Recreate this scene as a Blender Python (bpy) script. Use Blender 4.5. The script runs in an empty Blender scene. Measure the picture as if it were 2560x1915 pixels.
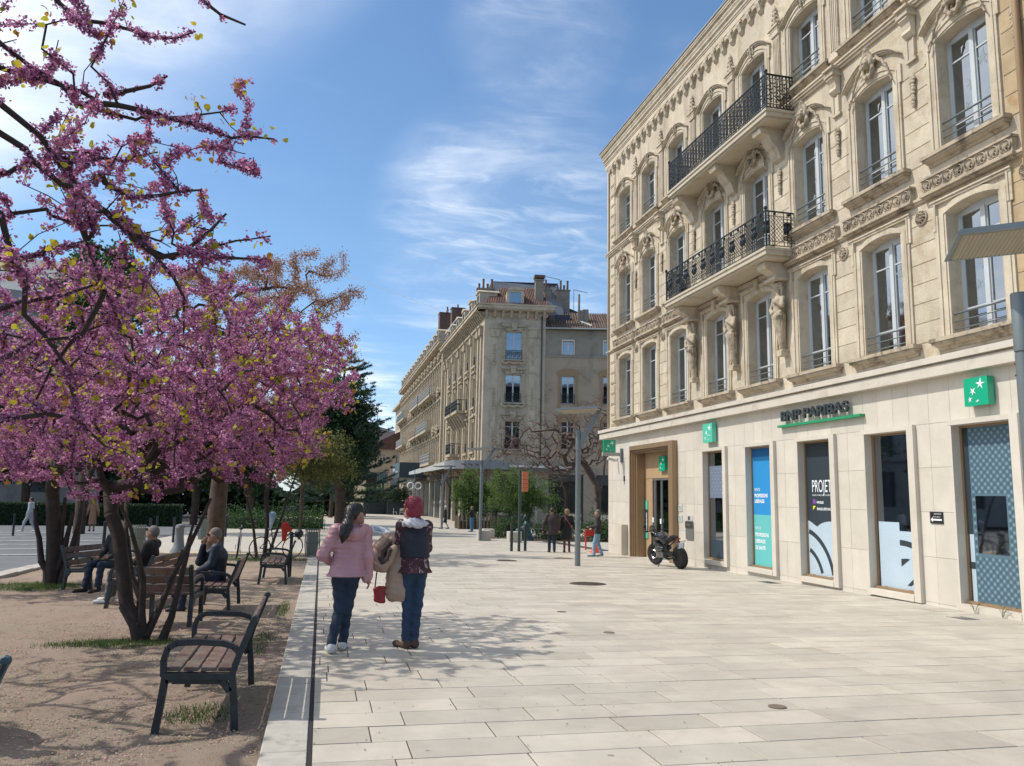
import bpy, bmesh, math, random
import numpy as np
from mathutils import Vector, Matrix
SC = bpy.context.scene
COL = SC.collection
pi = math.pi
# ---------------------------------------------------------------- camera
FPX, EYE = 1980.0, 1.57
_s = 0.0185
_K = (-476.0, 273.5)
_c0 = _K[1] - _s * _K[0]
_up = np.cross([0, -_c0, FPX], [1, -_s, 0.]); _up /= np.linalg.norm(_up)
if _up[1] < 0: _up = -_up
_yd = np.array([_K[0], -_K[1], FPX]); _yd /= np.linalg.norm(_yd)
_xd = np.cross(_yd, _up)
if _xd[0] < 0: _xd = -_xd
RW = np.array([_xd, _yd, _up])          # world = RW @ (right, up, forward)
cam_d = bpy.data.cameras.new('camera'); cam = bpy.data.objects.new('camera', cam_d); COL.objects.link(cam)
cam_d.sensor_width = 36; cam_d.lens = FPX / 2560 * 36; cam_d.clip_start = 0.05; cam_d.clip_end = 8000
m = Matrix.Identity(4)
for r in range(3):
    m[r][0] = RW[r][0]; m[r][1] = RW[r][1]; m[r][2] = -RW[r][2]
m[2][3] = EYE
cam.matrix_world = m
SC.camera = cam
# ---------------------------------------------------------------- world, sun
SUN_EL, SUN_AZ = math.radians(52), math.radians(-73)      # azimuth measured from +Y towards +X
w = bpy.data.worlds.new("World"); SC.world = w; w.use_nodes = True
nt = w.node_tree; nt.nodes.clear()
def N(nt, t, loc=None, **kw):
    n = nt.nodes.new(t)
    for k, v in kw.items():
        if hasattr(n, k): setattr(n, k, v)
        else: n.inputs[k].default_value = v
    return n
sky = N(nt, 'ShaderNodeTexSky', sky_type='NISHITA', sun_disc=False, sun_elevation=SUN_EL, sun_rotation=SUN_AZ % (2 * pi), altitude=150, air_density=1.1, dust_density=0.3, ozone_density=1.6)
tc = N(nt, 'ShaderNodeTexCoord')
sep = N(nt, 'ShaderNodeSeparateXYZ'); nt.links.new(tc.outputs['Generated'], sep.inputs[0])
def MATH(nt, op, a, b=None, c=None, clamp=False):
    n = nt.nodes.new('ShaderNodeMath'); n.operation = op; n.use_clamp = clamp
    for i, v in enumerate((a, b, c)):
        if v is None: continue
        if isinstance(v, (int, float)): n.inputs[i].default_value = v
        else: nt.links.new(v, n.inputs[i])
    return n.outputs[0]
zc = MATH(nt, 'MAXIMUM', MATH(nt, 'ADD', sep.outputs[2], 0.06), 0.05)
px_ = MATH(nt, 'DIVIDE', sep.outputs[0], zc); py_ = MATH(nt, 'DIVIDE', sep.outputs[1], zc)
cmb = N(nt, 'ShaderNodeCombineXYZ'); nt.links.new(px_, cmb.inputs[0]); nt.links.new(py_, cmb.inputs[1])
def cloudnoise(rot, sc, scale, detail, dist, lo, hi, loc=(0, 0, 0)):
    mp = N(nt, 'ShaderNodeMapping'); mp.inputs['Rotation'].default_value = (0, 0, rot); mp.inputs['Scale'].default_value = sc; mp.inputs['Location'].default_value = loc
    nt.links.new(cmb.outputs[0], mp.inputs[0])
    n = N(nt, 'ShaderNodeTexNoise', Scale=scale, Detail=detail, Distortion=dist); n.inputs['Roughness'].default_value = 0.6
    nt.links.new(mp.outputs[0], n.inputs['Vector'])
    mr = N(nt, 'ShaderNodeMapRange'); mr.inputs[1].default_value = lo; mr.inputs[2].default_value = hi
    mr.interpolation_type = 'SMOOTHSTEP'
    nt.links.new(n.outputs['Fac'], mr.inputs[0]); return mr.outputs[0]
c1 = cloudnoise(0.5, (0.7, 1.15, 1), 1.7, 10, 0.5, 0.42, 0.74)
c2 = cloudnoise(-0.35, (1, 1.6, 1), 4.4, 9, 0.9, 0.46, 0.80, (3, 1, 0))
c3 = cloudnoise(0.2, (.5, .6, 1), 1.0, 6, 0.3, 0.50, 0.70, (4.2, 2, 0))
low = N(nt, 'ShaderNodeMapRange'); low.inputs[1].default_value = 0.20; low.inputs[2].default_value = 0.03; nt.links.new(sep.outputs[2], low.inputs[0])
def dmask(px, py, a, b):
    v = RW @ np.array([px - 1280, -(py - 957.5), FPX]); v /= np.linalg.norm(v)
    d = nt.nodes.new('ShaderNodeVectorMath'); d.operation = 'DOT_PRODUCT'; nt.links.new(tc.outputs['Generated'], d.inputs[0]); d.inputs[1].default_value = tuple(v)
    r_ = N(nt, 'ShaderNodeMapRange'); r_.inputs[1].default_value = math.cos(math.radians(b)); r_.inputs[2].default_value = math.cos(math.radians(a)); r_.interpolation_type = 'SMOOTHSTEP'; nt.links.new(d.outputs['Value'], r_.inputs[0]); return r_.outputs[0]
both = MATH(nt, 'ADD', MATH(nt, 'MULTIPLY', c1, 0.55), MATH(nt, 'MULTIPLY', c2, 0.40))
msk = MATH(nt, 'ADD', MATH(nt, 'ADD', MATH(nt, 'MULTIPLY', dmask(1280, 580, 2, 11), .85), MATH(nt, 'MULTIPLY', dmask(830, 1010, 1, 6), .9)), MATH(nt, 'MULTIPLY', dmask(1350, 60, 1, 7), .35), clamp=True)
cl = MATH(nt, 'ADD', MATH(nt, 'MULTIPLY', both, MATH(nt, 'MULTIPLY', c3, .5)), MATH(nt, 'MULTIPLY', MATH(nt, 'ADD', MATH(nt, 'MULTIPLY', both, 1.0), .05), msk))
cl = MATH(nt, 'ADD', cl, MATH(nt, 'MULTIPLY', low.outputs[0], MATH(nt, 'ADD', MATH(nt, 'MULTIPLY', both, 0.75), 0.12)), clamp=True)
# brighter thin cloud towards the sun, as in the photograph's upper left
dt = nt.nodes.new('ShaderNodeVectorMath'); dt.operation = 'DOT_PRODUCT'
sdir = (math.sin(SUN_AZ) * math.cos(SUN_EL), math.cos(SUN_AZ) * math.cos(SUN_EL), math.sin(SUN_EL))
nt.links.new(tc.outputs['Generated'], dt.inputs[0]); dt.inputs[1].default_value = sdir
gl = N(nt, 'ShaderNodeMapRange'); gl.inputs[1].default_value = 0.545; gl.inputs[2].default_value = 0.73; gl.interpolation_type = 'SMOOTHSTEP'; nt.links.new(dt.outputs['Value'], gl.inputs[0])
cg = cloudnoise(0.9, (.8, 1, 1), 1.3, 9, 0.4, 0.36, 0.66, (1, 7, 0))
cl = MATH(nt, 'ADD', cl, MATH(nt, 'MULTIPLY', gl.outputs[0], MATH(nt, 'ADD', MATH(nt, 'MULTIPLY', cg, 0.7), 0.48)), clamp=True)
mx = N(nt, 'ShaderNodeMix', data_type='RGBA'); nt.links.new(cl, mx.inputs[0])
hs = N(nt, 'ShaderNodeHueSaturation', Saturation=1.0, Value=1.0); nt.links.new(sky.outputs[0], hs.inputs['Color'])
tr_ = N(nt, 'ShaderNodeMapRange'); tr_.inputs[1].default_value = 0.0; tr_.inputs[2].default_value = 0.30; nt.links.new(sep.outputs[2], tr_.inputs[0])
tm_ = N(nt, 'ShaderNodeMix', data_type='RGBA'); nt.links.new(tr_.outputs[0], tm_.inputs[0]); tm_.inputs[6].default_value = (.60, .80, 1.15, 1); tm_.inputs[7].default_value = (.84, 1.0, 1.10, 1)
mu_ = N(nt, 'ShaderNodeMix', data_type='RGBA', blend_type='MULTIPLY'); mu_.inputs[0].default_value = 1.0; nt.links.new(hs.outputs[0], mu_.inputs[6]); nt.links.new(tm_.outputs[2], mu_.inputs[7])
nt.links.new(mu_.outputs[2], mx.inputs[6]); mx.inputs[7].default_value = (8.6, 8.9, 9.3, 1)
bg = N(nt, 'ShaderNodeBackground', Strength=0.15); nt.links.new(mx.outputs[2], bg.inputs[0])
wo = N(nt, 'ShaderNodeOutputWorld'); nt.links.new(bg.outputs[0], wo.inputs[0])
sl = bpy.data.lights.new('sun', 'SUN'); sl.energy = 3.9; sl.angle = math.radians(0.55); sl.color = (1, 0.95, 0.87)
so = bpy.data.objects.new('sun', sl); COL.objects.link(so)
so.rotation_mode = 'QUATERNION'; so.rotation_quaternion = Vector(sdir).to_track_quat('Z', 'Y')
SC.view_settings.view_transform = 'Standard'; SC.view_settings.look = 'None'; SC.view_settings.gamma = 1
SC.view_settings.exposure = 0.0
SC.cycles.max_bounces = 6; SC.cycles.transparent_max_bounces = 8
# ---------------------------------------------------------------- geometry of the place
def G(x, y):
    """height of the square: falls gently away from the viewer and to the right"""
    yy = y if y < 55 else 55 + (y - 55) * 0.3
    return -(0.0148 * yy + 0.008 * max(x, -2.0))
def ray(px, py):
    return RW @ np.array([px - 1280, -(py - 957.5), FPX])
def onY(px, py, Y):
    r = ray(px, py); t = Y / r[1]; return (r[0] * t, Y, r[2] * t + EYE)
def onX(px, py, X):
    r = ray(px, py); t = X / r[0]; return (X, r[1] * t, r[2] * t + EYE)
def gpt(px, py):
    r = ray(px, py); t = 5.
    for i in range(200):
        t += (G(r[0] * t, r[1] * t) - EYE - r[2] * t) / r[2] * 0.7
    return (r[0] * t, r[1] * t, r[2] * t + EYE)
# ---------------------------------------------------------------- object helpers
def link(o, parent=None):
    COL.objects.link(o)
    if parent is not None: o.parent = parent
    return o
def tag(o, label=None, cat=None, group=None, kind=None):
    if label: o['label'] = label
    if cat: o['category'] = cat
    if group: o['group'] = group
    if kind: o['kind'] = kind
    return o
def thing(name, label, cat, loc=(0, 0, 0), rz=0, group=None):
    o = bpy.data.objects.new(name, None); link(o); o.location = loc; o.rotation_euler = (0, 0, rz); o.empty_display_size = 0.2
    return tag(o, label, cat, group)
def node(name, parent, loc=(0, 0, 0), rz=0):
    o = bpy.data.objects.new(name, None); link(o, parent); o.location = loc; o.rotation_euler = (0, 0, rz); return o
KIDS = {}
def inst(name, me, parent=None, loc=(0, 0, 0), rot=(0, 0, 0), sc=(1, 1, 1)):
    o = bpy.data.objects.new(name, me); link(o, parent); o.location = loc; o.rotation_euler = rot; o.scale = sc; return o
def dup(o, parent=None, loc=None, rz=None, label=None, kids=None):
    if kids is None:
        kids = {}
        for x in bpy.data.objects:
            if x.parent: kids.setdefault(x.parent, []).append(x)
    c = o.copy(); link(c)
    if parent is not None: c.parent = parent
    if loc is not None: c.location = loc
    if rz is not None: c.rotation_euler = (0, 0, rz)
    if label: c['label'] = label
    for ch in kids.get(o, []): dup(ch, c, kids=kids)
    return c
class MB:
    """collects simple solids and links them as one mesh"""
    def __init__(s): s.v = []; s.f = []; s.mi = []; s.m = 0
    def add(s, vs, fs):
        b = len(s.v); s.v.extend([tuple(map(float, p)) for p in vs])
        for f in fs: s.f.append(tuple(i + b for i in f)); s.mi.append(s.m)
        return s
    def box(s, x0, x1, y0, y1, z0, z1):
        return s.add([(x0, y0, z0), (x1, y0, z0), (x1, y1, z0), (x0, y1, z0), (x0, y0, z1), (x1, y0, z1), (x1, y1, z1), (x0, y1, z1)],
                     [(0, 3, 2, 1), (4, 5, 6, 7), (0, 1, 5, 4), (1, 2, 6, 5), (2, 3, 7, 6), (3, 0, 4, 7)])
    def cbox(s, c, d, R=None):
        vs = []
        for z in (-1, 1):
            for x, y in ((-1, -1), (1, -1), (1, 1), (-1, 1)):
                p = Vector((x * d[0] / 2, y * d[1] / 2, z * d[2] / 2))
                if R is not None: p = R @ p
                vs.append((p.x + c[0], p.y + c[1], p.z + c[2]))
        return s.add(vs, [(0, 3, 2, 1), (4, 5, 6, 7), (0, 1, 5, 4), (1, 2, 6, 5), (2, 3, 7, 6), (3, 0, 4, 7)])
    def bar(s, a, b, w, h=None, up=(0, 0, 1)):
        a = Vector(a); b = Vector(b); h = h or w; d = (b - a).normalized(); u = Vector(up)
        if abs(d.dot(u)) > .98: u = Vector((0, 1, 0)) if abs(d.y) < .9 else Vector((1, 0, 0))
        x = d.cross(u).normalized(); y = x.cross(d).normalized()
        vs = []
        for p in (a, b):
            for sx, sy in ((-1, -1), (1, -1), (1, 1), (-1, 1)): vs.append(p + x * sx * w / 2 + y * sy * h / 2)
        return s.add(vs, [(0, 3, 2, 1), (4, 5, 6, 7), (0, 1, 5, 4), (1, 2, 6, 5), (2, 3, 7, 6), (3, 0, 4, 7)])
    def tube(s, pts, r, n=6, cap=True):
        pts = [Vector(p) for p in pts]; k = len(pts)
        rs = r if isinstance(r, (list, tuple)) else [r] * k
        vs = []; u = None
        for i, p in enumerate(pts):
            d = (pts[min(i + 1, k - 1)] - pts[max(i - 1, 0)])
            if d.length < 1e-9: d = Vector((0, 0, 1))
            d.normalize()
            if u is None: u = Vector((0, 0, 1)) if abs(d.z) < .9 else Vector((1, 0, 0))
            x = d.cross(u)
            if x.length < 1e-4: x = d.cross(Vector((0, 1, 0.3)))
            x.normalize(); y = x.cross(d).normalized(); u = y
            for j in range(n):
                a = 2 * pi * j / n; vs.append(p + (x * math.cos(a) + y * math.sin(a)) * rs[i])
        fs = []
        for i in range(k - 1):
            for j in range(n): fs.append((i * n + j, (i + 1) * n + j, (i + 1) * n + (j + 1) % n, i * n + (j + 1) % n))
        if cap: fs.append(tuple(range(n))); fs.append(tuple(reversed(range((k - 1) * n, k * n))))
        return s.add(vs, fs)
    def lathe(s, prof, c=(0, 0, 0), n=16, R=None):
        vs = []
        for r, z in prof:
            for j in range(n):
                a = 2 * pi * j / n; p = Vector((r * math.cos(a), r * math.sin(a), z))
                if R is not None: p = R @ p
                vs.append((p.x + c[0], p.y + c[1], p.z + c[2]))
        fs = []
        for i in range(len(prof) - 1):
            for j in range(n): fs.append((i * n + j, i * n + (j + 1) % n, (i + 1) * n + (j + 1) % n, (i + 1) * n + j))
        fs.append(tuple(reversed(range(n)))); fs.append(tuple(range((len(prof) - 1) * n, len(prof) * n)))
        return s.add(vs, fs)
    def prism(s, poly, axis, a, b):
        """poly: 2-D points in the plane normal to axis, extruded a..b.  axis 'x': (y,z); 'y': (x,z); 'z': (x,y)"""
        n = len(poly); mk = {'x': lambda p, t: (t, p[0], p[1]), 'y': lambda p, t: (p[0], t, p[1]), 'z': lambda p, t: (p[0], p[1], t)}[axis]
        vs = [mk(p, a) for p in poly] + [mk(p, b) for p in poly]
        fs = [tuple(range(n)), tuple(range(2 * n - 1, n - 1, -1))] + [((i + 1) % n, i, i + n, (i + 1) % n + n) for i in range(n)]
        return s.add(vs, fs)
    def ring(s, c, R, r, axis='y', n=20, m=6, a0=0, a1=2 * pi):
        pts = []
        for i in range(n + 1):
            a = a0 + (a1 - a0) * i / n; ca, sa = R * math.cos(a), R * math.sin(a)
            pts.append({'y': (c[0] + ca, c[1], c[2] + sa), 'x': (c[0], c[1] + ca, c[2] + sa), 'z': (c[0] + ca, c[1] + sa, c[2])}[axis])
        return s.tube(pts, r, m)
    def build(s, name, mat, parent=None, smooth=False, loc=(0, 0, 0), rz=0, fix=True, link_=True):
        me = bpy.data.meshes.new(name); me.from_pydata(s.v, [], s.f)
        mats = mat if isinstance(mat, (list, tuple)) else [mat]
        for m_ in mats: me.materials.append(m_)
        if len(mats) > 1: me.polygons.foreach_set('material_index', s.mi)
        if fix:
            bm = bmesh.new(); bm.from_mesh(me); bmesh.ops.recalc_face_normals(bm, faces=bm.faces); bm.to_mesh(me); bm.free()
        if smooth: me.shade_smooth() if smooth is True else me.set_sharp_from_angle(angle=math.radians(smooth))
        if not link_: return me
        o = bpy.data.objects.new(name, me); link(o, parent); o.location = loc; o.rotation_euler = (0, 0, rz); return o
def npmesh(name, V, F, mat, parent=None, smooth=True, mi=None, link_=True):
    V = np.asarray(V, dtype=np.float32); F = np.asarray(F, dtype=np.int32); k = F.shape[1]
    me = bpy.data.meshes.new(name); me.vertices.add(len(V)); me.vertices.foreach_set('co', V.ravel())
    me.loops.add(F.size); me.loops.foreach_set('vertex_index', F.ravel())
    me.polygons.add(len(F)); me.polygons.foreach_set('loop_start', np.arange(0, F.size, k, dtype=np.int32))
    for m_ in (mat if isinstance(mat, (list, tuple)) else [mat]): me.materials.append(m_)
    if mi is not None: me.polygons.foreach_set('material_index', np.asarray(mi, dtype=np.int32))
    me.polygons.foreach_set('use_smooth', np.full(len(F), bool(smooth)))
    me.update(calc_edges=True); me.validate()
    if not link_: return me
    return link(bpy.data.objects.new(name, me), parent)
# ---- smooth solids grown from blended round cones (bodies, clothes, sculpture)
class Sol:
    def __init__(s, k=0.03): s.p = []; s.k = k
    def cone(s, a, b, ra, rb=None, k=None, sc=(1, 1, 1)): s.p.append(('c', np.array(a, float), np.array(b, float), ra, ra if rb is None else rb, k or s.k, np.array(sc, float))); return s
    def ball(s, c, r, k=None): # r: 3 radii
        s.p.append(('e', np.array(c, float), np.array(r if hasattr(r, '__len__') else (r, r, r), float), k or s.k)); return s
    def cut(s, c, r, k=0.01): s.p.append(('x', np.array(c, float), np.array(r, float), k)); return s
    def chain(s, pts, rs, k=None):
        for i in range(len(pts) - 1): s.cone(pts[i], pts[i + 1], rs[i], rs[i + 1], k)
        return s
    def ev(s, ax):
        """distance on the grid; every solid is worked out only in its own neighbourhood"""
        n = [len(a) for a in ax]; D = np.full(n, 0.6); lo = np.array([a[0] for a in ax]); res = ax[0][1] - ax[0][0]
        for q in s.p:
            k = q[6 - 1] if q[0] == 'c' else q[3]
            if q[0] == 'c': r = max(q[3], q[4]) * q[6]; l, h = np.minimum(q[1], q[2]) - r, np.maximum(q[1], q[2]) + r
            else: l, h = q[1] - q[2], q[1] + q[2]
            mg = 2.2 * k + 4 * res + .02
            i0 = np.clip(((l - mg - lo) / res).astype(int), 0, None); i1 = np.minimum(((h + mg - lo) / res).astype(int) + 2, n)
            if (i1 <= i0).any(): continue
            sl = tuple(slice(a, b) for a, b in zip(i0, i1))
            P = np.stack(np.meshgrid(*[ax[i][sl[i]] for i in range(3)], indexing='ij'), -1)
            if q[0] == 'c':
                _, a, b, ra, rb, k, sc = q
                ab = (b - a); L2 = max((ab * ab).sum(), 1e-9); t = np.clip(((P - a) @ ab) / L2, 0, 1)
                d = np.linalg.norm(((P - a) - t[..., None] * ab) / sc, axis=-1) - (ra + (rb - ra) * t)
            else:
                c, r = q[1], q[2]; u = (P - c) / r; nn = np.linalg.norm(u, axis=-1); n2 = np.linalg.norm(u / r, axis=-1)
                d = nn * (nn - 1) / np.maximum(n2, 1e-6)
            if q[0] == 'x': D[sl] = np.maximum(D[sl], -d); continue
            h = np.clip(0.5 + 0.5 * (D[sl] - d) / k, 0, 1); D[sl] = D[sl] * (1 - h) + d * h - k * h * (1 - h)
        return D
    def mesh(s, name, mat, parent=None, res=0.012, disp=None, link_=True, clip=None):
        lo = np.full(3, 1e9); hi = -lo
        for q in s.p:
            if q[0] == 'c':
                r = max(q[3], q[4]) * q[6]; lo = np.minimum(lo, np.minimum(q[1], q[2]) - r); hi = np.maximum(hi, np.maximum(q[1], q[2]) + r)
            elif q[0] == 'e': lo = np.minimum(lo, q[1] - q[2]); hi = np.maximum(hi, q[1] + q[2])
        lo -= 3 * res; hi += 3 * res; n = np.ceil((hi - lo) / res).astype(int) + 1
        ax = [lo[i] + res * np.arange(n[i]) for i in range(3)]
        D = s.ev(ax)
        if disp is not None or clip is not None:
            P = np.stack(np.meshgrid(*ax, indexing='ij'), -1); mk = np.abs(D) < .08; Pm = P[mk]
            if disp is not None: D[mk] += disp(Pm)
            if clip is not None: Pc = P.reshape(-1, 3); D = np.maximum(D.reshape(-1), clip(Pc)).reshape(D.shape)
        V, F = nets(D, lo, res)
        return npmesh(name, V, F, mat, parent, True, link_=link_)
def nets(D, lo, res):
    ins = D < 0; c = ins[:-1, :-1, :-1].astype(np.int8) * 0; sh = c.shape
    for i in (0, 1):
        for j in (0, 1):
            for k in (0, 1): c = c + ins[i:sh[0] + i, j:sh[1] + j, k:sh[2] + k]
    act = (c > 0) & (c < 8); idx = -np.ones(sh, int); ids = np.argwhere(act); idx[act] = np.arange(len(ids))
    S = np.zeros((len(ids), 3)); W = np.zeros(len(ids))
    corners = [(i, j, k) for i in (0, 1) for j in (0, 1) for k in (0, 1)]
    for a in corners:
        for ax in range(3):
            if a[ax]: continue
            b = list(a); b[ax] = 1; b = tuple(b)
            da = D[tuple((ids + a).T)]; db = D[tuple((ids + b).T)]; mk = (da < 0) != (db < 0)
            t = np.where(mk, da / np.where(mk, da - db, 1), 0); p = np.array(a, float)[None] + 0 * ids; p[:, ax] += t
            S += p * mk[:, None]; W += mk
    V = (ids + S / np.maximum(W, 1)[:, None]) * res + lo
    F = []
    for ax in range(3):
        o1, o2 = [(1, 2), (2, 0), (0, 1)][ax]
        a = ins; sl0 = [slice(None)] * 3; sl1 = [slice(None)] * 3; sl0[ax] = slice(0, -1); sl1[ax] = slice(1, None)
        A, B = a[tuple(sl0)], a[tuple(sl1)]; ch = np.argwhere(A != B)
        ok = (ch[:, o1] > 0) & (ch[:, o2] > 0) & (ch[:, o1] < sh[o1]) & (ch[:, o2] < sh[o2]); ch = ch[ok]
        if not len(ch): continue
        e1 = np.zeros(3, int); e1[o1] = 1; e2 = np.zeros(3, int); e2[o2] = 1
        q = np.stack([idx[tuple((ch - d).T)] for d in (0 * e1, e1, e1 + e2, e2)], 1)
        fl = A[tuple(ch.T)]; q[~fl] = q[~fl][:, ::-1]; F.append(q)
    F = np.concatenate(F); return V, F[(F >= 0).all(1)]
# ---------------------------------------------------------------- materials
_M = {}
def lin(r, g, b):
    f = lambda c: ((c / 255 + 0.055) / 1.055) ** 2.4 if c > 10 else c / 255 / 12.92
    return (f(r), f(g), f(b))
def M(name, col, rough=0.7, metal=0.0, var=None, bump=None, rnd=0.0, spec=0.5, stain=None, transl=0.0, coat=0.0, coord='World', spots=None, emit=None, alpha=None, rib=None, streak=None):
    """principled material: var=(scale, amount[, second colour]); bump=(scale, strength[, distance]); rnd = spread per piece; stain=(scale, colour, lo, hi)"""
    if name in _M: return _M[name]
    ma = bpy.data.materials.new(name); ma.use_nodes = True; nt = ma.node_tree; nt.nodes.clear(); L = nt.links
    o = N(nt, 'ShaderNodeOutputMaterial'); b = N(nt, 'ShaderNodeBsdfPrincipled'); L.new(b.outputs[0], o.inputs[0])
    b.inputs['Roughness'].default_value = rough; b.inputs['Metallic'].default_value = metal
    b.inputs['Specular IOR Level'].default_value = spec; b.inputs['Coat Weight'].default_value = coat
    co = N(nt, 'ShaderNodeNewGeometry').outputs['Position'] if coord == 'World' else N(nt, 'ShaderNodeTexCoord').outputs[coord]
    c = N(nt, 'ShaderNodeRGB'); c.outputs[0].default_value = (*col, 1); cur = c.outputs[0]
    def mix(fac, a, colb, mode='MIX'):
        mm = N(nt, 'ShaderNodeMix', data_type='RGBA', blend_type=mode)
        if isinstance(fac, float): mm.inputs[0].default_value = fac
        else: L.new(fac, mm.inputs[0])
        L.new(a, mm.inputs[6])
        if isinstance(colb, tuple): mm.inputs[7].default_value = (*colb, 1)
        else: L.new(colb, mm.inputs[7])
        return mm.outputs[2]
    def noise(scale, detail=6, rough_=0.6, vec=None, dist=0.0):
        n = N(nt, 'ShaderNodeTexNoise', Scale=scale, Detail=detail, Distortion=dist); n.inputs['Roughness'].default_value = rough_
        L.new(vec or co, n.inputs['Vector']); return n.outputs['Fac']
    def ramp(f, lo, hi, a=0.0, bb=1.0):
        r = N(nt, 'ShaderNodeMapRange'); r.inputs[1].default_value = lo; r.inputs[2].default_value = hi; r.inputs[3].default_value = a; r.inputs[4].default_value = bb; r.interpolation_type = 'SMOOTHSTEP'
        L.new(f, r.inputs[0]); return r.outputs[0]
    if var:
        f = ramp(noise(var[0]), 0.3, 0.7)
        if len(var) > 2: cur = mix(f, cur, tuple(var[2])); 
        else:
            k = var[1]; v = ramp(noise(var[0]), 0.3, 0.7, 1 - k, 1 + k)
            h = N(nt, 'ShaderNodeHueSaturation'); L.new(v, h.inputs['Value']); L.new(cur, h.inputs['Color']); cur = h.outputs[0]
    if streak:                                  # long dirty runs of rain water: (scale, colour, amount)
        mp = N(nt, 'ShaderNodeMapping'); mp.inputs['Scale'].default_value = (1, 1, 0.12); L.new(co, mp.inputs[0])
        cur = mix(MATH(nt, 'MULTIPLY', ramp(noise(streak[0], 7, 0.65, mp.outputs[0]), 0.5, 0.75), streak[2]), cur, tuple(streak[1]))
    if stain: cur = mix(ramp(noise(stain[0], 8, 0.7, dist=0.6), stain[2], stain[3]), cur, tuple(stain[1]))
    if rnd:
        g = N(nt, 'ShaderNodeNewGeometry'); oi = N(nt, 'ShaderNodeObjectInfo')
        a = MATH(nt, 'FRACT', MATH(nt, 'ADD', g.outputs['Random Per Island'], oi.outputs['Random']))
        v = MATH(nt, 'ADD', MATH(nt, 'MULTIPLY', MATH(nt, 'SUBTRACT', a, 0.5), 2 * rnd), 1.0)
        a2 = MATH(nt, 'FRACT', MATH(nt, 'MULTIPLY', a, 17.31)); hh = MATH(nt, 'ADD', MATH(nt, 'MULTIPLY', MATH(nt, 'SUBTRACT', a2, 0.5), rnd * 0.08), 0.5)
        h = N(nt, 'ShaderNodeHueSaturation'); L.new(v, h.inputs['Value']); L.new(hh, h.inputs['Hue']); L.new(cur, h.inputs['Color']); cur = h.outputs[0]
    if spots:                                   # small round marks: (scale, size, colour, share)
        vo = N(nt, 'ShaderNodeTexVoronoi', Scale=spots[0]); L.new(co, vo.inputs['Vector']); sc_ = N(nt, 'ShaderNodeSeparateColor'); L.new(vo.outputs['Color'], sc_.inputs[0])
        on = MATH(nt, 'MULTIPLY', MATH(nt, 'LESS_THAN', vo.outputs['Distance'], MATH(nt, 'MULTIPLY', sc_.outputs[1], spots[1])), MATH(nt, 'LESS_THAN', sc_.outputs[0], spots[3])); cur = mix(MATH(nt, 'MULTIPLY', on, .7), cur, tuple(spots[2]))
    L.new(cur, b.inputs['Base Color'])
    if bump:
        bp = N(nt, 'ShaderNodeBump', Strength=bump[1], Distance=bump[2] if len(bump) > 2 else 0.01); L.new(noise(bump[0], 8, 0.65), bp.inputs['Height']); L.new(bp.outputs[0], b.inputs['Normal'])
        if rib:
            wv = N(nt, 'ShaderNodeTexWave', Scale=rib[0]); wv.bands_direction = rib[2]; L.new(co, wv.inputs[0]); b2 = N(nt, 'ShaderNodeBump', Strength=1.0, Distance=rib[1]); L.new(wv.outputs['Fac'], b2.inputs['Height']); L.new(bp.outputs[0], b2.inputs['Normal']); L.new(b2.outputs[0], b.inputs['Normal'])
    if transl:
        tr = N(nt, 'ShaderNodeBsdfTranslucent'); L.new(cur, tr.inputs[0]); ms = N(nt, 'ShaderNodeMixShader'); ms.inputs[0].default_value = transl
        L.new(b.outputs[0], ms.inputs[1]); L.new(tr.outputs[0], ms.inputs[2]); L.new(ms.outputs[0], o.inputs[0])
    if emit: b.inputs['Emission Color'].default_value = (*emit[0], 1); b.inputs['Emission Strength'].default_value = emit[1]
    if alpha is not None: b.inputs['Alpha'].default_value = alpha
    _M[name] = ma; return ma
def glassmat(name, tint=(0.05, 0.06, 0.065), alpha=0.8, rough=0.03):
    """window glass: mirrors the sky, lets a little of the dark room show"""
    if name in _M: return _M[name]
    ma = bpy.data.materials.new(name); ma.use_nodes = True; nt = ma.node_tree; nt.nodes.clear(); L = nt.links
    o = N(nt, 'ShaderNodeOutputMaterial'); gl = N(nt, 'ShaderNodeBsdfGlossy', Roughness=rough); gl.inputs[0].default_value = (.9, .95, 1, 1)
    tr = N(nt, 'ShaderNodeBsdfTransparent'); tr.inputs[0].default_value = (*[1 - alpha * (1 - c * 2) for c in tint], 1)
    fr = N(nt, 'ShaderNodeFresnel', IOR=1.75); ms = N(nt, 'ShaderNodeMixShader')
    L.new(MATH(nt, 'ADD', MATH(nt, 'MULTIPLY', fr.outputs[0], .7), .33), ms.inputs[0]); L.new(tr.outputs[0], ms.inputs[1]); L.new(gl.outputs[0], ms.inputs[2]); L.new(ms.outputs[0], o.inputs[0])
    _M[name] = ma; return ma
slab = M('pale limestone paving', (0.45, 0.405, 0.335), 0.62, var=(2.2, 0.09), bump=(70, 0.3, 0.004), rnd=0.10, stain=(.8, (0.33, 0.285, 0.22), 0.5, 0.85), spots=(2.9, .075, (.17, .145, .11), .6), streak=(1.1, (.30, .255, .195), .55))
joint = M('dark joint sand', (0.065, 0.055, 0.042), 0.95, bump=(120, 0.6, 0.005))
kerbst = M('grey kerb stone', (0.40, 0.375, 0.325), 0.7, var=(5, 0.1), bump=(90, 0.5, 0.004), rnd=0.08, stain=(6, (0.26, 0.23, 0.19), 0.5, 0.75))
gravel = M('gravel', (0.36, 0.255, 0.175), 0.95, var=(1.1, 0, (0.42, 0.25, 0.205)), bump=(160, 1.0, 0.02), stain=(0.9, (0.27, 0.2, 0.13), 0.45, 0.8), coord='Generated')
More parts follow.
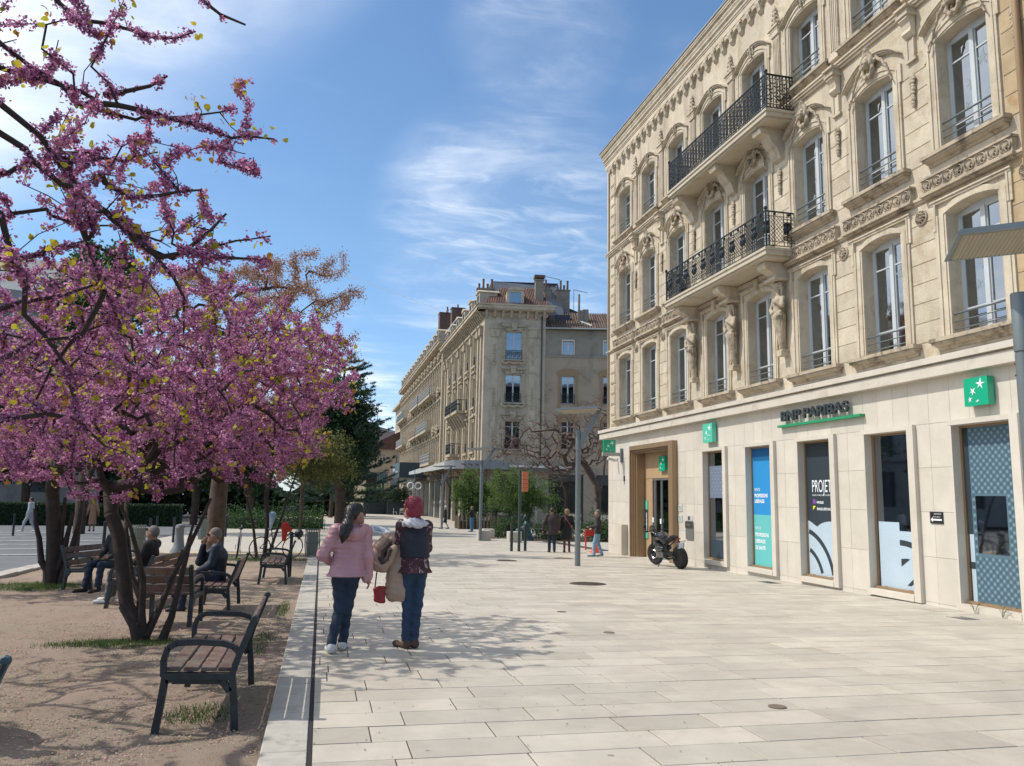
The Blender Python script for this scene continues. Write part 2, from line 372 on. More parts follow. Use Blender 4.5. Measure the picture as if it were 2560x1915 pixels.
asphalt = M('asphalt', (0.13, 0.135, 0.14), 0.85, var=(0.4, 0.15), bump=(150, 0.6, 0.006), stain=(0.7, (0.09, 0.09, 0.09), .5, .8))
paint = M('road paint', (0.34, 0.345, 0.34), 0.7, var=(6, 0.15), bump=(60, .2), stain=(2.5, (.16, .165, .17), .42, .62))
paveplain = M('far limestone paving', (0.43, 0.39, 0.325), 0.7, var=(0.5, 0.08), bump=(30, 0.2), stain=(0.5, (0.36, 0.32, 0.27), 0.5, 0.9))
steelgrey = M('grey painted steel', lin(114, 121, 122), 0.42, 0.3, var=(8, 0.05), bump=(200, .05))
iron = M('dark wrought iron', (0.012, 0.018, 0.024), 0.45, 0.2, bump=(80, 0.2), spec=.5)
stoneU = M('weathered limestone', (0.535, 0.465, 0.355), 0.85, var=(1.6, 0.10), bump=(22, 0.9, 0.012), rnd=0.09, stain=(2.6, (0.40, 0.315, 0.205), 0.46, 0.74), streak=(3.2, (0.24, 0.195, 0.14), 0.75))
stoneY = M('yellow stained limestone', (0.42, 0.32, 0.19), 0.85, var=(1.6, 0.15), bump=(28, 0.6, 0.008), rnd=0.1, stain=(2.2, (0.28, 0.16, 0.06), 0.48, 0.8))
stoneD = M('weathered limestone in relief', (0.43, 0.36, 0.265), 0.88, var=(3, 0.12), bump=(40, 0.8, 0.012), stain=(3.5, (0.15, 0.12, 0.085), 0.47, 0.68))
clad = M('smooth pale cladding', (0.585, 0.535, 0.455), 0.55, var=(2.0, 0.05), bump=(60, 0.15, 0.003), rnd=0.05, stain=(0.8, (0.49, 0.43, 0.34), 0.48, 0.85), spots=(1.6, .035, (.35, .3, .24), .35))
winframe = M('pale grey window paint', (0.5, 0.53, 0.54), 0.4, var=(3, .04))
bronze = M('bronze brown metal', (0.32, 0.215, 0.125), 0.38, 0.35, var=(2, .05))
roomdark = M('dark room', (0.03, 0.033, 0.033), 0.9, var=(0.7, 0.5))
curtain = M('net curtain', (0.35, 0.36, 0.36), 0.9)
glass = glassmat('window glass'); shopglass = glassmat('shop glass', alpha=0.72)
zinc = M('zinc roof edge', (0.22, 0.24, 0.27), 0.45, 0.5)
# ---------------------------------------------------------------- ground, paving, road
def sheet(name, xs, ys, mat, dz, zf=None, label=None, part=None, smooth=False):
    zf = zf or G; V = [(x, y, zf(x, y) + dz) for y in ys for x in xs]; nx = len(xs)
    F = [(j * nx + i, j * nx + i + 1, (j + 1) * nx + i + 1, (j + 1) * nx + i) for j in range(len(ys) - 1) for i in range(nx - 1)]
    o = npmesh(name, V, F, mat, part, smooth)
    if part is None: tag(o, label, kind='structure')
    return o
sheet('ground', [-900, -60, -30, -12, -2, 12, 40, 900], [-300, -5, 10, 55, 120, 300, 1500], M('earth', (.16, .14, .11), .95), -0.35)
# tilted frame in which the square is flat (z = 0)
nrm = Vector((0.008, 0.0148, 1)).normalized()
TILT = Vector((0, 0, 1)).rotation_difference(nrm)
pav = tag(node('pavement', None), 'pale limestone paving laid in long staggered rows', kind='structure'); pav.rotation_mode = 'QUATERNION'; pav.rotation_quaternion = TILT
# everything under pav uses tilted coordinates, nearly equal to world x, y
sheet('joint_bed', [0.0, 11.6], [-2.5, 56], joint, -0.011, part=None, label='dark sanded joints under the paving')
rng = random.Random(7)
lens = [0.66, 0.74, 0.78, 0.86, 0.98]; ROW = 0.39
def slabmesh(l):
    b = MB(); g = 0.0055; h = 0.0
    b.add([(g, g, -.03), (l - g, g, -.03), (l - g, ROW - g, -.03), (g, ROW - g, -.03), (g, g, -0.002), (l - g, g, -.002), (l - g, ROW - g, -.002), (g, ROW - g, -.002),
           (g + .003, g + .003, 0), (l - g - .003, g + .003, 0), (l - g - .003, ROW - g - .003, 0), (g + .003, ROW - g - .003, 0)],
          [(0, 1, 5, 4), (1, 2, 6, 5), (2, 3, 7, 6), (3, 0, 4, 7), (4, 5, 9, 8), (5, 6, 10, 9), (6, 7, 11, 10), (7, 4, 8, 11), (8, 9, 10, 11)])
    return b
SM = {l: slabmesh(l) for l in lens}; SME = {l: SM[l].build('paving_stone', slab, fix=False, link_=False) for l in lens}
cand = []; far = MB()
X1 = 10.93
for j in range(-6, 142):
    y = 0.215 + ROW * j; x = 0.022 - (rng.random() * 0.6 + .1)
    while x < X1:
        l = rng.choice(lens)
        cand.append((x, y, l)); x += l
def inview(x, y, l):
    p = RW.T @ np.array([x + l / 2, y + .2, G(x, y) - EYE])
    return p[2] > 0.5 and abs(1980 * p[0] / p[2]) < 1400 and 1980 * -p[1] / p[2] < 1060
near = sorted([c for c in cand if inview(*c) and c[0] >= 0.02 and c[0] + c[2] <= X1], key=lambda c: math.hypot(c[0] - 1, c[1]))[:298]
ns = set(near)
for (x, y, l) in cand:
    hz = rng.uniform(-.0012, .0012)
    if (x, y, l) in ns:
        o = inst('paving_stone', SME[l], pav, (x, y, hz)); o.rotation_euler = (rng.uniform(-.0012, .0012), rng.uniform(-.0012, .0012), 0)
    else:
        x0, x1 = max(x, 0.022), min(x + l, X1)
        if x1 - x0 < .03: continue
        g = .0055; b = len(far.v)
        far.v += [(x0 + g, y + g, -.03), (x1 - g, y + g, -.03), (x1 - g, y + ROW - g, -.03), (x0 + g, y + ROW - g, -.03), (x0 + g, y + g, hz), (x1 - g, y + g, hz), (x1 - g, y + ROW - g, hz), (x0 + g, y + ROW - g, hz)]
        far.f += [tuple(b + i for i in f) for f in ((0, 1, 5, 4), (1, 2, 6, 5), (2, 3, 7, 6), (3, 0, 4, 7), (4, 5, 6, 7))]; far.mi += [0] * 5
o = far.build('paving_stones', slab, pav, fix=False); o['kind'] = 'stuff'
b = MB()                                               # border slabs along the bank wall
y = 4.0; k = 0
while y < 30:
    l = 1.1; b.box(X1 + .012, 11.3, y + .004, y + l - .004, -.04, .004); y += l
b.build('border_slabs', M('pale border stone', (.5, .48, .43), .6, rnd=.05, bump=(50, .2)), pav)['kind'] = 'stuff'
gut = sheet('drain_slot', [-0.004, 0.02], [-2.5, 56], M('dark slot', (.02, .02, .022), .9), -0.006, part=None, label='narrow dark drain slot between kerb and paving')
kb = tag(node('kerb', None), 'flat grey kerb stones along the gravel bed', kind='structure'); kb.rotation_mode = 'QUATERNION'; kb.rotation_quaternion = TILT
km = MB(); km.add([(-.3, .004, -.2), (-.006, .004, -.2), (-.006, .996, -.2), (-.3, .996, -.2), (-.3, .004, -.008), (-.006, .004, -.008), (-.006, .996, -.008), (-.3, .996, -.008),
                  (-.29, .012, 0), (-.012, .012, 0), (-.012, .988, 0), (-.29, .988, 0)], [(0, 1, 5, 4), (1, 2, 6, 5), (2, 3, 7, 6), (3, 0, 4, 7), (4, 5, 9, 8), (5, 6, 10, 9), (6, 7, 11, 10), (7, 4, 8, 11), (8, 9, 10, 11)])
kme = km.build('kerb_stone', kerbst, fix=False, link_=False)
for j in range(-2, 27): inst('kerb_stone', kme, kb, (0, j + 0.55, rng.uniform(-.003, .003)))
# gravel bed with its uneven surface
xs = np.linspace(-6.45, -0.29, 90); ys = np.linspace(-3, 26.6, 300)
nprng = np.random.default_rng(3)
def smoothrand(nx, ny, cell):
    a = nprng.normal(size=(ny // cell + 3, nx // cell + 3)); yi = np.arange(ny) / cell; xi = np.arange(nx) / cell
    y0 = yi.astype(int); x0 = xi.astype(int); fy = (yi - y0)[:, None]; fx = (xi - x0)[None]
    return a[y0][:, x0] * (1 - fy) * (1 - fx) + a[y0 + 1][:, x0] * fy * (1 - fx) + a[y0][:, x0 + 1] * (1 - fy) * fx + a[y0 + 1][:, x0 + 1] * fy * fx
H = smoothrand(90, 300, 6) * .012 + smoothrand(90, 300, 2) * .005
GZ = -0.085
V = []
for j, y in enumerate(ys):
    for i, x in enumerate(xs):
        V.append((x, y, G(x, y) + GZ + H[j, i]))
F = [(j * 90 + i, j * 90 + i + 1, (j + 1) * 90 + i + 1, (j + 1) * 90 + i) for j in range(299) for i in range(89)]
gm = M('gravel bed', (0.315, 0.255, 0.185), 0.95, var=(0.7, 0, (0.335, 0.245, 0.19)), bump=(95, 1.0, 0.022), stain=(1.6, (0.20, 0.15, 0.10), 0.46, 0.78), spots=(16, .45, (.15, .11, .08), .22))
# ground cover colour speckle
tag(npmesh('gravel_bed', V, F, gm), 'reddish sandy gravel bed under the trees', kind='structure')
def scatter(name, pts, r0, r1, mat, label, flat=.6):
    P = np.array(pts); n = len(P); oct_ = np.array([(1, 0, 0), (0, 1, 0), (-1, 0, 0), (0, -1, 0), (0, 0, 1), (0, 0, -1)], float)
    fo = np.array([(0, 1, 4), (1, 2, 4), (2, 3, 4), (3, 0, 4), (1, 0, 5), (2, 1, 5), (3, 2, 5), (0, 3, 5)])
    r = nprng.uniform(r0, r1, n); an = nprng.uniform(0, pi, n); st = nprng.uniform(.7, 1.4, (n, 1))
    x = oct_[None, :, 0] * r[:, None] * st; y = oct_[None, :, 1] * r[:, None] / st
    V = np.stack([x * np.cos(an)[:, None] - y * np.sin(an)[:, None] + P[:, 0:1], x * np.sin(an)[:, None] + y * np.cos(an)[:, None] + P[:, 1:2], oct_[None, :, 2] * (r * flat)[:, None] + P[:, 2:3]], -1).reshape(-1, 3)
    F = (fo[None] + (np.arange(n) * 6)[:, None, None]).reshape(-1, 3)
    return tag(npmesh(name, V, F, mat, smooth=False), label, kind='stuff')
def gz(x, y): return G(x, y) + GZ
pts = []
for i in range(26000):
    d = 3.2 + 9 * rng.random() ** 1.6; x = rng.uniform(-4.6, -.32); pts.append((x, d, gz(x, d) + .004))
scatter('gravel', pts, .004, .010, M('loose gravel', (0.42, 0.32, 0.235), .9, rnd=.35), 'loose gravel stones on the bed')
# road on the left with its kerb and markings
sheet('road', [-60, -30, -14, -6.85], [-8, 10, 30, 55, 62], asphalt, -0.13, label='grey asphalt road beyond the gravel bed')
rk = tag(node('road_kerb', None), 'pale kerb stones between gravel and road', kind='structure')
b = MB(); b.box(-.4, 0, .004, .996, -.3, .0); rme = b.build('kerb_stone', kerbst, link_=False)
for j in range(8, 31): inst('kerb_stone', rme, rk, (-6.46, j, G(-6.5, j) - .02))
b = MB()
for i in range(7):
    y0 = 27 + i * 3.3; x0 = -8.2 - .25 * i
    for (xa, xb, ya) in ((x0 - 7.5, x0, y0),):
        for s_ in range(6):
            a = xa + (xb - xa) * s_ / 6; c = xa + (xb - xa) * (s_ + 1) / 6
            b.add([(a, ya + (a - xa) * .1, G(a, ya) - .125), (c, ya + (c - xa) * .1, G(c, ya) - .125), (c, ya + .55 + (c - xa) * .1, G(c, ya + .55) - .125), (a, ya + .55 + (a - xa) * .1, G(a, ya + .55) - .125)], [(0, 1, 2, 3)])
tag(b.build('road_marking', paint, fix=False), 'worn white crossing stripes painted on the asphalt', kind='structure')
# square beyond the trees, far street
sheet('crossing_pavement', [-6.85, -0.3, 0.0], [26.8, 40, 55, 62], paveplain, -0.012, label='paved crossing behind the gravel bed')
b = MB(); [b.box(-6.84 + i * .94, -6.84 + (i + 1) * .94 - .01, 26.5, 26.66, -.25, .0) for i in range(7)]
o = b.build('end_kerb', kerbst); o.rotation_mode = 'QUATERNION'; o.rotation_quaternion = TILT; tag(o, 'pale edging stones closing the far end of the gravel bed', kind='structure')
sheet('tactile_strip', [-6.84, -0.3], [26.66, 27.9], M('buff strip', (.52, .40, .22), .8, bump=(60, .3)), -0.004, label='buff coloured strip at the end of the gravel bed')
sheet('far_pavement', [-6, 0, 12, 30], [54.6, 80, 110, 150, 260], paveplain, 0.004, label='pale paving of the shopping street')
sheet('side_pavement', [11.3, 20, 40], [30.2, 55, 80], paveplain, -0.006, label='paving in the side street behind the bank')
# ---------------------------------------------------------------- the bank building (front plane x = 11, facing -x)
WX = 11.0
bank = thing('bank_building', 'ornate cream limestone corner building with a pale clad bank branch below', 'building', (WX, 18, G(WX, 18)))
BO = Vector((WX, 18, G(WX, 18)))
bk = node('facade', None); bpy.data.objects.remove(bk)
def bp(b, name, mat, smooth=False, kids=None):          # part of the bank, geometry given in (x - 11, y, z) world-like coordinates
    o = b.build(name, mat, bank, smooth); o.location = (0, -BO.y, -BO.z); return o
CY = [27.95, 25.62, 23.28, 20.72, 18.36, 15.99, 13.64, 11.27, 8.9, 6.55]
HW = .585
YN, YF = 4.8, 29.78          # near and far ends
def arch(c, z, hw, rise, n=8, rev=False):
    """points of a segmental arch from left (y = c + hw) to right (y = c - hw) springing at z"""
    R = (hw * hw + rise * rise) / (2 * rise); a = math.asin(hw / R)
    pts = [(c + R * math.sin(a - 2 * a * i / n), z + R * math.cos(a - 2 * a * i / n) - (R - rise)) for i in range(n + 1)]
    return pts[::-1] if rev else pts
LV = [(4.58, 6.90, .09, 4.2, 7.86), (8.11, 10.30, .09, 7.86, 11.5), (11.75, 13.50, .11, 11.5, 15.6)]   # sill, spring, rise, band bottom, band top
D = .34
wall = MB()
edges = [YF] + sum([[c + HW, c - HW] for c in CY], []) + [YN]
for i in range(0, len(edges), 2):
    wall.box(0, D, edges[i + 1], edges[i], 4.1, 15.6)
for c in CY:
    for (zs, zt, rise, b0, b1) in LV:
        wall.box(0, D, c - HW, c + HW, b0 if b0 > 4.2 else 4.1, zs)
        ap = arch(c, zt, HW, rise)
        wall.prism([(c + HW, b1)] + ap + [(c - HW, b1)], 'x', 0, D)
bp(wall, 'wall', stoneU)
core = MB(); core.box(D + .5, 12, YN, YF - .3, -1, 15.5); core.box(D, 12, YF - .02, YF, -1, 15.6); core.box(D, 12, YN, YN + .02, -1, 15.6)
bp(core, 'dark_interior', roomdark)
# floors seen through the panes
# ---- ground floor cladding with its openings
GW = [(20.41, 21.75), (17.95, 19.28), (15.53, 16.86), (13.10, 14.44), (10.73, 12.06), (8.3, 9.63), (5.9, 7.2)]
DOOR = (23.47, 27.12)
ZT = 2.97; ZB = -.15
back = MB()
def holes():
    return [(a, b, ZB, ZT) for a, b in GW] + [(DOOR[0], DOOR[1], -2, 3.43)]
rows = [-.9, -.22, .60, 1.42, 2.235, 3.05, 3.99]
# vertical joints
vj = [YN]
for a, b in sorted([(g[0], g[1]) for g in GW] + [DOOR]):
    w_ = a - vj[-1]
    if w_ > .05:
        n = max(1, round(w_ / .52)); vj += [vj[-1] + w_ / n * (i + 1) for i in range(n)]
    n = max(1, round((b - a) / .47)); vj += [a + (b - a) / n * (i + 1) for i in range(n)]
w_ = YF - vj[-1]; n = round(w_ / .47); vj += [vj[-1] + w_ / n * (i + 1) for i in range(n)]
cnt = 0
rg = random.Random(5)
for j in range(len(rows) - 1):
    z0, z1 = rows[j], rows[j + 1]
    for i in range(len(vj) - 1):
        y0, y1 = vj[i], vj[i + 1]; ym = (y0 + y1) / 2
        pieces = [(z0, z1)]
        for (a, b, hb, ht) in holes():
            if a < ym < b:
                np_ = []
                for (p, q) in pieces:
                    if ht <= p or hb >= q: np_.append((p, q)); continue
                    if p < hb: np_.append((p, hb))
                    if q > ht: np_.append((ht, q))
                pieces = np_
        for (p, q) in pieces:
            if q - p < .02 or q < G(11, ym) - .05: continue
            g = .0028; o = rg.uniform(0, .0025)
            bb = MB(); bb.box(-o, .03, y0 + g, y1 - g, p + g, q - g)
            bp(bb, 'stone_panel', clad); cnt += 1
jw = MB()
for i in range(0, 1):
    es = sorted([g for g in GW] + [DOOR]); y = YN
    for (a, b) in es:
        top = 3.43 if (a, b) == DOOR else ZT
        jw.box(.008, D, y + .02, a - .02, -1, 4.1); jw.box(.008, D, a - .02, b + .02, top + .02, 4.1)
        if (a, b) != DOOR: jw.box(.008, D, a - .02, b + .02, -1, ZB - .02)
        y = b
    jw.box(.008, D, y, YF, -1, 4.1)
bp(jw, 'joint_backing', M('cladding joint', (.2, .17, .13), .9))
# plinth step
# shop windows: stone surround, bronze frame, big pane and its prints
def bird(b, cx, cy, s, rot, w=1.0):
    """a four/five pointed flying star"""
    P = [(0, 1), (.16, .22), (.95, .42), (.30, -.02), (.62, -.78), (-.02, -.28), (-.70, -.62), (-.26, .06), (-.85, .35), (-.18, .26)]
    ca, sa = math.cos(rot), math.sin(rot)
    return [(cx + (x * w * ca - y * sa) * s, cy + (x * w * sa + y * ca) * s) for x, y in P]
def starset(u0, v0, u1, v1):
    W = u1 - u0; H_ = v1 - v0; out = []
    for (u, v, s, r, ww) in ((.70, .76, .21, -.5, 1.0), (.38, .52, .165, .15, .9), (.25, .235, .13, .55, .75), (.56, .16, .10, 1.15, .55)):
        out.append(bird(None, u0 + u * W, v0 + v * H_, s * W, r, ww))
    return out
green = M('bank green enamel', (0.0, 0.36, 0.19), .3, coat=.4); white = M('white print', (.8, .82, .8), .5); greenl = M('pale green enamel', (.09, .52, .36), .35, coat=.4)
greens = M('green box side', (0.0, .19, .12), .4)
def flatpoly(b, poly, X, th=.002):     # star-shaped polygon facing -x : fan
    n = len(poly); c = (sum(p[0] for p in poly) / n, sum(p[1] for p in poly) / n)
    base = len(b.v); b.v += [(X, p[0], p[1]) for p in poly] + [(X, c[0], c[1])]
    for i in range(n): b.f.append((base + i, base + (i + 1) % n, base + n)); b.mi.append(b.m)
dots = None
def shopwin(i, a, b_):
    fr = MB(); t = .17; o = .085
    zb = ZB - (.0)
    fr.box(-o, .30, a - t, a, zb - .11, ZT + .09); fr.box(-.004, .22, b_, b_ + .035, zb - .11, ZT + .09)
    fr.box(-o, .30, a, b_, ZT, ZT + .09); fr.box(-o - .012, .30, a, b_, zb - .11, zb)
    w_ = bp(fr, 'window_surround', clad)
    al = MB(); x0, x1 = .17, .21
    al.box(x0, x1, a, a + .035, zb, ZT); al.box(x0, x1, b_ - .045, b_, zb, ZT); al.box(x0, x1, a + .035, b_ - .045, ZT - .04, ZT); al.box(x0 - .08, x1, a + .035, b_ - .045, zb, zb + .05)
    for yy in (a + .3, b_ - .35): al.box(x0 - .06, x0 - .03, yy, yy + .07, zb + .05, zb + .062)
    f = al.build('window_frame', bronze, w_)
    g = MB(); g.box(.195, .200, a + .03, b_ - .04, zb + .04, ZT - .03); pn = g.build('pane', shopglass, w_)
    return w_, a + .035, b_ - .045, zb + .05, ZT - .04
def curve2(b, mat_m, pts): pass
navy = M('dark navy print', (.022, .035, .045), .55); ltblue = M('pale blue film', (.42, .52, .60), .5, var=(2, .04))
sky1 = M('bright blue print', (.02, .25, .56), .5); sky0 = M('deep blue print', (.0, .12, .34), .5); teal = M('turquoise print', (.12, .47, .46), .5); bluegrey = M('slate blue film', (.085, .15, .195), .5)
dotlt = M('pale dots', (.17, .27, .335), .5); purple = M('purple square', (.2, .06, .33), .5); yellow = M('yellow square', (.7, .65, .05), .5); whitef = M('white film', (.78, .82, .84), .5); inkgrey = M('slate film', (.15, .19, .26), .5)
def decal(w_, name, mat, fn):
    b = MB(); fn(b); o = b.build(name, mat, w_, fix=False)
    if name in ('film_dots', 'film_arc', 'film_squares'): o['kind'] = 'stuff'
    return o
def rect(b, x, y0, y1, z0, z1): b.add([(x, y1, z0), (x, y0, z0), (x, y0, z1), (x, y1, z1)], [(0, 1, 2, 3)])
def text(s, size, X, y, z, mat, parent, name='lettering', ext=.0, bold=0.0, sx=1.0, align='LEFT', shear=0.0, raw=False, facing='x'):
    cu = bpy.data.curves.new(name, 'FONT'); cu.body = s; cu.size = size; cu.extrude = ext; cu.offset = bold; cu.align_x = align; cu.shear = shear
    if ext == 0: cu.fill_mode = 'FRONT'
    o = bpy.data.objects.new(name, cu); COL.objects.link(o); dg = bpy.context.evaluated_depsgraph_get(); me = bpy.data.meshes.new_from_object(o.evaluated_get(dg))
    bpy.data.objects.remove(o); me.materials.clear(); me.materials.append(mat)
    for v in me.vertices:
        px, py, pz = v.co
        v.co = (X - pz, y - px * sx, z + py) if facing == 'x' else (y + px * sx, X - pz, z + py)
    o = bpy.data.objects.new(name, me); link(o, parent); return o
WD = .193   # film lies just in front of the pane
def curveband(b, x, cy, cz, r0, r1, a0, a1, lim, n=24):
    """ring sector clipped to the rectangle lim=(y0,y1,z0,z1); y grows to the left"""
    y0, y1, z0, z1 = lim; step = (a1 - a0) / n
    for i in range(n):
        q = []
        for (a, r) in ((a0 + i * step, r0), (a0 + (i + 1) * step, r0), (a0 + (i + 1) * step, r1), (a0 + i * step, r1)):
            q.append((cy - r * math.cos(a), cz + r * math.sin(a)))
        if all(y0 - .001 <= p[0] <= y1 + .001 and z0 - .001 <= p[1] <= z1 + .001 for p in q): b.add([(x, p[0], p[1]) for p in q], [(0, 1, 2, 3)])
def dotgrid(b, x, y0, y1, z0, z1, st, r, n=5, off=True, hole=None):
    k = 0; z = z0 + st / 2
    while z < z1:
        y = y0 + st / 2 + (st / 2 if off and k % 2 else 0)
        while y < y1 - r:
            if not (hole and hole[0] - r < y < hole[1] + r and hole[2] - r < z < hole[3] + r):
                base = len(b.v); b.v += [(x, y + r * math.cos(2 * pi * t / n + .4), z + r * math.sin(2 * pi * t / n + .4)) for t in range(n)]; b.f.append(tuple(range(base, base + n))); b.mi.append(0)
            y += st
        z += st / 2 if off else st; k += 1
wins = [shopwin(i, a, b) for i, (a, b) in enumerate(GW)]
# far left window: slate film above, clear below
w_, a, b_, z0, z1 = wins[0]
decal(w_, 'film', inkgrey, lambda b: rect(b, WD, a, b_ - .0, 1.62, 2.55)); decal(w_, 'film_dots', whitef, lambda b: dotgrid(b, WD - .002, a, b_ - .05, 1.66, 2.52, .2, .012, 4))
decal(w_, 'film', M('dark speckled film', (.03, .05, .07), .5), lambda b: rect(b, WD, a, b_, z0, .42)); decal(w_, 'film_dots', dotlt, lambda b: dotgrid(b, WD - .002, a, b_, z0, .42, .13, .008, 4))
b = MB(); b.box(.9, 1.0, 20.9, 21.3, -.3, 1.2); b.build('display_stand', M('inside stand', (.3, .3, .28), .8), w_)
# second window: blue and turquoise poster
w_, a, b_, z0, z1 = wins[1]; yr = a + .16
decal(w_, 'film', navy, lambda b: rect(b, WD + .001, a, yr, 1.05, z1)); decal(w_, 'film', ltblue, lambda b: rect(b, WD + .001, a, yr, z0, 1.05))
decal(w_, 'film', navy, lambda b: (rect(b, WD, a, yr, .30, .42), rect(b, WD, a, yr, .72, .84)))
po = decal(w_, 'poster', sky1, lambda b: rect(b, WD - .003, yr, b_, 1.20, 2.71)); decal(w_, 'poster', sky0, lambda b: rect(b, WD - .003, yr, b_, 2.71, z1)); decal(w_, 'poster', teal, lambda b: rect(b, WD - .003, yr, b_, z0, 1.20))
for s_, zz, sz, bo in (('ESPACE', 1.82, .105, 0), ('PROFESSIONS', 1.655, .125, .004), ('LIBÉRALES', 1.51, .125, .004), ('ESPACE', .82, .105, 0), ('PROFESSIONS', .645, .125, .004), ('LIBÉRALES', .48, .125, .004), ('DE SANTÉ', .31, .125, .004)):
    text(s_, sz, WD - .006, b_ - .06, zz, whitef, w_, bold=bo, sx=.84 if bo else .8)
# third window: PROJETS
w_, a, b_, z0, z1 = wins[2]
decal(w_, 'film', navy, lambda b: rect(b, WD + .001, a, b_, z0, z1))
def clouds(b):
    pts = []
    for t in range(25):
        y = b_ - (b_ - a) * t / 24; u = (b_ - y) / (b_ - a)
        zt = (1.13 - .75 * u ** 1.3) if u < .27 else .86 + .27 * math.sqrt(max(0, 1 - ((u - .72) / .50) ** 2))
        pts.append((y, zt))
    for t in range(24):
        (ya, za), (yb, zb) = pts[t], pts[t + 1]; b.add([(WD, ya, z0), (WD, yb, z0), (WD, yb, zb), (WD, ya, za)], [(0, 1, 2, 3)])
decal(w_, 'film', ltblue, clouds); decal(w_, 'film_dots', whitef, lambda b: dotgrid(b, WD - .001, a, b_, z0, .86, .085, .007, 4))
lim = (a, b_, z0, z1)
decal(w_, 'film_arc', navy, lambda b: (curveband(b, WD - .002, b_ + .30, -.30, 1.17, 1.28, .10, 1.35, lim), curveband(b, WD - .002, b_ + .30, -.30, .78, .88, .1, 1.35, lim), rect(b, WD - .002, a, a + .26, .36, .47), rect(b, WD - .002, a, a + .04, .02, .14)))
text('PROJETS', .40, WD - .004, b_ - .20, 1.79, whitef, w_, sx=.56)
text("RÉALISER VOS PROJETS AVEC NOS SPÉCIALISTES", .05, WD - .004, b_ - .21, 1.70, whitef, w_, sx=.74)
decal(w_, 'film', purple, lambda b: rect(b, WD - .003, b_ - .33, b_ - .22, 1.52, 1.62)); decal(w_, 'film', yellow, lambda b: rect(b, WD - .003, b_ - .33, b_ - .22, 1.37, 1.47)); decal(w_, 'film', navy, lambda b: b.add([(WD - .004, b_ - .22, 1.37), (WD - .004, b_ - .33, 1.37), (WD - .004, b_ - .33, 1.47)], [(0, 1, 2)]))
text('nouvelle adresse', .035, WD - .004, b_ - .37, 1.60, whitef, w_, sx=.8) if False else None
text('IMMOBILIER', .08, WD - .004, b_ - .37, 1.525, whitef, w_, bold=.002, sx=.62); text('ÉPARGNE & PRÉVOYANCE', .08, WD - .004, b_ - .37, 1.375, whitef, w_, bold=.002, sx=.58)
# fourth window: dark glass over pale film
w_, a, b_, z0, z1 = wins[3]
decal(w_, 'film', ltblue, lambda b: (rect(b, WD, a + .62, b_ - .04, z0, 1.19), rect(b, WD, a, a + .62, z0, 1.02)))
decal(w_, 'film_dots', whitef, lambda b: dotgrid(b, WD - .001, a, b_ - .04, z0, 1.0, .075, .007, 4)); lim = (a, a + .63, z0, z1)
decal(w_, 'film_arc', navy, lambda b: (curveband(b, WD - .002, a + .62, -.60, 1.34, 1.45, 1.0, 1.6, lim), b.add([(WD - .002, a + .61, .48), (WD - .002, a + .61, .33), (WD - .002, a + .36, .49), (WD - .002, a + .45, .50)], [(0, 1, 2, 3)]), curveband(b, WD - .002, a - .75, .75, 1.08, 1.2, pi + .2, pi + 1.2, (a, a + .5, z0, .2))))
decal(w_, 'film_arc', navy, lambda b: b.add([(WD - .002, a + .47, -.02), (WD - .002, a + .36, -.02), (WD - .002, a, .22), (WD - .002, a, .36)], [(0, 1, 2, 3)]))
b = MB(); b.box(.8, .84, a, b_, z0, z1); b.build('blind', M('dark blind', (.05, .06, .058), .8, var=(1.5, .3)), w_)
b = MB(); b.box(.6, .62, a + .55, a + .6, z0, z1); b.build('blind_edge', M('dark edge', (.02, .025, .025), .8), w_)
# fifth window: dotted slate film with a gap
w_, a, b_, z0, z1 = wins[4]; fl, fr_ = b_ - .12, a
decal(w_, 'film', ltblue, lambda b: rect(b, WD, b_ - .12, b_ - .03, z0, 1.05)); decal(w_, 'film', navy, lambda b: (rect(b, WD + .001, b_ - .12, b_, 1.05, z1), rect(b, WD - .001, b_ - .12, b_, .45, .57)))
H5 = (11.16, 11.81, .73, 1.72)
decal(w_, 'film', bluegrey, lambda b: (rect(b, WD, a, H5[0], z0, z1), rect(b, WD, H5[1], fl, z0, z1), rect(b, WD, H5[0], H5[1], z0, H5[2]), rect(b, WD, H5[0], H5[1], H5[3], z1)))
decal(w_, 'film_dots', dotlt, lambda b: dotgrid(b, WD - .002, a, fl, z0, z1, .135, .025, 9, hole=H5))
def sq(b):
    k = 0; z = z0 + .135 / 2
    while z < z1 - .03:
        y = a + .0675 + (0 if k % 2 else .0675)
        while y < fl - .03:
            if not (H5[0] - .03 < y < H5[1] + .03 and H5[2] - .03 < z < H5[3] + .03):
                r = .020
                for (p, q, s_, t) in ((-r, r, -r, -r + .007), (-r, r, r - .007, r), (-r, -r + .007, -r, r), (r - .007, r, -r, r)): rect(b, WD - .002, y + p, y + q, z + s_, z + t)
            y += .135
        z += .0675; k += 1
decal(w_, 'film_squares', M('dark outline', (.03, .07, .10), .5), sq)
b = MB(); b.box(.55, .56, 11.1, 11.42, .72, 1.0); b.build('leaflet_box', M('green white panel', (.4, .6, .42), .6), w_)
Sol(.03).ball((.6, 11.25, 1.12), (.02, .09, .12)).ball((.6, 11.33, 1.22), (.02, .06, .13)).mesh('poster_shape', M('green picture', (.22, .42, .2), .6), w_, res=.02)
for q in (5, 6):
    w_, a, b_, z0, z1 = wins[q]; decal(w_, 'film', ltblue, lambda b: rect(b, WD, a, b_, z0, 1.0))
for (w_, a, b_, z0, z1) in wins: w_.location = (0, -BO.y, -BO.z)
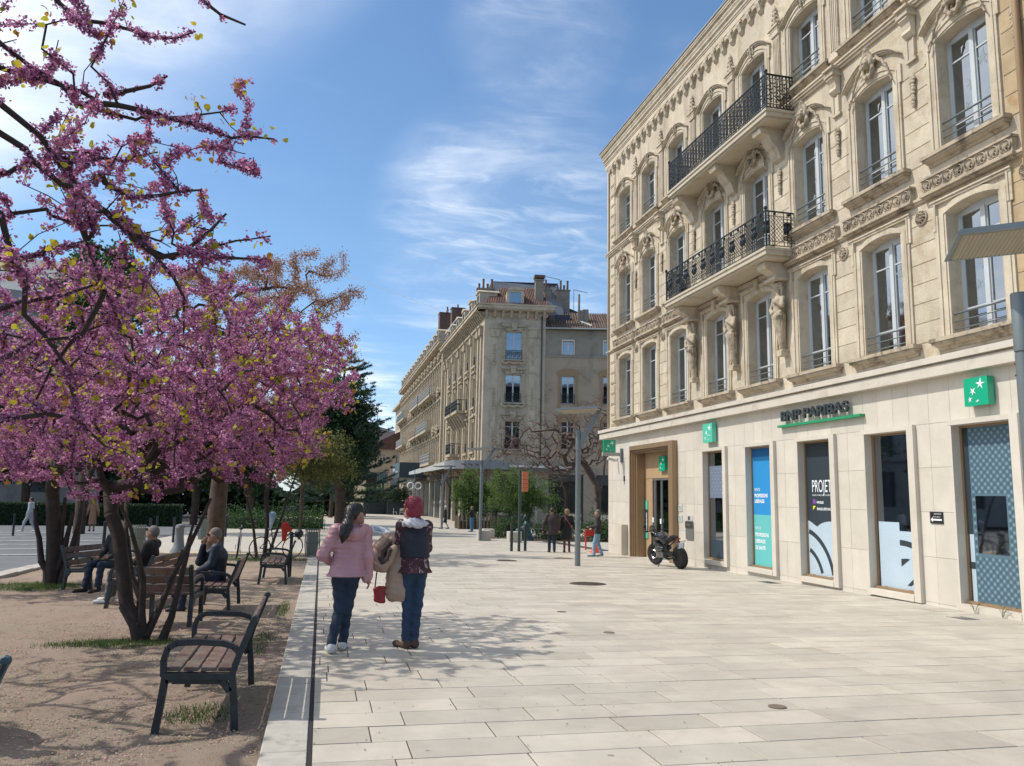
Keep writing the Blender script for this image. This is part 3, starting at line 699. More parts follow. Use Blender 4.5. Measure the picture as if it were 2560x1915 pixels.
# ---- entrance
dr = MB(); y0, y1 = DOOR; o = .19
dr.box(-o, .3, y0, y0 + .30, -.75, 3.43); dr.box(-o, .35, y0 + .30, y1, 3.28, 3.43); dr.box(-o, .0, y1 - .07, y1, -.75, 3.28)
dr.box(-o + .06, .1, y1 - .14, y1 - .072, -.75, 3.24); dr.box(-o + .12, .2, y1 - .21, y1 - .142, -.75, 3.20); dr.box(-.01, .34, y1 - .30, y1 - .212, -.75, 3.16)
dr.box(-o + .06, .1, y0 + .30, y1 - .15, 3.22, 3.277); dr.box(-o + .12, .2, y0 + .30, y1 - .22, 3.16, 3.217)
en = bp(dr, 'entrance_surround', bronze)
tan = M('tan enamel panel', (.42, .29, .165), .4, var=(1.5, .04))
b = MB(); b.box(.30, .36, y0 + .30, y1 - .30, 2.27, 3.18); b.build('transom_panel', tan, en)
b = MB(); b.box(.31, .36, 26.18, y1 - .30, -.75, 2.26); b.box(.30, .312, 26.22, y1 - .34, -.7, 2.2); b.build('side_panel', tan, en)
b = MB(); b.box(.33, .34, y0 + .3, 26.16, -.75, 2.26); b.build('door_leaf', glassmat('door glass', alpha=.6), en)
b = MB(); b.box(.30, .335, 25.98, 26.02, -.7, 2.24); b.box(.30, .335, 25.42, 25.47, -.7, 2.24); b.box(.3, .335, y0 + .3, 26.1, 2.2, 2.26); b.build('door_rail', M('brushed steel', (.45, .45, .43), .35, .8), en)
b = MB(); b.box(.6, .65, y0, 26.2, -1, 2.3); b.build('lobby', M('grey lobby', (.16, .15, .13), .8, var=(1, .3)), en)
for yy, zz in ((26.1, .75), (25.45, .72), (25.9, .05)):
    b = MB(); b.box(.28, .30, yy - .05, yy + .05, zz, zz + .17); b.build('door_notice', whitef, en)
b = MB(); b.box(.285, .30, 26.55, 26.78, .15, 1.5); s1 = b.build('door_strip', navy, en); b = MB(); b.box(.283, .2845, 26.56, 26.77, 1.18, 1.5); b.box(.283, .2845, 26.56, 26.77, .17, .38); b.build('door_strip', greenl, en)
for p in starset(26.745, 1.2, 26.585, 1.46):
    b = MB(); flatpoly(b, p, .281); b.build('star', white, en, fix=False)
for k in range(14):
    b = MB(); rect(b, .2835, 26.62, 26.72 - .03 * (k % 3 == 0), .45 + k * .045, .475 + k * .045); b.build('door_letters', whitef, en, fix=False)
b = MB(); b.box(-.02, .0, 26.98, 27.06, .95, 1.05); b.build('intercom', M('steel button', (.5, .48, .45), .35, .8), en)
en.location = (0, -BO.y, -BO.z)
# ---- long cornice over the shop
cn = MB()
for (o0, z0, z1) in ((.20, 3.88, 4.08), (.15, 4.08, 4.12), (.25, 4.12, 4.235)): cn.box(-o0, .1, YN, 30.1 + o0, z0, z1)
cn.prism([(-.2, 4.235), (0, 4.30), (.1, 4.30), (.1, 4.235)], 'y', YN, 30.3)
bp(cn, 'shop_cornice', M('pale cornice stone', (.55, .50, .42), .6, var=(2.2, .05), bump=(50, .25, .004), stain=(3.0, (.40, .34, .27), .5, .75)))
# ---- windows above
def upwin(zs, zt, rise, nrail, openleaf=False):
    H_ = zt - zs + rise; w = HW
    fr = MB(); x0, x1 = .24, .30; tz = zs + (zt - zs) * .80 - .02
    fr.box(x0, x1, -w, -w + .055, zs, zt + .03); fr.box(x0, x1, w - .055, w, zs, zt + .03); fr.box(x0, x1, -w + .055, w - .055, zs, zs + .06)
    fr.prism([(w - .055, zt - .06)] + [(p[0] * .9, p[1] - .0) for p in arch(0, zt, HW, rise)] + [(-w + .055, zt - .06)], 'x', x0, x1)
    fr.box(x0 - .02, x1, -.05, .05, zs + .06, zt - .03)
    for s in (-1, 1):
        ya, yb = (s * .05, s * (w - .055)); ya, yb = min(ya, yb), max(ya, yb)
        fr.box(x0 + .01, x1 - .01, ya, ya + .022, zs + .06, zt - .02); fr.box(x0 + .01, x1 - .01, yb - .022, yb, zs + .06, zt - .02)
        fr.box(x0 + .012, x1 - .015, ya + .022, yb - .022, tz, tz + .028)
        fr.box(x0 + .012, x1 - .015, ya + .022, yb - .022, zs + .50, zs + .522)
    return fr
WM = []
for (zs, zt, rise, b0, b1) in LV:
    f = upwin(zs, zt, rise, 3).build('window', winframe, link_=False)
    tz = zs + (zt - zs) * .80 - .02; ps = []
    for s in (-1, 1):
        ya, yb = (.072, HW - .077) if s > 0 else (-HW + .077, -.072)
        for (za, zb) in ((zs + .06, zs + .5), (zs + .522, tz), (tz + .028, zt - .03)):
            g = MB(); g.box(.272, .276, ya, yb, za, zb); ps.append(g.build('pane', glass, link_=False))
    cu_ = MB()
    n_ = 14
    for s in (-1, 1):
        for k in range(n_):
            ya = s * (.10 + (.40) * k / n_) ; yb = s * (.10 + .40 * (k + 1) / n_)
            xa = .42 + .025 * math.sin(k * 2.1); xb = .42 + .025 * math.sin((k + 1) * 2.1)
            cu_.add([(xa, ya, zs + .1), (xb, yb, zs + .1), (xb, yb, zt), (xa, ya, zt)], [(0, 1, 2, 3)])
    cu_ = cu_.build('curtain', curtain, fix=False, link_=False)
    rl = []
    for q in range(3 if zs < 7 else 4):
        t = MB(); zz = zs + .12 + q * .145 ; t.tube([(.04, -HW - .0, zz), (.04, HW, zz)], .013 if q < (2 if zs < 7 else 3) else .022, 8); rl.append(t.build('rail', steelgrey, smooth=True, link_=False))
    WM.append((f, ps, cu_, rl))
# relief pieces shared by all bays
def archi(zs, zt, rise, ear=.05):
    """moulded surround: stepped fillets left, right and over the arch"""
    b = MB()
    for (h0, h1, o) in ((.005, .045, .022), (.045, .16, .04), (.16, .20, .062), (.20, .26, .045)):
        for s in (-1, 1):
            ya, yb = s * (HW + h0), s * (HW + h1); ya, yb = min(ya, yb), max(ya, yb)
            e0, e1 = (ya, yb); b.box(-o, 0.02, e0, e1, zs - .02, zt + .0)
            if h0 >= .16:
                zt2 = zt - .28; b.box(-o - .002, 0.02, e0 + (s * ear), e1 + (s * ear), zt2, zt + .27 + (h0 - .16))
        if h0 < .16:
            A = arch(0, zt, HW + h0, rise + h0 * .5); B = arch(0, zt, HW + h1, rise + h1 * 1.0)
            for i in range(8):
                q = [A[i], A[i + 1], B[i + 1], B[i]]; b.prism(q, 'x', -o, .02)
    b.box(-.06, .02, -HW - .26 - ear, HW + .26 + ear, zt + .225, zt + .27); b.box(-.085, .02, -HW - .28 - ear, HW + .28 + ear, zt + .272, zt + .30)
    return b
def archi2(zs, zt, rise, hood=True, hz=.62, hh=.78):
    b = MB()
    for (h0, h1, o) in ((.005, .045, .022), (.045, .15, .04), (.15, .185, .062), (.185, .235, .045)):
        for s in (-1, 1):
            ya, yb = s * (HW + h0), s * (HW + h1); ya, yb = min(ya, yb), max(ya, yb); b.box(-o, .02, ya, yb, zs - .02, zt)
        A = arch(0, zt, HW + h0, rise + h0 * 1.1, 10); B = arch(0, zt, HW + h1, rise + h1 * 1.1, 10)
        for i in range(10): b.prism([A[i], A[i + 1], B[i + 1], B[i]], 'x', -o, .02)
    for s in (-1, 1): b.box(-.05, .02, min(s * (HW + .185), s * (HW + .29)), max(s * (HW + .185), s * (HW + .29)), zt - .3, zt + .08)
    if hood:
        for (r0, r1, o) in ((0, .045, .06), (.045, .09, .10), (.09, .115, .13)):
            A = arch(0, zt + hz - .27, .86 + r0 * .4, .30 + r0, 12); B = arch(0, zt + hz - .27, .86 + r1 * .4, .30 + r1, 12)
            for i in range(12): b.prism([A[i], A[i + 1], B[i + 1], B[i]], 'x', -o, .02)
    return b
def sillmesh(z, hw=.99, d=.2):
    b = MB(); b.box(-d, .24, -hw, hw, z - .07, z); b.box(-d + .035, .02, -hw + .03, hw - .03, z - .115, z - .07)
    b.prism([(-d + .06, z - .115), (.02, z - .115), (.02, z - .21), (-.03, z - .21), (-.05, z - .16), (-d + .09, z - .15)], 'y', -hw + .06, hw - .06); return b
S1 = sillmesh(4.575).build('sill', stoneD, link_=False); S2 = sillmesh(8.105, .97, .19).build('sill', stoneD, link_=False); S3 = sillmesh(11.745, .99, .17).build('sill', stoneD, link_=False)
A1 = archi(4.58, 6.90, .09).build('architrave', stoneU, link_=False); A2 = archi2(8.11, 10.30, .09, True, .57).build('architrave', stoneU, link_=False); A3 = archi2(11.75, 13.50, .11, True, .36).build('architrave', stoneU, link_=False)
# palmette frieze tile over first floor
def palm():
    b = MB(); b.ring((-.135, 0, .0), .105, .013, 'x', 14, 4, -.6, pi + .6)
    for s in (-1, 1): b.ring((-.135, s * .04, -.055), .035, .010, 'x', 10, 4)
    for a in (-.8, -.4, 0, .4, .8): b.tube([(-.13, 0, -.05), (-.15, math.sin(a) * .045, -.01), (-.135, math.sin(a) * .075, math.cos(a) * .075)], [.008, .016, .006], 5)
    return b
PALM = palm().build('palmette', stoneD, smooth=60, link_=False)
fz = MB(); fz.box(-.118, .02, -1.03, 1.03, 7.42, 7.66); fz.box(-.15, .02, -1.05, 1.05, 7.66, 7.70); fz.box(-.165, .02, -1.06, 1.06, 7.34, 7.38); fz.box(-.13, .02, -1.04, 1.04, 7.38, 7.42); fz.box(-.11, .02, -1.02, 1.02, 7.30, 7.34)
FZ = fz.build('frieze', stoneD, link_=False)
def face_mask():
    s = Sol(.025); s.ball((-.09, 0, 0), (.10, .085, .115)); s.ball((-.165, 0, -.075), (.035, .04, .035)); s.cone((-.185, 0, .02), (-.205, 0, -.025), .012, .018, .012)
    for q in (-1, 1): s.ball((-.165, q * .036, .025), (.02, .022, .016), .012); s.ball((-.17, q * .045, -.03), (.03, .028, .03)); s.cone((-.16, q * .015, .05), (-.15, q * .06, .045), .011, .008, .01)
    s.cone((-.18, -.018, -.052), (-.18, .018, -.052), .011, .011, .008)
    for i in range(16):
        a = -.5 + (pi + 1) * i / 15; s.ball((-.10, math.cos(a) * .115, math.sin(a) * .13 + .01), (.05, .032, .032), .02)
    s.chain([(-.1, -.07, .12), (-.14, -.03, .2), (-.12, .03, .19), (-.1, .08, .14)], [.03, .035, .03, .025]); s.cone((-.1, 0, .14), (-.13, .02, .26), .04, .015)
    for q in (-1, 1):
        s.chain([(-.08, q * .10, -.05), (-.1, q * .12, -.16), (-.1, q * .05, -.25), (-.1, 0, -.22)], [.03, .035, .025, .03])
        pts = [(-.07, q * (.14 + .055 * i), -.02 - .012 * i * i + .03 * (i % 2)) for i in range(8)]; s.chain(pts, [.03 - .0025 * i for i in range(8)], .02)
        for p in pts[1:]: s.ball((p[0] - .02, p[1], p[2] + .02), .017, .01)
    return s
MASK = face_mask().mesh('carved_head', stoneD, res=.013, link_=False); MASK.transform(Matrix.Scale(1.28, 4))
def drop():
    s = Sol(.012); z = 0
    for (dz, r) in ((.0, .05), (-.06, .085), (-.12, .07), (-.2, .055), (-.27, .06), (-.34, .05), (-.42, .035), (-.48, .045), (-.55, .03)):
        s.ball((-.05, .012 * math.sin(dz * 30), dz), (.05, r * .8, .045))
        for q in (-1, 1): s.ball((-.06, q * r * .7, dz - .015), (.03, .025, .03))
    s.ball((-.05, 0, -.62), (.035, .035, .05)); return s
DROP = drop().mesh('fruit_drop', stoneD, res=.013, link_=False)
def rosette():
    b = MB(); b.lathe([(.0, .0), (.15, .0), (.155, .03), (.13, .045), (.125, .02), (.0, .02)], (0, 0, 0), 20, Matrix.Rotation(-pi / 2, 3, 'Y'))
    for i in range(10):
        a = 2 * pi * i / 10; b.tube([(-.02, .03 * math.cos(a), .03 * math.sin(a)), (-.06, .075 * math.cos(a), .075 * math.sin(a)), (-.03, .115 * math.cos(a), .115 * math.sin(a))], [.012, .024, .010], 6)
    b.lathe([(0, 0), (.03, 0), (.028, .05), (.01, .07), (0, .07)], (0, 0, 0), 8, Matrix.Rotation(-pi / 2, 3, 'Y')); return b
ROS = rosette().build('rosette', stoneD, smooth=50, link_=False)
def bracket():                                        # console under the third-floor band, at the piers
    b = MB(); b.prism([(-.02, 0), (-.20, 0), (-.22, -.06), (-.16, -.12), (-.13, -.25), (-.15, -.33), (-.08, -.40), (-.02, -.42)], 'y', -.12, .12)
    b.box(-.24, .02, -.16, .16, 0, .06); b.box(-.21, .02, -.14, .14, .06, .16); b.box(-.27, .02, -.18, .18, .16, .21)
    b.box(-.05, .02, -.10, .10, -.86, -.43); b.box(-.075, .02, -.14, .14, -.92, -.86); b.box(-.07, .02, -.10, -.07, -.84, -.45); b.box(-.07, .02, .07, .10, -.84, -.45); return b
BRK = bracket().build('console', stoneU, link_=False)
def pilaster():
    b = MB(); b.box(-.05, .02, -.15, .15, 11.72, 13.75)
    for i in range(4): b.box(-.07, -.05, -.12 + i * .066, -.12 + i * .066 + .038, 11.85, 13.5)
    b.box(-.09, .02, -.17, .17, 11.62, 11.72); b.box(-.10, .02, -.18, .18, 13.75, 13.82); b.box(-.13, .02, -.20, .20, 13.82, 13.88); b.box(-.09, .02, -.165, .165, 13.60, 13.75); return b
PIL = pilaster().build('pilaster', stoneU, link_=False)
def acro():
    s = Sol(.012); s.cone((-.04, 0, 13.9), (-.05, 0, 14.45), .05, .02)
    for i, (h, w_) in enumerate(((.12, .14), (.24, .12), (.36, .08), (.48, .05))):
        for q in (-1, 1): s.chain([(-.04, 0, 13.88 + h - .05), (-.06, q * w_ * .7, 13.9 + h), (-.06, q * w_, 13.86 + h)], [.025, .022, .02])
    for q in (-1, 1): s.chain([(-.04, q * .05, 13.92), (-.05, q * .2, 13.95), (-.05, q * .3, 13.88), (-.05, q * .38, 13.9)], [.03, .03, .025, .015])
    return s
ACR = acro().mesh('acroterion', stoneD, res=.014, link_=False)
def keyst():
    s = Sol(.012); s.ball((-.05, 0, 13.83), (.05, .06, .09)); s.cone((-.06, 0, 13.7), (-.1, 0, 13.95), .03, .045)
    for q in (-1, 1): s.chain([(-.06, q * .06, 13.93), (-.09, q * .11, 13.9), (-.06, q * .12, 13.80), (-.05, q * .09, 13.72)], [.025, .03, .025, .018])
    return s
KEY = keyst().mesh('keystone', stoneD, res=.013, link_=False)
BZ = {}
def blk(w_, h, o=.012, mat=stoneU):
    k = (round(w_, 2), round(h, 2), mat.name)
    if k not in BZ:
        b = MB(); g = .010; e = .008
        b.add([(0.004, -w_ / 2, 0), (0.004, w_ / 2, 0), (.004, w_ / 2, h), (.004, -w_ / 2, h), (-o, -w_ / 2 + 0, g + e), (-o, w_ / 2, g + e), (-o, w_ / 2, h - g), (-o, -w_ / 2, h - g), (-.0, -w_ / 2, g), (0, w_ / 2, g), (0, w_ / 2, h - g + e / 2), (0, -w_ / 2, h - g + e / 2)],
              [(4, 5, 6, 7), (8, 9, 5, 4), (7, 6, 10, 11), (8, 4, 7, 11), (5, 9, 10, 6)])
        BZ[k] = b.build('stone_block', mat, link_=False)
    return BZ[k]
def bi(name, me, y, z=0, x=0, parent=None): return inst(name, me, bank, (x, y - BO.y, z - BO.z))
def sub(name, me, par, loc=(0, 0, 0)): return inst(name, me, par, loc)
for ci, c in enumerate(CY):
    for li in range(3):
        f, ps, cu_, rl = WM[li]
        bal = (ci in (3, 4) and li in (1, 2)) or (ci == 2 and li in (1, 2)) and False
        wn = bi('window', f, c)
        for p in ps: sub('pane', p, wn)
        vv = (ci * 5 + li * 3) % 7
        if vv not in (1, 4): q_ = sub('curtain', cu_, wn, (rg.uniform(0, .05), rg.uniform(-.03, .03), 0))
        if vv in (2, 5):
            bl_ = MB(); hb = rg.uniform(.3, 1.1); zt_ = LV[li][1]; bl_.box(.33, .34, -.5, .5, zt_ - hb, zt_ + .02); bl_.build('roller_blind', M('cream blind', (.42, .40, .35), .8), wn)
        if (ci, li) in ((7, 0), (7, 1), (6, 0), (5, 1), (6, 2)):
            zt_ = LV[li][1]; lb_ = MB()
            for p_ in starset(.45, zt_ - 1.75, -.45, zt_ - .35)[:3]: flatpoly(lb_, p_, .2695)
            lb_.build('window_print', M('faint bird print', (.22, .27, .29), .6), wn, fix=False)
        if not bal:
            for r in rl: sub('rail', r, wn)
    bi('sill', S1, c); bi('architrave', A1, c); bi('frieze', FZ, c) if ci not in (3, 4) else None
    if ci not in (3, 4):
        for k in range(8): bi('palmette', PALM, c - .90 + k * .257, 7.53)
    if ci not in (3, 4): bi('sill', S2, c); bi('sill', S3, c)
    bi('architrave', A2, c); bi('architrave', A3, c); bi('carved_head', MASK, c, 10.86); bi('keystone', KEY, c)
PY = [(CY[i] + CY[i + 1]) / 2 for i in range(len(CY) - 1)]
for i, p in enumerate(PY):
    w_ = CY[i] - CY[i + 1] - 2 * (HW + .27)
    mt = stoneY if i >= 7 else stoneU
    for r in range(7):
        if i in (2, 3, 4) and 5.1 < 4.78 + r * .385 + .2 < 7.2: continue
        bi('stone_block', blk(w_, .385, mat=mt), p, 4.58 + r * .385)
    for r in range(6): bi('stone_block', blk(w_, .385, mat=mt), p, 8.05 + r * .385)
    if i not in (2, 3, 4): bi('rosette', ROS, p, 7.02, -.01)
    bi('fruit_drop', DROP, p, 9.93); bi('console', BRK, p, 11.16) if i not in (2, 3, 4) else None
    bi('pilaster', PIL, p); bi('acroterion', ACR, p)
# string courses and cornice
b = MB()
for (o, z0, z1) in ((.06, 11.30, 11.36), (.10, 11.36, 11.42), (.13, 11.42, 11.46)): b.box(-o, .01, YN, YF + o, z0, z1)
for (o, z0, z1) in ((.05, 7.31, 7.35), (.08, 7.35, 7.40)): b.box(-o, .01, YN, YF + o, z0, z1)
bp(b, 'string_course', stoneU)
b = MB()
for (o, z0, z1) in ((.09, 15.06, 15.12), (.11, 15.12, 15.30), (.13, 15.30, 15.36), (.15, 15.36, 15.44), (.20, 15.50, 15.56), (.23, 15.62, 15.70), (.25, 15.70, 15.74), (.28, 15.74, 15.80), (.30, 15.80, 15.88)):
    b.box(-o, .3, YN, YF + o, z0, z1)
b.prism([(-.15, 15.44), (-.20, 15.50), (.3, 15.50), (.3, 15.44)], 'y', YN, YF + .15); b.prism([(-.20, 15.56), (-.23, 15.62), (.3, 15.62), (.3, 15.56)], 'y', YN, YF + .2)
bp(b, 'roof_cornice', stoneU)
b = MB(); b.prism([(-.33, 15.88), (-.31, 15.95), (2.5, 16.3), (12, 16.3), (12, 15.88)], 'y', YN, YF + .32); bp(b, 'roof', zinc)
b = MB(); b.box(2.0, 2.9, 20.2, 20.9, 16.3, 17.6); b.box(1.95, 2.95, 20.15, 20.95, 17.6, 17.7); bp(b, 'chimney', M('dark chimney', (.12, .10, .09), .9, bump=(30, .5)))
cb = MB(); cb.prism([(0, 15.05), (-.16, 15.05), (-.16, 14.95), (-.11, 14.82), (-.10, 14.75), (-.04, 14.67), (0, 14.66)], 'y', -.075, .075); cb.box(-.15, 0, -.13, .13, 14.98, 15.055)
cb = cb.build('corbel', stoneU, link_=False)
ca = MB(); pa = arch(0, 14.86, .17, .13, 6); ca.prism([(.255, 15.05), (.255, 14.86)] + pa + [(-.255, 14.86), (-.255, 15.05)], 'x', -.09, 0); ca = ca.build('corbel_arch', stoneU, link_=False)
y = YN + .3
while y < 29.4: bi('corbel', cb, y, 0); bi('corbel_arch', ca, y + .255, 0); y += .51
# corner pier with bossed blocks
for (z0, z1) in ((4.35, 7.25), (7.95, 11.2), (11.6, 14.6)):
    n = int((z1 - z0) / .385)
    for r in range(n):
        h = (z1 - z0) / n; b = MB(); b.box(-.03, .01, 28.94, 29.50, z0 + r * h + .02, z0 + (r + 1) * h - .02); b.box(-.05, -.03, 29.0, 29.44, z0 + r * h + .07, z0 + (r + 1) * h - .07); bp(b, 'corner_block', stoneU)
b = MB(); b.tube([(-.05, 29.70, 4.3), (-.05, 29.70, 15.0)], .045, 8)
bp(b, 'drainpipe', M('cream pipe', (.4, .34, .26), .6), smooth=True)
b = MB(); b.tube([(-.08, 10.02, 4.3), (-.08, 10.02, 15.4)], .055, 8); bp(b, 'drainpipe', M('stained pipe', (.33, .22, .12), .6), smooth=True)

# ---- the two balconies with their brackets and figures
def scroll(b, x, y, z, r, s, axis='x'):
    b.ring((x, y, z), r, .009, axis, 12, 4, 0, 4.6) if s > 0 else b.ring((x, y, z), r, .009, axis, 12, 4, pi - 4.6, pi)
def balcony(z, y0, y1, dpt, h, kind):
    t = MB(); t.box(-dpt, .0, y0, y1, z - .17, z - .06); t.box(-dpt - .03, .0, y0 - .03, y1 + .03, z - .06, z); t.box(-dpt + .06, 0, y0 + .06, y1 - .06, z - .23, z - .17)
    o = bp(t, 'balcony_slab', M('balcony stone', (.5, .44, .34), .75, bump=(40, .4, .005), stain=(3, (.3, .25, .18), .5, .8)))
    b = MB(); zt = z + h; zb = z + .06; X = -dpt + .04
    ends = [((X, y0 + .03), (X, y1 - .03)), ((X, y0 + .03), (-.02, y0 + .03)), ((X, y1 - .03), (-.02, y1 - .03))]
    for (p, q) in ends:
        for zz, w_ in ((zt, .04), (zt - .11, .016), (zb + .10, .016), (zb, .022)): b.bar((p[0], p[1], zz), (q[0], q[1], zz), w_, w_ * .7)
        L = math.hypot(q[0] - p[0], q[1] - p[1]); n = max(2, round(L / .092)); ax = 'x' if abs(q[0] - p[0]) < .01 else 'y'
        for i in range(n + 1):
            u = i / n; x, y = p[0] + (q[0] - p[0]) * u, p[1] + (q[1] - p[1]) * u
            if kind == 0:
                b.bar((x, y, zb), (x, y, zt), .014)
                if i % 1 == 0 and i < n:
                    um = (i + .5) / n; xm, ym = p[0] + (q[0] - p[0]) * um, p[1] + (q[1] - p[1]) * um
                    b.ring((xm, ym, zt - .055), .035, .007, ax, 8, 4); b.ring((xm, ym, zb + .05), .035, .007, ax, 8, 4)
                    [b.ring((xm, ym, zb + .18 + .085 * j_), .038, .010, ax, 8, 4, (i + j_) % 3, 4.4 + (i + j_) % 3) for j_ in range(7)]
                    if i % 2 == 1: b.tube([(xm, ym, zb + .14), (xm, ym, zb + .70)], .011, 4)
            else:
                seg = i % 12
                if seg in (0, 1, 5, 6, 7, 11): b.bar((x, y, zb), (x, y, zt), .014)
                if i < n:
                    u2 = (i + 1) / n; x2, y2 = p[0] + (q[0] - p[0]) * u2, p[1] + (q[1] - p[1]) * u2; xm, ym = (x + x2) / 2, (y + y2) / 2
                    if seg in (2, 3, 4, 8, 9, 10, 1, 7):
                        k = 6; hz = (zt - .11 - zb - .10) / k
                        for j in range(k):
                            za = zb + .10 + j * hz; b.bar((x, y, za), (x2, y2, za + hz), .009); b.bar((x2, y2, za), (x, y, za + hz), .009)
                    else:
                        for j in range(4): b.ring((xm, ym, zb + .2 + j * .15), .05, .011, ax, 10, 4)
                        b.lathe([(0, -.12), (.05, -.06), (.06, .02), (.03, .1), (.05, .16), (0, .2)], (xm, ym, zb + .42), 7)
                    if seg % 4 == 2: b.lathe([(0, -.04), (.035, -.02), (.035, .02), (0, .04)], (xm, ym, zt - .055), 8)
    for (x, y) in ((X, y0 + .03), (X, y1 - .03)):
        b.tube([(x, y, z), (x, y, zt + .03)], .024, 8); b.lathe([(0, 0), (.03, .01), (.045, .05), (.035, .09), (.0, .11)], (x, y, zt + .02), 10)
    b.build('railing', iron, o)
    return o
Z2, Z3 = 7.66, 11.17
balcony(Z2, 16.62, 22.45, .84, .92, 1); balcony(Z3, 16.5, 22.25, .80, .93, 0)
def fig():
    """a draped half figure growing out of a tapering pedestal; base at z = 0, about 2.05 m high"""
    s = Sol(.05)
    s.cone((-.10, 0, .16), (-.17, 0, .95), .07, .15, sc=(1, 1, 1)); s.ball((-.18, 0, 1.02), (.13, .19, .12)); s.cone((-.18, 0, 1.05), (-.19, 0, 1.25), .135, .125)
    s.ball((-.19, 0, 1.38), (.13, .19, .15)); s.cone((-.19, 0, 1.5), (-.20, 0, 1.62), .06, .055)
    s.ball((-.21, .01, 1.74), (.095, .085, .12)); s.cone((-.30, .01, 1.74), (-.315, .01, 1.70), .012, .018, .012)
    for i in range(14):
        a = 2 * pi * i / 14; s.ball((-.19 + .07 * math.cos(a), .10 * math.sin(a), 1.83 + .02 * math.sin(3 * a)), (.035, .035, .04), .02)
    for q in (-1, 1): s.chain([(-.17, q * .10, 1.8), (-.16, q * .12, 1.65), (-.17, q * .12, 1.55)], [.04, .035, .025], .02)
    s.chain([(-.19, .19, 1.44), (-.24, .26, 1.22), (-.31, .10, 1.10), (-.32, .02, 1.13)], [.06, .05, .042, .04], .03)
    s.chain([(-.19, -.19, 1.44), (-.25, -.25, 1.24), (-.32, -.06, 1.36), (-.32, .02, 1.42)], [.06, .05, .042, .04], .03)
    for k in range(9): s.ball((-.27 + .012 * k, .12 - .02 * k + .03 * (k % 2), 1.08 - .07 * k), (.055, .06, .05), .02)
    for k in range(7):
        a = -1.2 + .4 * k; s.cone((-.18 - .13 * math.cos(a), .19 * math.sin(a), 1.02), (-.12 - .06 * math.cos(a), .08 * math.sin(a), .35), .028, .014, .015)
    s.cone((-.24, .14, .98), (-.24, -.16, 1.1), .045, .04, .02)
    return s
FIG = fig().mesh('carved_figure', stoneD, res=.02, link_=False)
cap = MB(); cap.box(-.42, .0, -.24, .24, 1.90, 1.96); cap.box(-.36, .0, -.20, .20, 1.96, 2.04); cap.prism([(0, 2.04), (-.36, 2.04), (-.5, 2.12), (-.62, 2.16), (-.66, 2.24), (-.64, 2.34), (0, 2.34)], 'y', -.17, .17);
CAP = cap.build('bracket', stoneU, link_=False)
pd_ = MB(); pd_.box(-.22, 0, -.1, .1, .02, .14); pd_.box(-.2, 0, -.13, .13, .141, .17); PED = pd_.build('figure_pedestal', stoneU, link_=False)
cs = MB(); cs.prism([(0, 0), (-.66, 0), (-.70, -.06), (-.66, -.16), (-.45, -.2), (-.40, -.3), (-.30, -.45), (-.22, -.5), (-.12, -.75), (0, -.8)], 'y', -.19, .19); cs.box(-.62, -.48, -.21, .21, -.15, -.05)
CS3 = cs.build('bracket', stoneU, link_=False)
for i, p in enumerate((PY[2], PY[3], PY[4])):
    bi('carved_figure', FIG, p, 5.08); bi('figure_pedestal', PED, p, 5.08); bi('bracket', CAP, p, 5.08); bi('bracket', CS3, p, 10.94)
for c in (CY[3], CY[4]):
    b = MB(); b.prism([(-.09, 7.36), (.09, 7.36), (.06, 7.08), (-.06, 7.08)], 'x', -.13, 0)
    o = bp(b, 'keystone', stoneU); o.location.y += c
# ---- signs and fixtures on the front (things of their own)
def boxsign(y0, y1, z0, z1, label, x=-.17, t=.13, mat=green, small=None):
    r = thing('bank_sign', label, 'sign', (WX, (y0 + y1) / 2, z0)); off = Vector((0, -(y0 + y1) / 2, -z0))
    b = MB(); b.m = 0; b.box(x, x + t, y0, y1, z0, z1); o = b.build('sign_box', mat, r); o.location = off
    b = MB(); b.box(x + .01, max(0, x + t + .02), y0 + .05, y1 - .05, z0 + .05, z1 - .05); o = b.build('mount', greens, r); o.location = off
    for p in starset(y1, z0, y0, z1):
        b = MB(); flatpoly(b, p, x - .003); o = b.build('star', white, r, fix=False); o.location = off
    if small:
        o = text('BNP PARIBAS', small, x - .004, y1 - .26, z0 + .19, white, r, sx=.85); o.location = off
    return r
boxsign(11.02, 11.53, 3.25, 3.735, 'bright green square sign with white birds, right of the raised lettering')
boxsign(20.79, 21.37, 3.21, 3.76, 'pale green square sign with white birds above the narrow slate window', mat=greenl, small=.045)
boxsign(24.9, 25.38, 2.5, 3.0, 'small green sign with white birds on the bronze panel over the entrance', x=.20, t=.1)
boxsign(8.4, 9.0, 3.25, 3.85, 'green square sign partly hidden behind the near lamp post')
r = thing('raised_lettering', 'dark raised letters reading BNP PARIBAS above a thin green bar', 'sign', (WX, 16, 3.37)); off = Vector((0, -16, -3.37))
o = text('BNP PARIBAS', .325, -.10, 17.36, 3.505, M('anthracite letters', (.03, .04, .045), .5), r, name='letters', ext=.025, bold=.008, sx=1.36); o.location = off
o = bpy.data.objects['letters']
b = MB(); b.box(-.12, -.0, 14.38, 17.5, 3.355, 3.41); o = b.build('green_bar', M('green bar', (.02, .27, .12), .4), r); o.location = off
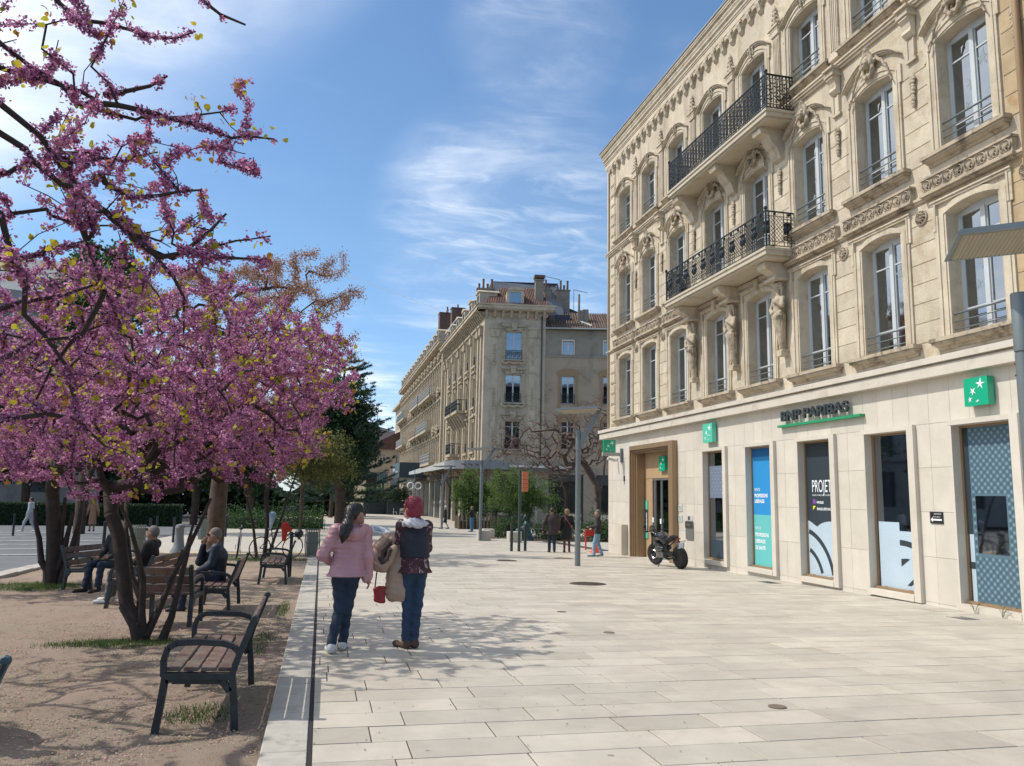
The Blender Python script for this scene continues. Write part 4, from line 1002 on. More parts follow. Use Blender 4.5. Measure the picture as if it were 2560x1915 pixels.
# blade sign at the corner, facing the walker
r = thing('blade_sign', 'green projecting sign with white birds at the far corner', 'sign', (10.5, 28.3, 3.2))
b = MB(); b.box(-.26, .22, -.05, .05, .06, .53); b.build('sign_box', green, r); b = MB(); b.box(-.30, .5, -.06, .06, -.07, .06); b.build('arm', M('grey arm', (.35, .33, .3), .5), r)
b = MB(); b.box(.45, .5, -.1, .1, -.3, .22); b.build('wall_plate', steelgrey, r)
for p in starset(-.26, .06, .22, .53):
    b = MB(); n = len(p); c = (sum(q[0] for q in p) / n, sum(q[1] for q in p) / n); b.v += [(q[0], -.053, q[1]) for q in p] + [(c[0], -.053, c[1])]
    for i in range(n): b.f.append((i, (i + 1) % n, n)); b.mi.append(0)
    b.build('star', white, r, fix=False)
r = thing('security_camera', 'small white security camera under the projecting sign', 'camera', (10.96, 28.75, 3.0))
b = MB(); b.box(-.02, .04, -.04, .04, -.05, .08); b.build('bracket', M('white plastic', (.6, .6, .57), .4), r); b = MB(); b.cbox((-.22, 0, .02), (.32, .10, .09), Matrix.Rotation(.25, 3, 'Y')); b.tube([(0, 0, 0), (-.1, 0, .02)], .02); b.build('housing', M('white plastic', (.6, .6, .57), .4), r)
def plate(name, label, cat, y0, y1, z0, z1, mat, x=-.02, extra=None):
    b = MB(); b.box(x, 0, -(y1 - y0) / 2, (y1 - y0) / 2, 0, z1 - z0); r = b.build(name, mat); r.location = (WX, (y0 + y1) / 2, z0); tag(r, label, cat); return r
r = plate('house_number_plate', 'small dark blue number plate left of the entrance', 'plate', 28.0, 28.13, 2.2, 2.38, M('blue enamel', (.03, .03, .12), .3)); text('1', .12, -.022, .03, .04, white, r)
r = plate('street_name_plate', 'pale blue street plate high on the far corner', 'plate', 29.5, 29.78, 3.35, 3.8, M('pale blue plate', (.35, .45, .55), .4))
r = plate('arrow_sign', 'black sign with a white arrow between two big windows', 'sign', 12.36, 12.67, 1.21, 1.425, M('black panel', (.015, .015, .018), .4))
text('BNP PARIBAS', .032, -.023, .055, .165, white, r, sx=.95); text('Entrée Agence', .03, -.023, .075, .115, white, r)
b = MB(); b.v += [(-.023, p[0], p[1]) for p in ((.135, .07), (.085, .115), (.085, .085), (-.135, .085), (-.135, .055), (.085, .055), (.085, .025))]; b.f.append(tuple(range(7))); b.mi.append(0); b.build('arrow', white, r, fix=False)
for (z, lb) in ((1.19, 'white notice plate right of the entrance, upper one'), (.87, 'white and green notice plate right of the entrance, lower one')):
    r = plate('notice_plate', lb, 'plate', 23.14, 23.4, z, z + .21, M('notice white', (.6, .6, .57), .4))
    b = MB(); b.box(-.022, -.02, -.11, .11, .015, .195); b.build('inner', M('notice inner', (.5, .55, .5), .4), r); b = MB(); b.box(-.024, -.022, .04, .09, .12, .16); b.build('mark', green, r)
    text('BNP PARIBAS', .028, -.024, .03, .13, navy, r, sx=.8)
    for k in range(3):
        b = MB(); b.box(-.024, -.022, -.08, .07, .04 + .025 * k, .048 + .025 * k); b.build('text_line', M('grey print', (.2, .25, .25), .5), r)
r = plate('night_deposit_box', 'steel wall mailbox with a dark top panel right of the entrance', 'mailbox', 22.39, 22.87, .36, .90, M('brushed box', (.25, .26, .25), .45, .6), -.04)
b = MB(); b.box(-.055, -.04, -.24, .24, .34, .54); b.build('flap', M('dark flap', (.05, .05, .05), .4), r); text('BNP PARIBAS', .055, -.058, .15, .42, M('dim letters', (.3, .3, .3), .5), r, sx=.8)
r = plate('notice_poster', 'small black and white picture poster above the wall mailbox', 'poster', 22.42, 22.87, .92, 1.08, M('poster paper', (.5, .48, .46), .6), -.015)
b = MB(); b.box(-.018, -.015, -.05, .1, .02, .13); b.build('picture', M('poster ink', (.06, .055, .05), .6), r)
b = MB(); b.box(-.24, 0, -.35, .0, 0, 1.12); r = b.build('wall_cabinet', M('beige cabinet', (.5, .45, .36), .6, var=(2, .06))); r.location = (WX, 28.1, -.52); tag(r, 'beige utility cabinet against the wall left of the entrance', 'cabinet')
b = MB(); b.box(-.245, -.24, -.32, -.03, .06, 1.08); b.build('cabinet_door', M('beige cabinet door', (.53, .475, .385), .6), r); b = MB(); b.box(-.12, 0, .02, .30, -.0, .8); b.build('side_box', M('beige cabinet', (.5, .45, .36), .6), r)
# ---------------------------------------------------------------- buildings beyond the bank
def wallgrid(b, u0, u1, z0, z1, cols, rows, d=.35, y=0):
    """wall slab in the local plane y, openings at every column x row"""
    cols = sorted(cols); e = [u0] + sum([[c - h, c + h] for c, h in cols], []) + [u1]
    for i in range(0, len(e), 2):
        if e[i + 1] - e[i] > .01: b.box(e[i], e[i + 1], y, y + d, z0, z1)
    for c, h in cols:
        z = z0
        for (a, t) in sorted(rows):
            if a - z > .01: b.box(c - h, c + h, y, y + d, z, a)
            z = t
        if z1 - z > .01: b.box(c - h, c + h, y, y + d, z, z1)
def part(b, name, mat, par, smooth=False): return b.build(name, mat, par, smooth)
def casement(hw, z0, z1, mat=None, rail=True, tr=.78, dp=0.0):
    """shared meshes for a two-leaf window: frame, panes, railing"""
    b = MB(); y0, y1 = .20 + dp, .26 + dp
    b.box(-hw, -hw + .07, y0, y1, z0, z1); b.box(hw - .07, hw, y0, y1, z0, z1); b.box(-hw + .07, hw - .07, y0, y1, z1 - .07, z1); b.box(-hw + .07, hw - .07, y0, y1, z0, z0 + .1); b.box(-.06, .06, y0 - .02, y1, z0 + .1, z1 - .07)
    zt = z0 + (z1 - z0) * tr
    for s in (-1, 1): b.box(min(s * .06, s * (hw - .07)), max(s * .06, s * (hw - .07)), y0 + .01, y1 - .01, zt, zt + .05)
    f = b.build('window', mat or winframe, link_=False)
    ps = []
    for s in (-1, 1):
        for (a, c) in ((z0 + .1, zt), (zt + .05, z1 - .07)):
            g = MB(); g.box(min(s * .06, s * (hw - .07)), max(s * .06, s * (hw - .07)), .235 + dp, .24 + dp, a, c); ps.append(g.build('pane', glass, link_=False))
    r = None
    if rail:
        g = MB(); zr = z0 + .78
        g.bar((-hw - .02, -.1, zr), (hw + .02, -.1, zr), .05); g.bar((-hw, -.1, z0 + .06), (hw, -.1, z0 + .06), .035)
        for i in range(9):
            x = -hw + 2 * hw * i / 8; g.bar((x, -.1, z0 + .05), (x, -.1, zr), .022)
            if i < 8: g.ring((x + hw / 8, -.1, z0 + .3 + .15 * (i % 2)), .07, .014, 'y', 8, 4); g.ring((x + hw / 8, -.1, z0 + .58), .06, .014, 'y', 8, 4)
        for s in (-1, 1): g.bar((s * hw, -.1, z0 + .06), (s * hw, 0.05, z0 + .06), .03); g.bar((s * hw, -.1, zr), (s * hw, .05, zr), .03)
        r = g.build('railing', iron, link_=False)
    return f, ps, r
def putwin(par, kit, u, z=0.0, y=0):
    w_ = inst('window', kit[0], par, (u, y, z))
    for p in kit[1]: inst('pane', p, w_)
    if kit[2]: inst('railing', kit[2], w_)
    return w_
stoneC = M('grey beige limestone', (.48, .41, .31), .85, var=(.8, .08), bump=(14, .7, .02), rnd=.05, stain=(.9, (.25, .205, .15), .48, .75), streak=(1.3, (.17, .14, .11), .7))
stoneC2 = M('carved grey limestone', (.42, .355, .26), .88, var=(1.5, .12), bump=(18, .8, .03), stain=(1.5, (.20, .165, .12), .5, .72))
tile = M('red clay tile', (.125, .066, .052), .85, var=(1.2, .2), bump=(20, .5, .02), rnd=.2); tiledark = M('old brown tile', (.11, .075, .055), .9, var=(1, .2), bump=(20, .6, .02), rnd=.3)
slate = M('slate roof', (.15, .165, .19), .6, var=(1.2, .1), bump=(12, .4))
CB = thing('ornate_corner_building', 'tall grey beige corner building with carved window frames and many roof dormers', 'building', (13, 66, G(13, 66)))
bz = -G(13, 66)
ew = node('end_wall_frame', CB, (0, 0, bz), math.radians(-7.9)); bpy.data.objects.remove(ew)
RE = math.radians(-7.9)
def pe(b, name, mat, smooth=False, par=None): o = b.build(name, mat, par or CB, smooth); o.location = (0, 0, bz); o.rotation_euler = (0, 0, RE); return o
def ps_(b, name, mat, smooth=False, par=None): o = b.build(name, mat, par or CB, smooth); o.location = (0, 0, bz); o.rotation_euler = (0, 0, -pi / 2); return o
WR = [(5.5, 7.95), (9.48, 11.92), (13.23, 15.68)]
b = MB(); wallgrid(b, 0, 5.35, 4.3, 17.0, [(2.58, .68)], WR); pe(b, 'wall', stoneC)
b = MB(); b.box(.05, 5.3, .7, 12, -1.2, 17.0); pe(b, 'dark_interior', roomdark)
kit1 = casement(.68, 0, 2.45)
for (a, t) in WR:
    w_ = putwin(CB, kit1, 0); v = Matrix.Rotation(RE, 3, 'Z') @ Vector((2.58, 0, 0)); w_.location = (v.x, v.y, a + bz); w_.rotation_euler = (0, 0, RE)
    b = MB()
    for (h0, h1, o) in ((.0, .10, .05), (.10, .26, .09), (.26, .34, .13)):
        for s in (-1, 1): b.box(2.58 + min(s * (.68 + h0), s * (.68 + h1)), 2.58 + max(s * (.68 + h0), s * (.68 + h1)), -o, .02, a - .1, t + h0)
        b.box(2.58 - .68 - h0, 2.58 + .68 + h0, -o, .02, t + h0, t + h1)
    b.box(2.58 - 1.12, 2.58 + 1.12, -.2, .02, t + .50, t + .60); b.box(2.58 - 1.05, 2.58 + 1.05, -.14, .02, t + .40, t + .50)
    b.prism([(2.38, t + .1), (2.78, t + .1), (2.84, t + .75), (2.32, t + .75)], 'y', -.26, 0)
    pe(b, 'architrave', stoneC2)
    s = Sol(.04); s.chain([(1.65, -.12, a - .0), (1.6, -.16, a - .25), (1.9, -.16, a - .38), (2.2, -.16, a - .25), (2.58, -.18, a - .38), (2.96, -.16, a - .25), (3.26, -.16, a - .38), (3.56, -.16, a - .25), (3.5, -.12, a)], [.06, .1, .09, .08, .1, .08, .09, .1, .06])
    s.cone((1.5, -.1, a - .06), (3.66, -.1, a - .06), .07, .07); o = s.mesh('sill', stoneC2, CB, res=.035); o.location = (0, 0, bz); o.rotation_euler = (0, 0, RE)
b = MB()
for u in (.62, 3.92):
    b.box(u, u + .60, -.06, .02, 4.6, 15.2); b.box(u - .06, u + .66, -.14, .02, 15.2, 15.9); b.box(u - .12, u + .72, -.22, .02, 15.9, 16.05); b.prism([(u - .1, 16.05), (u + .7, 16.05), (u + .3, 16.4)], 'y', -.18, 0); b.box(u - .05, u + .65, -.1, .02, 4.5, 5.1)
pe(b, 'pilaster', stoneC)
for u in (.92, 4.22):
    for z in (13.7, 9.9, 6.3):
        s = Sol(.03)
        for k in range(8):
            for q in (-1, 1): s.ball((u + q * .11 * abs(math.sin(k * .9 + .5)), -.08, z - .9 + k * .24), (.07, .05, .09))
        s.cone((u, -.07, z - 1), (u, -.07, z + .9), .03); o = s.mesh('carved_drop', stoneC2, CB, res=.035); o.location = (0, 0, bz); o.rotation_euler = (0, 0, RE)
# courses of blocks on the end wall: thin recessed joints
b = MB(); b.tube([(5.0, -.12, 4.4), (5.0, -.12, 17.2)], .07, 8); pe(b, 'drainpipe', M('dark pipe', (.07, .075, .08), .6), True)
def cornice(f, u0, u1, z, out, mat):
    b = MB()
    for (o, a, c) in ((.10, -.10, .0), (.18, 0, .2), (.6, .36, .46), (.72, .46, .75), (.80, .75, .86)): b.box(u0 - (o if f == 0 else 0), u1 + o, -o * out, .3, z + a, z + c)
    b.box(u0, u1, -.12, .3, z + .2, z + .36); return b
pe(cornice(0, 0, 5.35, 17.1, 1, stoneC), 'cornice', stoneC); ps_(cornice(1, -22.3, 0, 17.1, 1, stoneC), 'cornice', stoneC)
cbm = MB(); cbm.prism([(0, .42), (-.5, .42), (-.5, .25), (-.3, .1), (-.28, -.05), (-.12, -.2), (0, -.25)], 'x', -.11, .11); cbm = cbm.build('corbel', stoneC2, link_=False)
for i in range(8):
    v = Matrix.Rotation(RE, 3, 'Z') @ Vector((.15 + i * .72, 0, 0)); inst('corbel', cbm, CB, (v.x, v.y, 17.03 + bz), (0, 0, RE))
for i in range(31): inst('corbel', cbm, CB, (0, .3 + i * .71, 17.03 + bz), (0, 0, -pi / 2))
b = MB(); SC_ = [(-3.7 - 3.53 * i, .52) for i in range(5)]; wallgrid(b, -22.3, 0, 4.3, 17.0, SC_, WR); ps_(b, 'wall', stoneC)
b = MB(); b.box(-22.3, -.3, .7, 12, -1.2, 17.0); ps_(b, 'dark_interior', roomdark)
kit2 = casement(.52, 0, 2.45, dp=.07); ar = MB()
for (h0, h1, o) in ((.0, .10, .07), (.10, .26, .14), (.26, .34, .19)):
    for s in (-1, 1): ar.box(min(s * (.52 + h0), s * (.52 + h1)), max(s * (.52 + h0), s * (.52 + h1)), -o, .02, -.1, 2.45 + h0)
    ar.box(-.52 - h0, .52 + h0, -o, .02, 2.45 + h0, 2.45 + h1)
ar.box(-.95, .95, -.32, .02, 2.95, 3.08); ar.box(-.88, .88, -.2, .02, 2.85, 2.95); ar.box(-.85, .85, -.28, .02, -.28, -.1); ar.box(-.7, -.5, -.2, .02, -.6, -.28); ar.box(.5, .7, -.2, .02, -.6, -.28)
ar = ar.build('architrave', stoneC2, link_=False)
for (u, h) in SC_:
    for (a, t) in WR:
        w_ = putwin(CB, kit2, 0); w_.location = (0, -u, a + bz); w_.rotation_euler = (0, 0, -pi / 2); inst('architrave', ar, CB, (0, -u, a + bz), (0, 0, -pi / 2))
b = MB()
for u in (-.9, -2.2, -5.5, -9, -12.5, -16, -19.5, -21.4):
    b.box(u - .25, u + .25, -.16, .02, 4.6, 15.4); b.box(u - .33, u + .33, -.30, .02, 15.4, 16.1); b.box(u - .4, u + .4, -.38, .02, 16.1, 16.25)
ps_(b, 'pilaster', stoneC2)
def bigbalc(y0, y1, z, h, mat, out=1.1, par=CB, bzz=None, X=0):
    b = MB(); b.box(-y1, -y0, -out, 0, z - .25, z); b.box(-y1 + .2, -y0 - .2, -out * .8, 0, z - .4, z - .25)
    for y in (y0 + .4, (y0 + y1) / 2, y1 - .4): b.prism([(0, z - .4), (-out * .8, z - .4), (-.3, z - 1.3), (0, z - 1.8)], 'x', -y - .2, -y + .2)
    o = b.build('balcony_slab', stoneC2, par); o.location = (0, 0, bz if bzz is None else bzz); o.rotation_euler = (0, 0, -pi / 2)
    b = MB(); n = round((y1 - y0) / .22)
    for i in range(n + 1):
        u = -y0 - (y1 - y0) * i / n; b.bar((u, -out + .05, z), (u, -out + .05, z + h), .03)
        if i < n: b.ring((u - .11, -out + .05, z + h * .4), .09, .02, 'y', 8, 4); b.ring((u - .11, -out + .05, z + h * .75), .08, .02, 'y', 8, 4)
    for s in (y0, y1):
        for k in range(5): b.bar((-s, -out + .05 + k * .22, z), (-s, -out + .05 + k * .22, z + h), .03)
        b.bar((-s, -out + .05, z + h), (-s, 0, z + h), .06)
    b.bar((-y0, -out + .05, z + h), (-y1, -out + .05, z + h), .06); b.bar((-y0, -out + .05, z + .06), (-y1, -out + .05, z + .06), .04)
    b.build('railing', mat, o)
bigbalc(7.2, 10.6, 9.45, 1.0, iron); bigbalc(11.2, 14.6, 9.45, 1.0, iron); bigbalc(10.5, 13.5, 5.5, 1.0, iron)
# roof: tiles at the corner, slate behind, dormers
b = MB(); b.add([(-.4, -.5, 17.95), (5.4, -.5, 17.95), (5.4, 2.8, 20.3), (1.6, 2.8, 20.3)], [(0, 1, 2, 3)]); b.add([(5.4, -.5, 17.95), (5.4, 2.8, 20.3), (5.4, 12, 20.3), (5.4, 12, 17)], [(0, 1, 2, 3)]); pe(b, 'roof_tiles', tile)
tm = MB()
for i in range(38):
    u = -.2 + i * .15
    if u > 5.4: break
    r0 = max(0.0, (1.6 - u) * 1.6 / 2) if u < 1.4 else 0
    yy = 2.8 if u > 1.5 else -.5 + 3.3 * (u + .4) / 2
    tm.tube([(u + .05, -.52, 17.99), (u + .05, yy, 18.0 + (yy + .5) / 3.3 * 2.35)], .055, 5)
o = pe(tm, 'tile_rows', tile); o['kind'] = 'stuff'
b = MB(); b.add([(-22.3, -.3, 17.9), (-2.5, -.3, 17.9), (-4.5, 1.5, 21.4), (-22.3, 1.5, 21.4)], [(0, 1, 2, 3)]); b.add([(-2.5, -.3, 17.9), (-4.5, 1.5, 21.4), (-4.5, 8, 21.4), (-2.5, 8, 17.9)], [(0, 1, 2, 3)]); b.add([(-22.3, 1.5, 21.4), (-4.5, 1.5, 21.4), (-4.5, 8, 21.7), (-22.3, 8, 21.7)], [(0, 1, 2, 3)]); ps_(b, 'slate_roof', slate)
def dormer(wd=1.5, h=1.35):
    b = MB(); b.box(-wd / 2, -wd / 2 + .25, 0, 1.6, 0, h); b.box(wd / 2 - .25, wd / 2, 0, 1.6, 0, h); b.box(-wd / 2 + .25, wd / 2 - .25, 0, 1.6, h - .2, h); b.box(-wd / 2 + .25, wd / 2 - .25, 0, 1.6, 0, .12)
    b.prism([(-wd / 2 - .1, h), (wd / 2 + .1, h), (wd / 2 * .6, h + .22), (0, h + .3), (-wd / 2 * .6, h + .22)], 'y', -.1, 1.8)
    d = b.build('dormer', stoneC, link_=False); g = MB(); g.box(-wd / 2 + .25, wd / 2 - .25, .08, .1, .12, h - .2); return d, g.build('pane', glassmat('dark roof glass', alpha=1.0), link_=False)
DM = dormer()
def putd(par, loc, rz):
    o = inst('dormer', DM[0], par, loc, (0, 0, rz)); inst('pane', DM[1], o)
v = Matrix.Rotation(RE, 3, 'Z') @ Vector((2.62, -.3, 0)); putd(CB, (v.x, v.y, 17.97 + bz), RE)
for y in (1.5, 5.2, 9, 12.6, 16.2, 19.6): putd(CB, (-.35, y, 17.97 + bz), -pi / 2)
brickm = M('sooty brick', (.13, .075, .055), .9, var=(3, .25), bump=(25, .6)); rend = M('grey render', (.25, .215, .175), .9, var=(1, .1), bump=(20, .4), stain=(1, (.17, .145, .12), .5, .8))
pot = M('clay pot', (.16, .09, .065), .85)
def chimney(par, f, u, y, z0, z1, wu, wy, pots, mat, nm='chimney', cap=True):
    b = MB(); b.box(u, u + wu, y, y + wy, z0, z1)
    if cap: b.box(u - .06, u + wu + .06, y - .06, y + wy + .06, z1, z1 + .1)
    o = f(b, nm, mat)
    for i in range(pots):
        g = MB(); h = .45 + .45 * (i % 2); g.lathe([(.12, 0), (.10, .05), (.10, h), (.12, h), (.12, h + .05), (0, h + .05)], (u + wu * (i + .5) / pots, y + wy / 2, z1 + .1), 8); q = g.build('chimney_pot', pot, o, smooth=50)
    return o
chimney(CB, pe, 4.45, .4, 18.2, 20.5, .72, .7, 0, rend); b = MB(); b.box(4.35, 5.27, .3, 1.2, 20.72, 20.97); b.box(4.45, 4.55, .4, 1.1, 20.6, 20.72); b.box(5.07, 5.17, .4, 1.1, 20.6, 20.72); pe(b, 'chimney_cap', brickm)
chimney(CB, pe, -.55, 3.5, 18.0, 20.3, 1.55, .7, 4, rend); b = MB(); b.box(-.8, 2.2, 2.6, 5, 17.9, 19.0); pe(b, 'attic_wall', rend)
chimney(CB, pe, 5.5, 4.5, 17.0, 20.75, .95, .8, 3, rend); chimney(CB, pe, 6.9, 4.5, 16.5, 20.75, 1.3, .8, 4, rend)
chimney(CB, ps_, -40, 1.4, 20, 26.0, 1.5, 2.2, 3, brickm); chimney(CB, ps_, -29, 1.4, 20, 24.2, 1.2, 1.6, 1, brickm)
def antenna(par, f, u, y, z, h, s=1):
    b = MB(); b.tube([(u, y, z), (u, y, z + h)], .025, 5); b.bar((u, y, z + h - .1), (u + 1.3 * s, y, z + h - .35), .03)
    for i in range(7): x = u + s * (.2 + i * .17); b.bar((x, y - .3, z + h - .14 - i * .033), (x, y + .3, z + h - .14 - i * .033), .016)
    f(b, 'antenna', M('aerial metal', (.16, .17, .18), .5, .6))
antenna(CB, pe, 1.05, 3.4, 18.9, 2.2); antenna(CB, pe, 2.6, 4, 18.4, 1.7, -1); antenna(CB, pe, 5.45, 1.2, 19.2, 2.0); antenna(CB, pe, 8.6, 4.6, 18.0, 3.0); antenna(CB, ps_, -24, 2.5, 20.4, 2.6, -1)
b = MB(); b.tube([(-20.5, 2.6, 20.2), (-20.5, 2.6, 21.6)], .12, 8); b.lathe([(.0, 0), (.28, 0), (.28, .6), (0, .62)], (-20.5, 2.6, 21.5), 10); ps_(b, 'flue', M('black flue', (.02, .02, .025), .5))
# grey gable behind
b = MB(); b.prism([(5.4, 16), (5.4, 20.0), (5.9, 20.25), (10.3, 18.6), (10.3, 15)], 'y', 6, 12); pe(b, 'rear_gable', rend); b = MB(); b.prism([(.6, 19.4), (3.3, 21.4), (5.2, 20.5), (5.2, 19.4)], 'y', 5.2, 9); pe(b, 'rear_gable', slate)
b = MB(); b.bar((5.8, 5.95, 20.32), (10.5, 5.95, 18.56), .12, .1); pe(b, 'gable_edge', M('dark gable edge', (.06, .065, .07), .7))
# ---- second stretch: the heavily carved building, third: the plain white one
CB2 = thing('carved_terrace_building', 'long heavily carved building with stone balconies and a row of attic dormers', 'building', (13, 88.3, G(13, 88))); bz2 = -G(13, 88)
def p2(b, name, mat, smooth=False, par=None): o = b.build(name, mat, par or CB2, smooth); o.location = (0, 0, bz2); o.rotation_euler = (0, 0, -pi / 2); return o
cols2 = [(-2.0 - 3.15 * i, .52) for i in range(15)]; W2 = [(5.3, 7.9), (9.4, 12.2), (13.7, 16.2)]
b = MB(); wallgrid(b, -48, 0, -1.2, 18.1, cols2, W2); p2(b, 'wall', stoneC); b = MB(); b.box(-48, 0, .7, 10, -1, 18); p2(b, 'dark_interior', roomdark)
kit3 = casement(.52, 0, 2.5, rail=False)
ar2 = MB()
for s in (-1, 1):
    ar2.box(s * .75 - .16, s * .75 + .16, -.30, .02, -.2, 2.75); ar2.lathe([(.17, -.2), (.13, 0), (.14, 2.3), (.2, 2.5), (.22, 2.7)], (s * .75, -.35, 0), 8); ar2.box(s * .75 - .26, s * .75 + .26, -.6, .02, 2.7, 2.85); ar2.box(s * 1.35 - .14, s * 1.35 + .14, -.2, .02, -.6, 3.4)
ar2.box(-1.1, 1.1, -.55, .02, 2.85, 3.0); ar2.prism([(-1.05, 3.0), (1.05, 3.0), (.5, 3.35), (0, 3.5), (-.5, 3.35)], 'y', -.4, 0); ar2.box(-1.2, 1.2, -.45, .02, -.5, -.2)
ar2 = ar2.build('carved_surround', stoneC2, link_=False)
BLK2 = MB(); BLK2.box(-.32, .32, -.22, 0, 0, .6); BLK2 = BLK2.build('carved_block', stoneC2, link_=False)
for (u, h) in cols2:
    for (a, t) in W2:
        w_ = putwin(CB2, kit3, 0); w_.location = (0, -u, a + bz2); w_.rotation_euler = (0, 0, -pi / 2); inst('carved_surround', ar2, CB2, (0, -u, a + bz2), (0, 0, -pi / 2))
s = Sol(.05); rl_ = random.Random(4)
for k in range(26): s.ball((rl_.uniform(-.75, .75), -.3 - rl_.uniform(0, .3), rl_.uniform(-.9, 0)), (rl_.uniform(.1, .2), .16, rl_.uniform(.1, .22)))
GAR = s.mesh('garland', stoneC2, res=.07, link_=False)
for (u, h) in cols2:
    for k, (a, t) in enumerate(W2): inst('garland', GAR, CB2, (0, -u, a - .35 + bz2), (0, 0, -pi / 2)); inst('garland', GAR, CB2, (0, -u, t + 1.5 + bz2), (0, 0, -pi / 2))
    for k in range(16): inst('carved_block', BLK2, CB2, (0, -u + 1.57, 4.6 + k * .82 + bz2), (0, 0, -pi / 2))
p2(cornice(1, -48, 0, 18.1, 1.3, stoneC), 'cornice', stoneC)
b = MB(); b.add([(-48, -.3, 18.9), (0, -.3, 18.9), (0, 1.2, 21.9), (-48, 1.2, 21.9)], [(0, 1, 2, 3)]); b.add([(-48, 1.2, 21.9), (0, 1.2, 21.9), (0, 8, 22.1), (-48, 8, 22.1)], [(0, 1, 2, 3)]); b.add([(0, -.3, 18.9), (0, 1.2, 21.9), (0, 8, 21.9), (0, 8, 18.9)], [(0, 1, 2, 3)]); p2(b, 'slate_roof', slate)
for i in range(14): putd(CB2, (-.75, 1.8 + i * 3.3, 19.0 + bz2), -pi / 2)
palerail = M('pale stone railing', (.33, .345, .335), .7)
for (a, c, z, m_) in ((4.5, 16, 13.3, palerail), (17, 27, 13.5, palerail), (35.5, 47, 13.4, M('green grey railing', (.18, .25, .24), .5)), (7, 18, 9.3, palerail), (18.6, 27, 9.3, M('pink stone railing', (.36, .29, .23), .7)), (36, 47, 9.2, palerail), (3, 12, 5.2, palerail)): bigbalc(a, c, z, 1.05, m_, 1.2, CB2, bz2)
b = MB(); b.box(-48, -47.2, -.3, 0.02, 4, 18); b.box(-.9, -.1, -.35, .02, 4, 18); p2(b, 'pier', stoneC2)
CB3 = thing('plain_white_building', 'plain cream building at the far end of the terrace', 'building', (13, 136.4, G(13, 136))); bz3 = -G(13, 136)
def p3(b, name, mat, smooth=False, par=None): o = b.build(name, mat, par or CB3, smooth); o.location = (0, 0, bz3); o.rotation_euler = (0, 0, -pi / 2); return o
cream = M('cream render', (.47, .42, .33), .85, var=(.6, .06), bump=(10, .3, .01))
b = MB(); cols3 = [(-2 - 2.8 * i, .5) for i in range(5)]; wallgrid(b, -15, 0, -1.3, 17.0, cols3, [(5, 7.6), (9, 11.6), (13, 15.4)]); p3(b, 'wall', cream); b = MB(); b.box(-15, 0, .7, 9, -1, 17); p3(b, 'dark_interior', roomdark)
b = MB()
for z in (4.4, 8.5, 12.5): b.box(-15, 0, -.2, .02, z - .2, z)
b.box(-15.4, 0, -.7, 2, 17, 17.5); p3(b, 'string_course', cream)
for (u, h) in cols3:
    for a in (5, 9, 13): w_ = putwin(CB3, kit3, 0); w_.location = (0, -u, a + bz3); w_.rotation_euler = (0, 0, -pi / 2)
b = MB(); b.box(-15.2, 0, -.5, 8, 17.5, 17.7); p3(b, 'roof', slate); chimney(CB3, p3, -1.2, .5, 17.5, 20.6, .9, 1.6, 2, brickm)
# ---- ground floor of the corner buildings: shopfronts under the canopy
sf = MB()
for (y0, y1) in ((.3, 1.1), (5.0, 5.8), (9.5, 10.3), (14, 14.8), (18.5, 19.3), (22, 22.8)): sf.box(-y1, -y0, -.12, .4, -1.3, 4.3)
sf.box(-22.3, 0, .0, .4, 3.4, 4.3); ps_(sf, 'shopfront_piers', M('pale shop stone', (.40, .355, .28), .8, var=(1, .08), bump=(20, .3)))
sf = MB(); sf.box(-22.3, -1.1, .3, .33, -1, 3.4)
ps_(sf, 'shop_glass', shopglass)
for (y0, y1) in ((1.1, 5.0), (5.8, 9.5), (10.3, 14), (14.8, 18.5), (19.3, 22)):
    b = MB()
    for u in (y0 + .06, (y0 + y1) / 2, y1 - .06): b.box(-u - .06, -u + .06, .2, .32, -1, 3.4)
    b.box(-y1, -y0, .2, .32, 2.5, 2.6); ps_(b, 'shop_frame', M('dark shop frame', (.035, .045, .045), .5))
    b = MB(); b.box(-y1 + .3, -y0 - .3, -.02, .08, 2.65, 3.3); ps_(b, 'shop_fascia', M('deep green fascia', (.03, .06, .045), .5))
sf = MB(); sf.box(0, 1.0, -.05, .4, -1.3, 4.3); sf.box(4.6, 5.4, -.05, .4, -1.3, 4.3); sf.box(1.0, 4.6, 0, .4, 3.4, 4.3); sf.box(1, 4.6, 0, .4, -1.3, -.7); pe(sf, 'shopfront_piers', M('pale shop stone', (.4, .355, .28)))
b = MB(); b.box(1.0, 4.6, .25, .28, -.7, 3.4); pe(b, 'shop_glass', shopglass); b = MB(); b.box(1.0, 4.6, .02, .1, -.7, -.1); b.box(1, 1.12, .1, .3, -.7, 3.4); b.box(4.48, 4.6, .1, .3, -.7, 3.4); b.box(2.7, 2.8, .1, .3, -.1, 3.4); pe(b, 'shop_frame', M('dark shop frame', (.035, .045, .045), .5))
b = MB()
for i in range(9):
    u = -3.4 - i * 3.15 * 1.5; b.box(u - 1.8, u + 1.8, -.06, .0, -1.1, 3.2)
p2(b, 'dark_shopfront', M('dark shopfront', (.03, .04, .04), .35, var=(.8, .5)))
b = MB(); b.box(-48, 0, -.25, 0, 3.3, 4.0); p2(b, 'shop_band', M('dark shop band', (.06, .065, .06), .6))
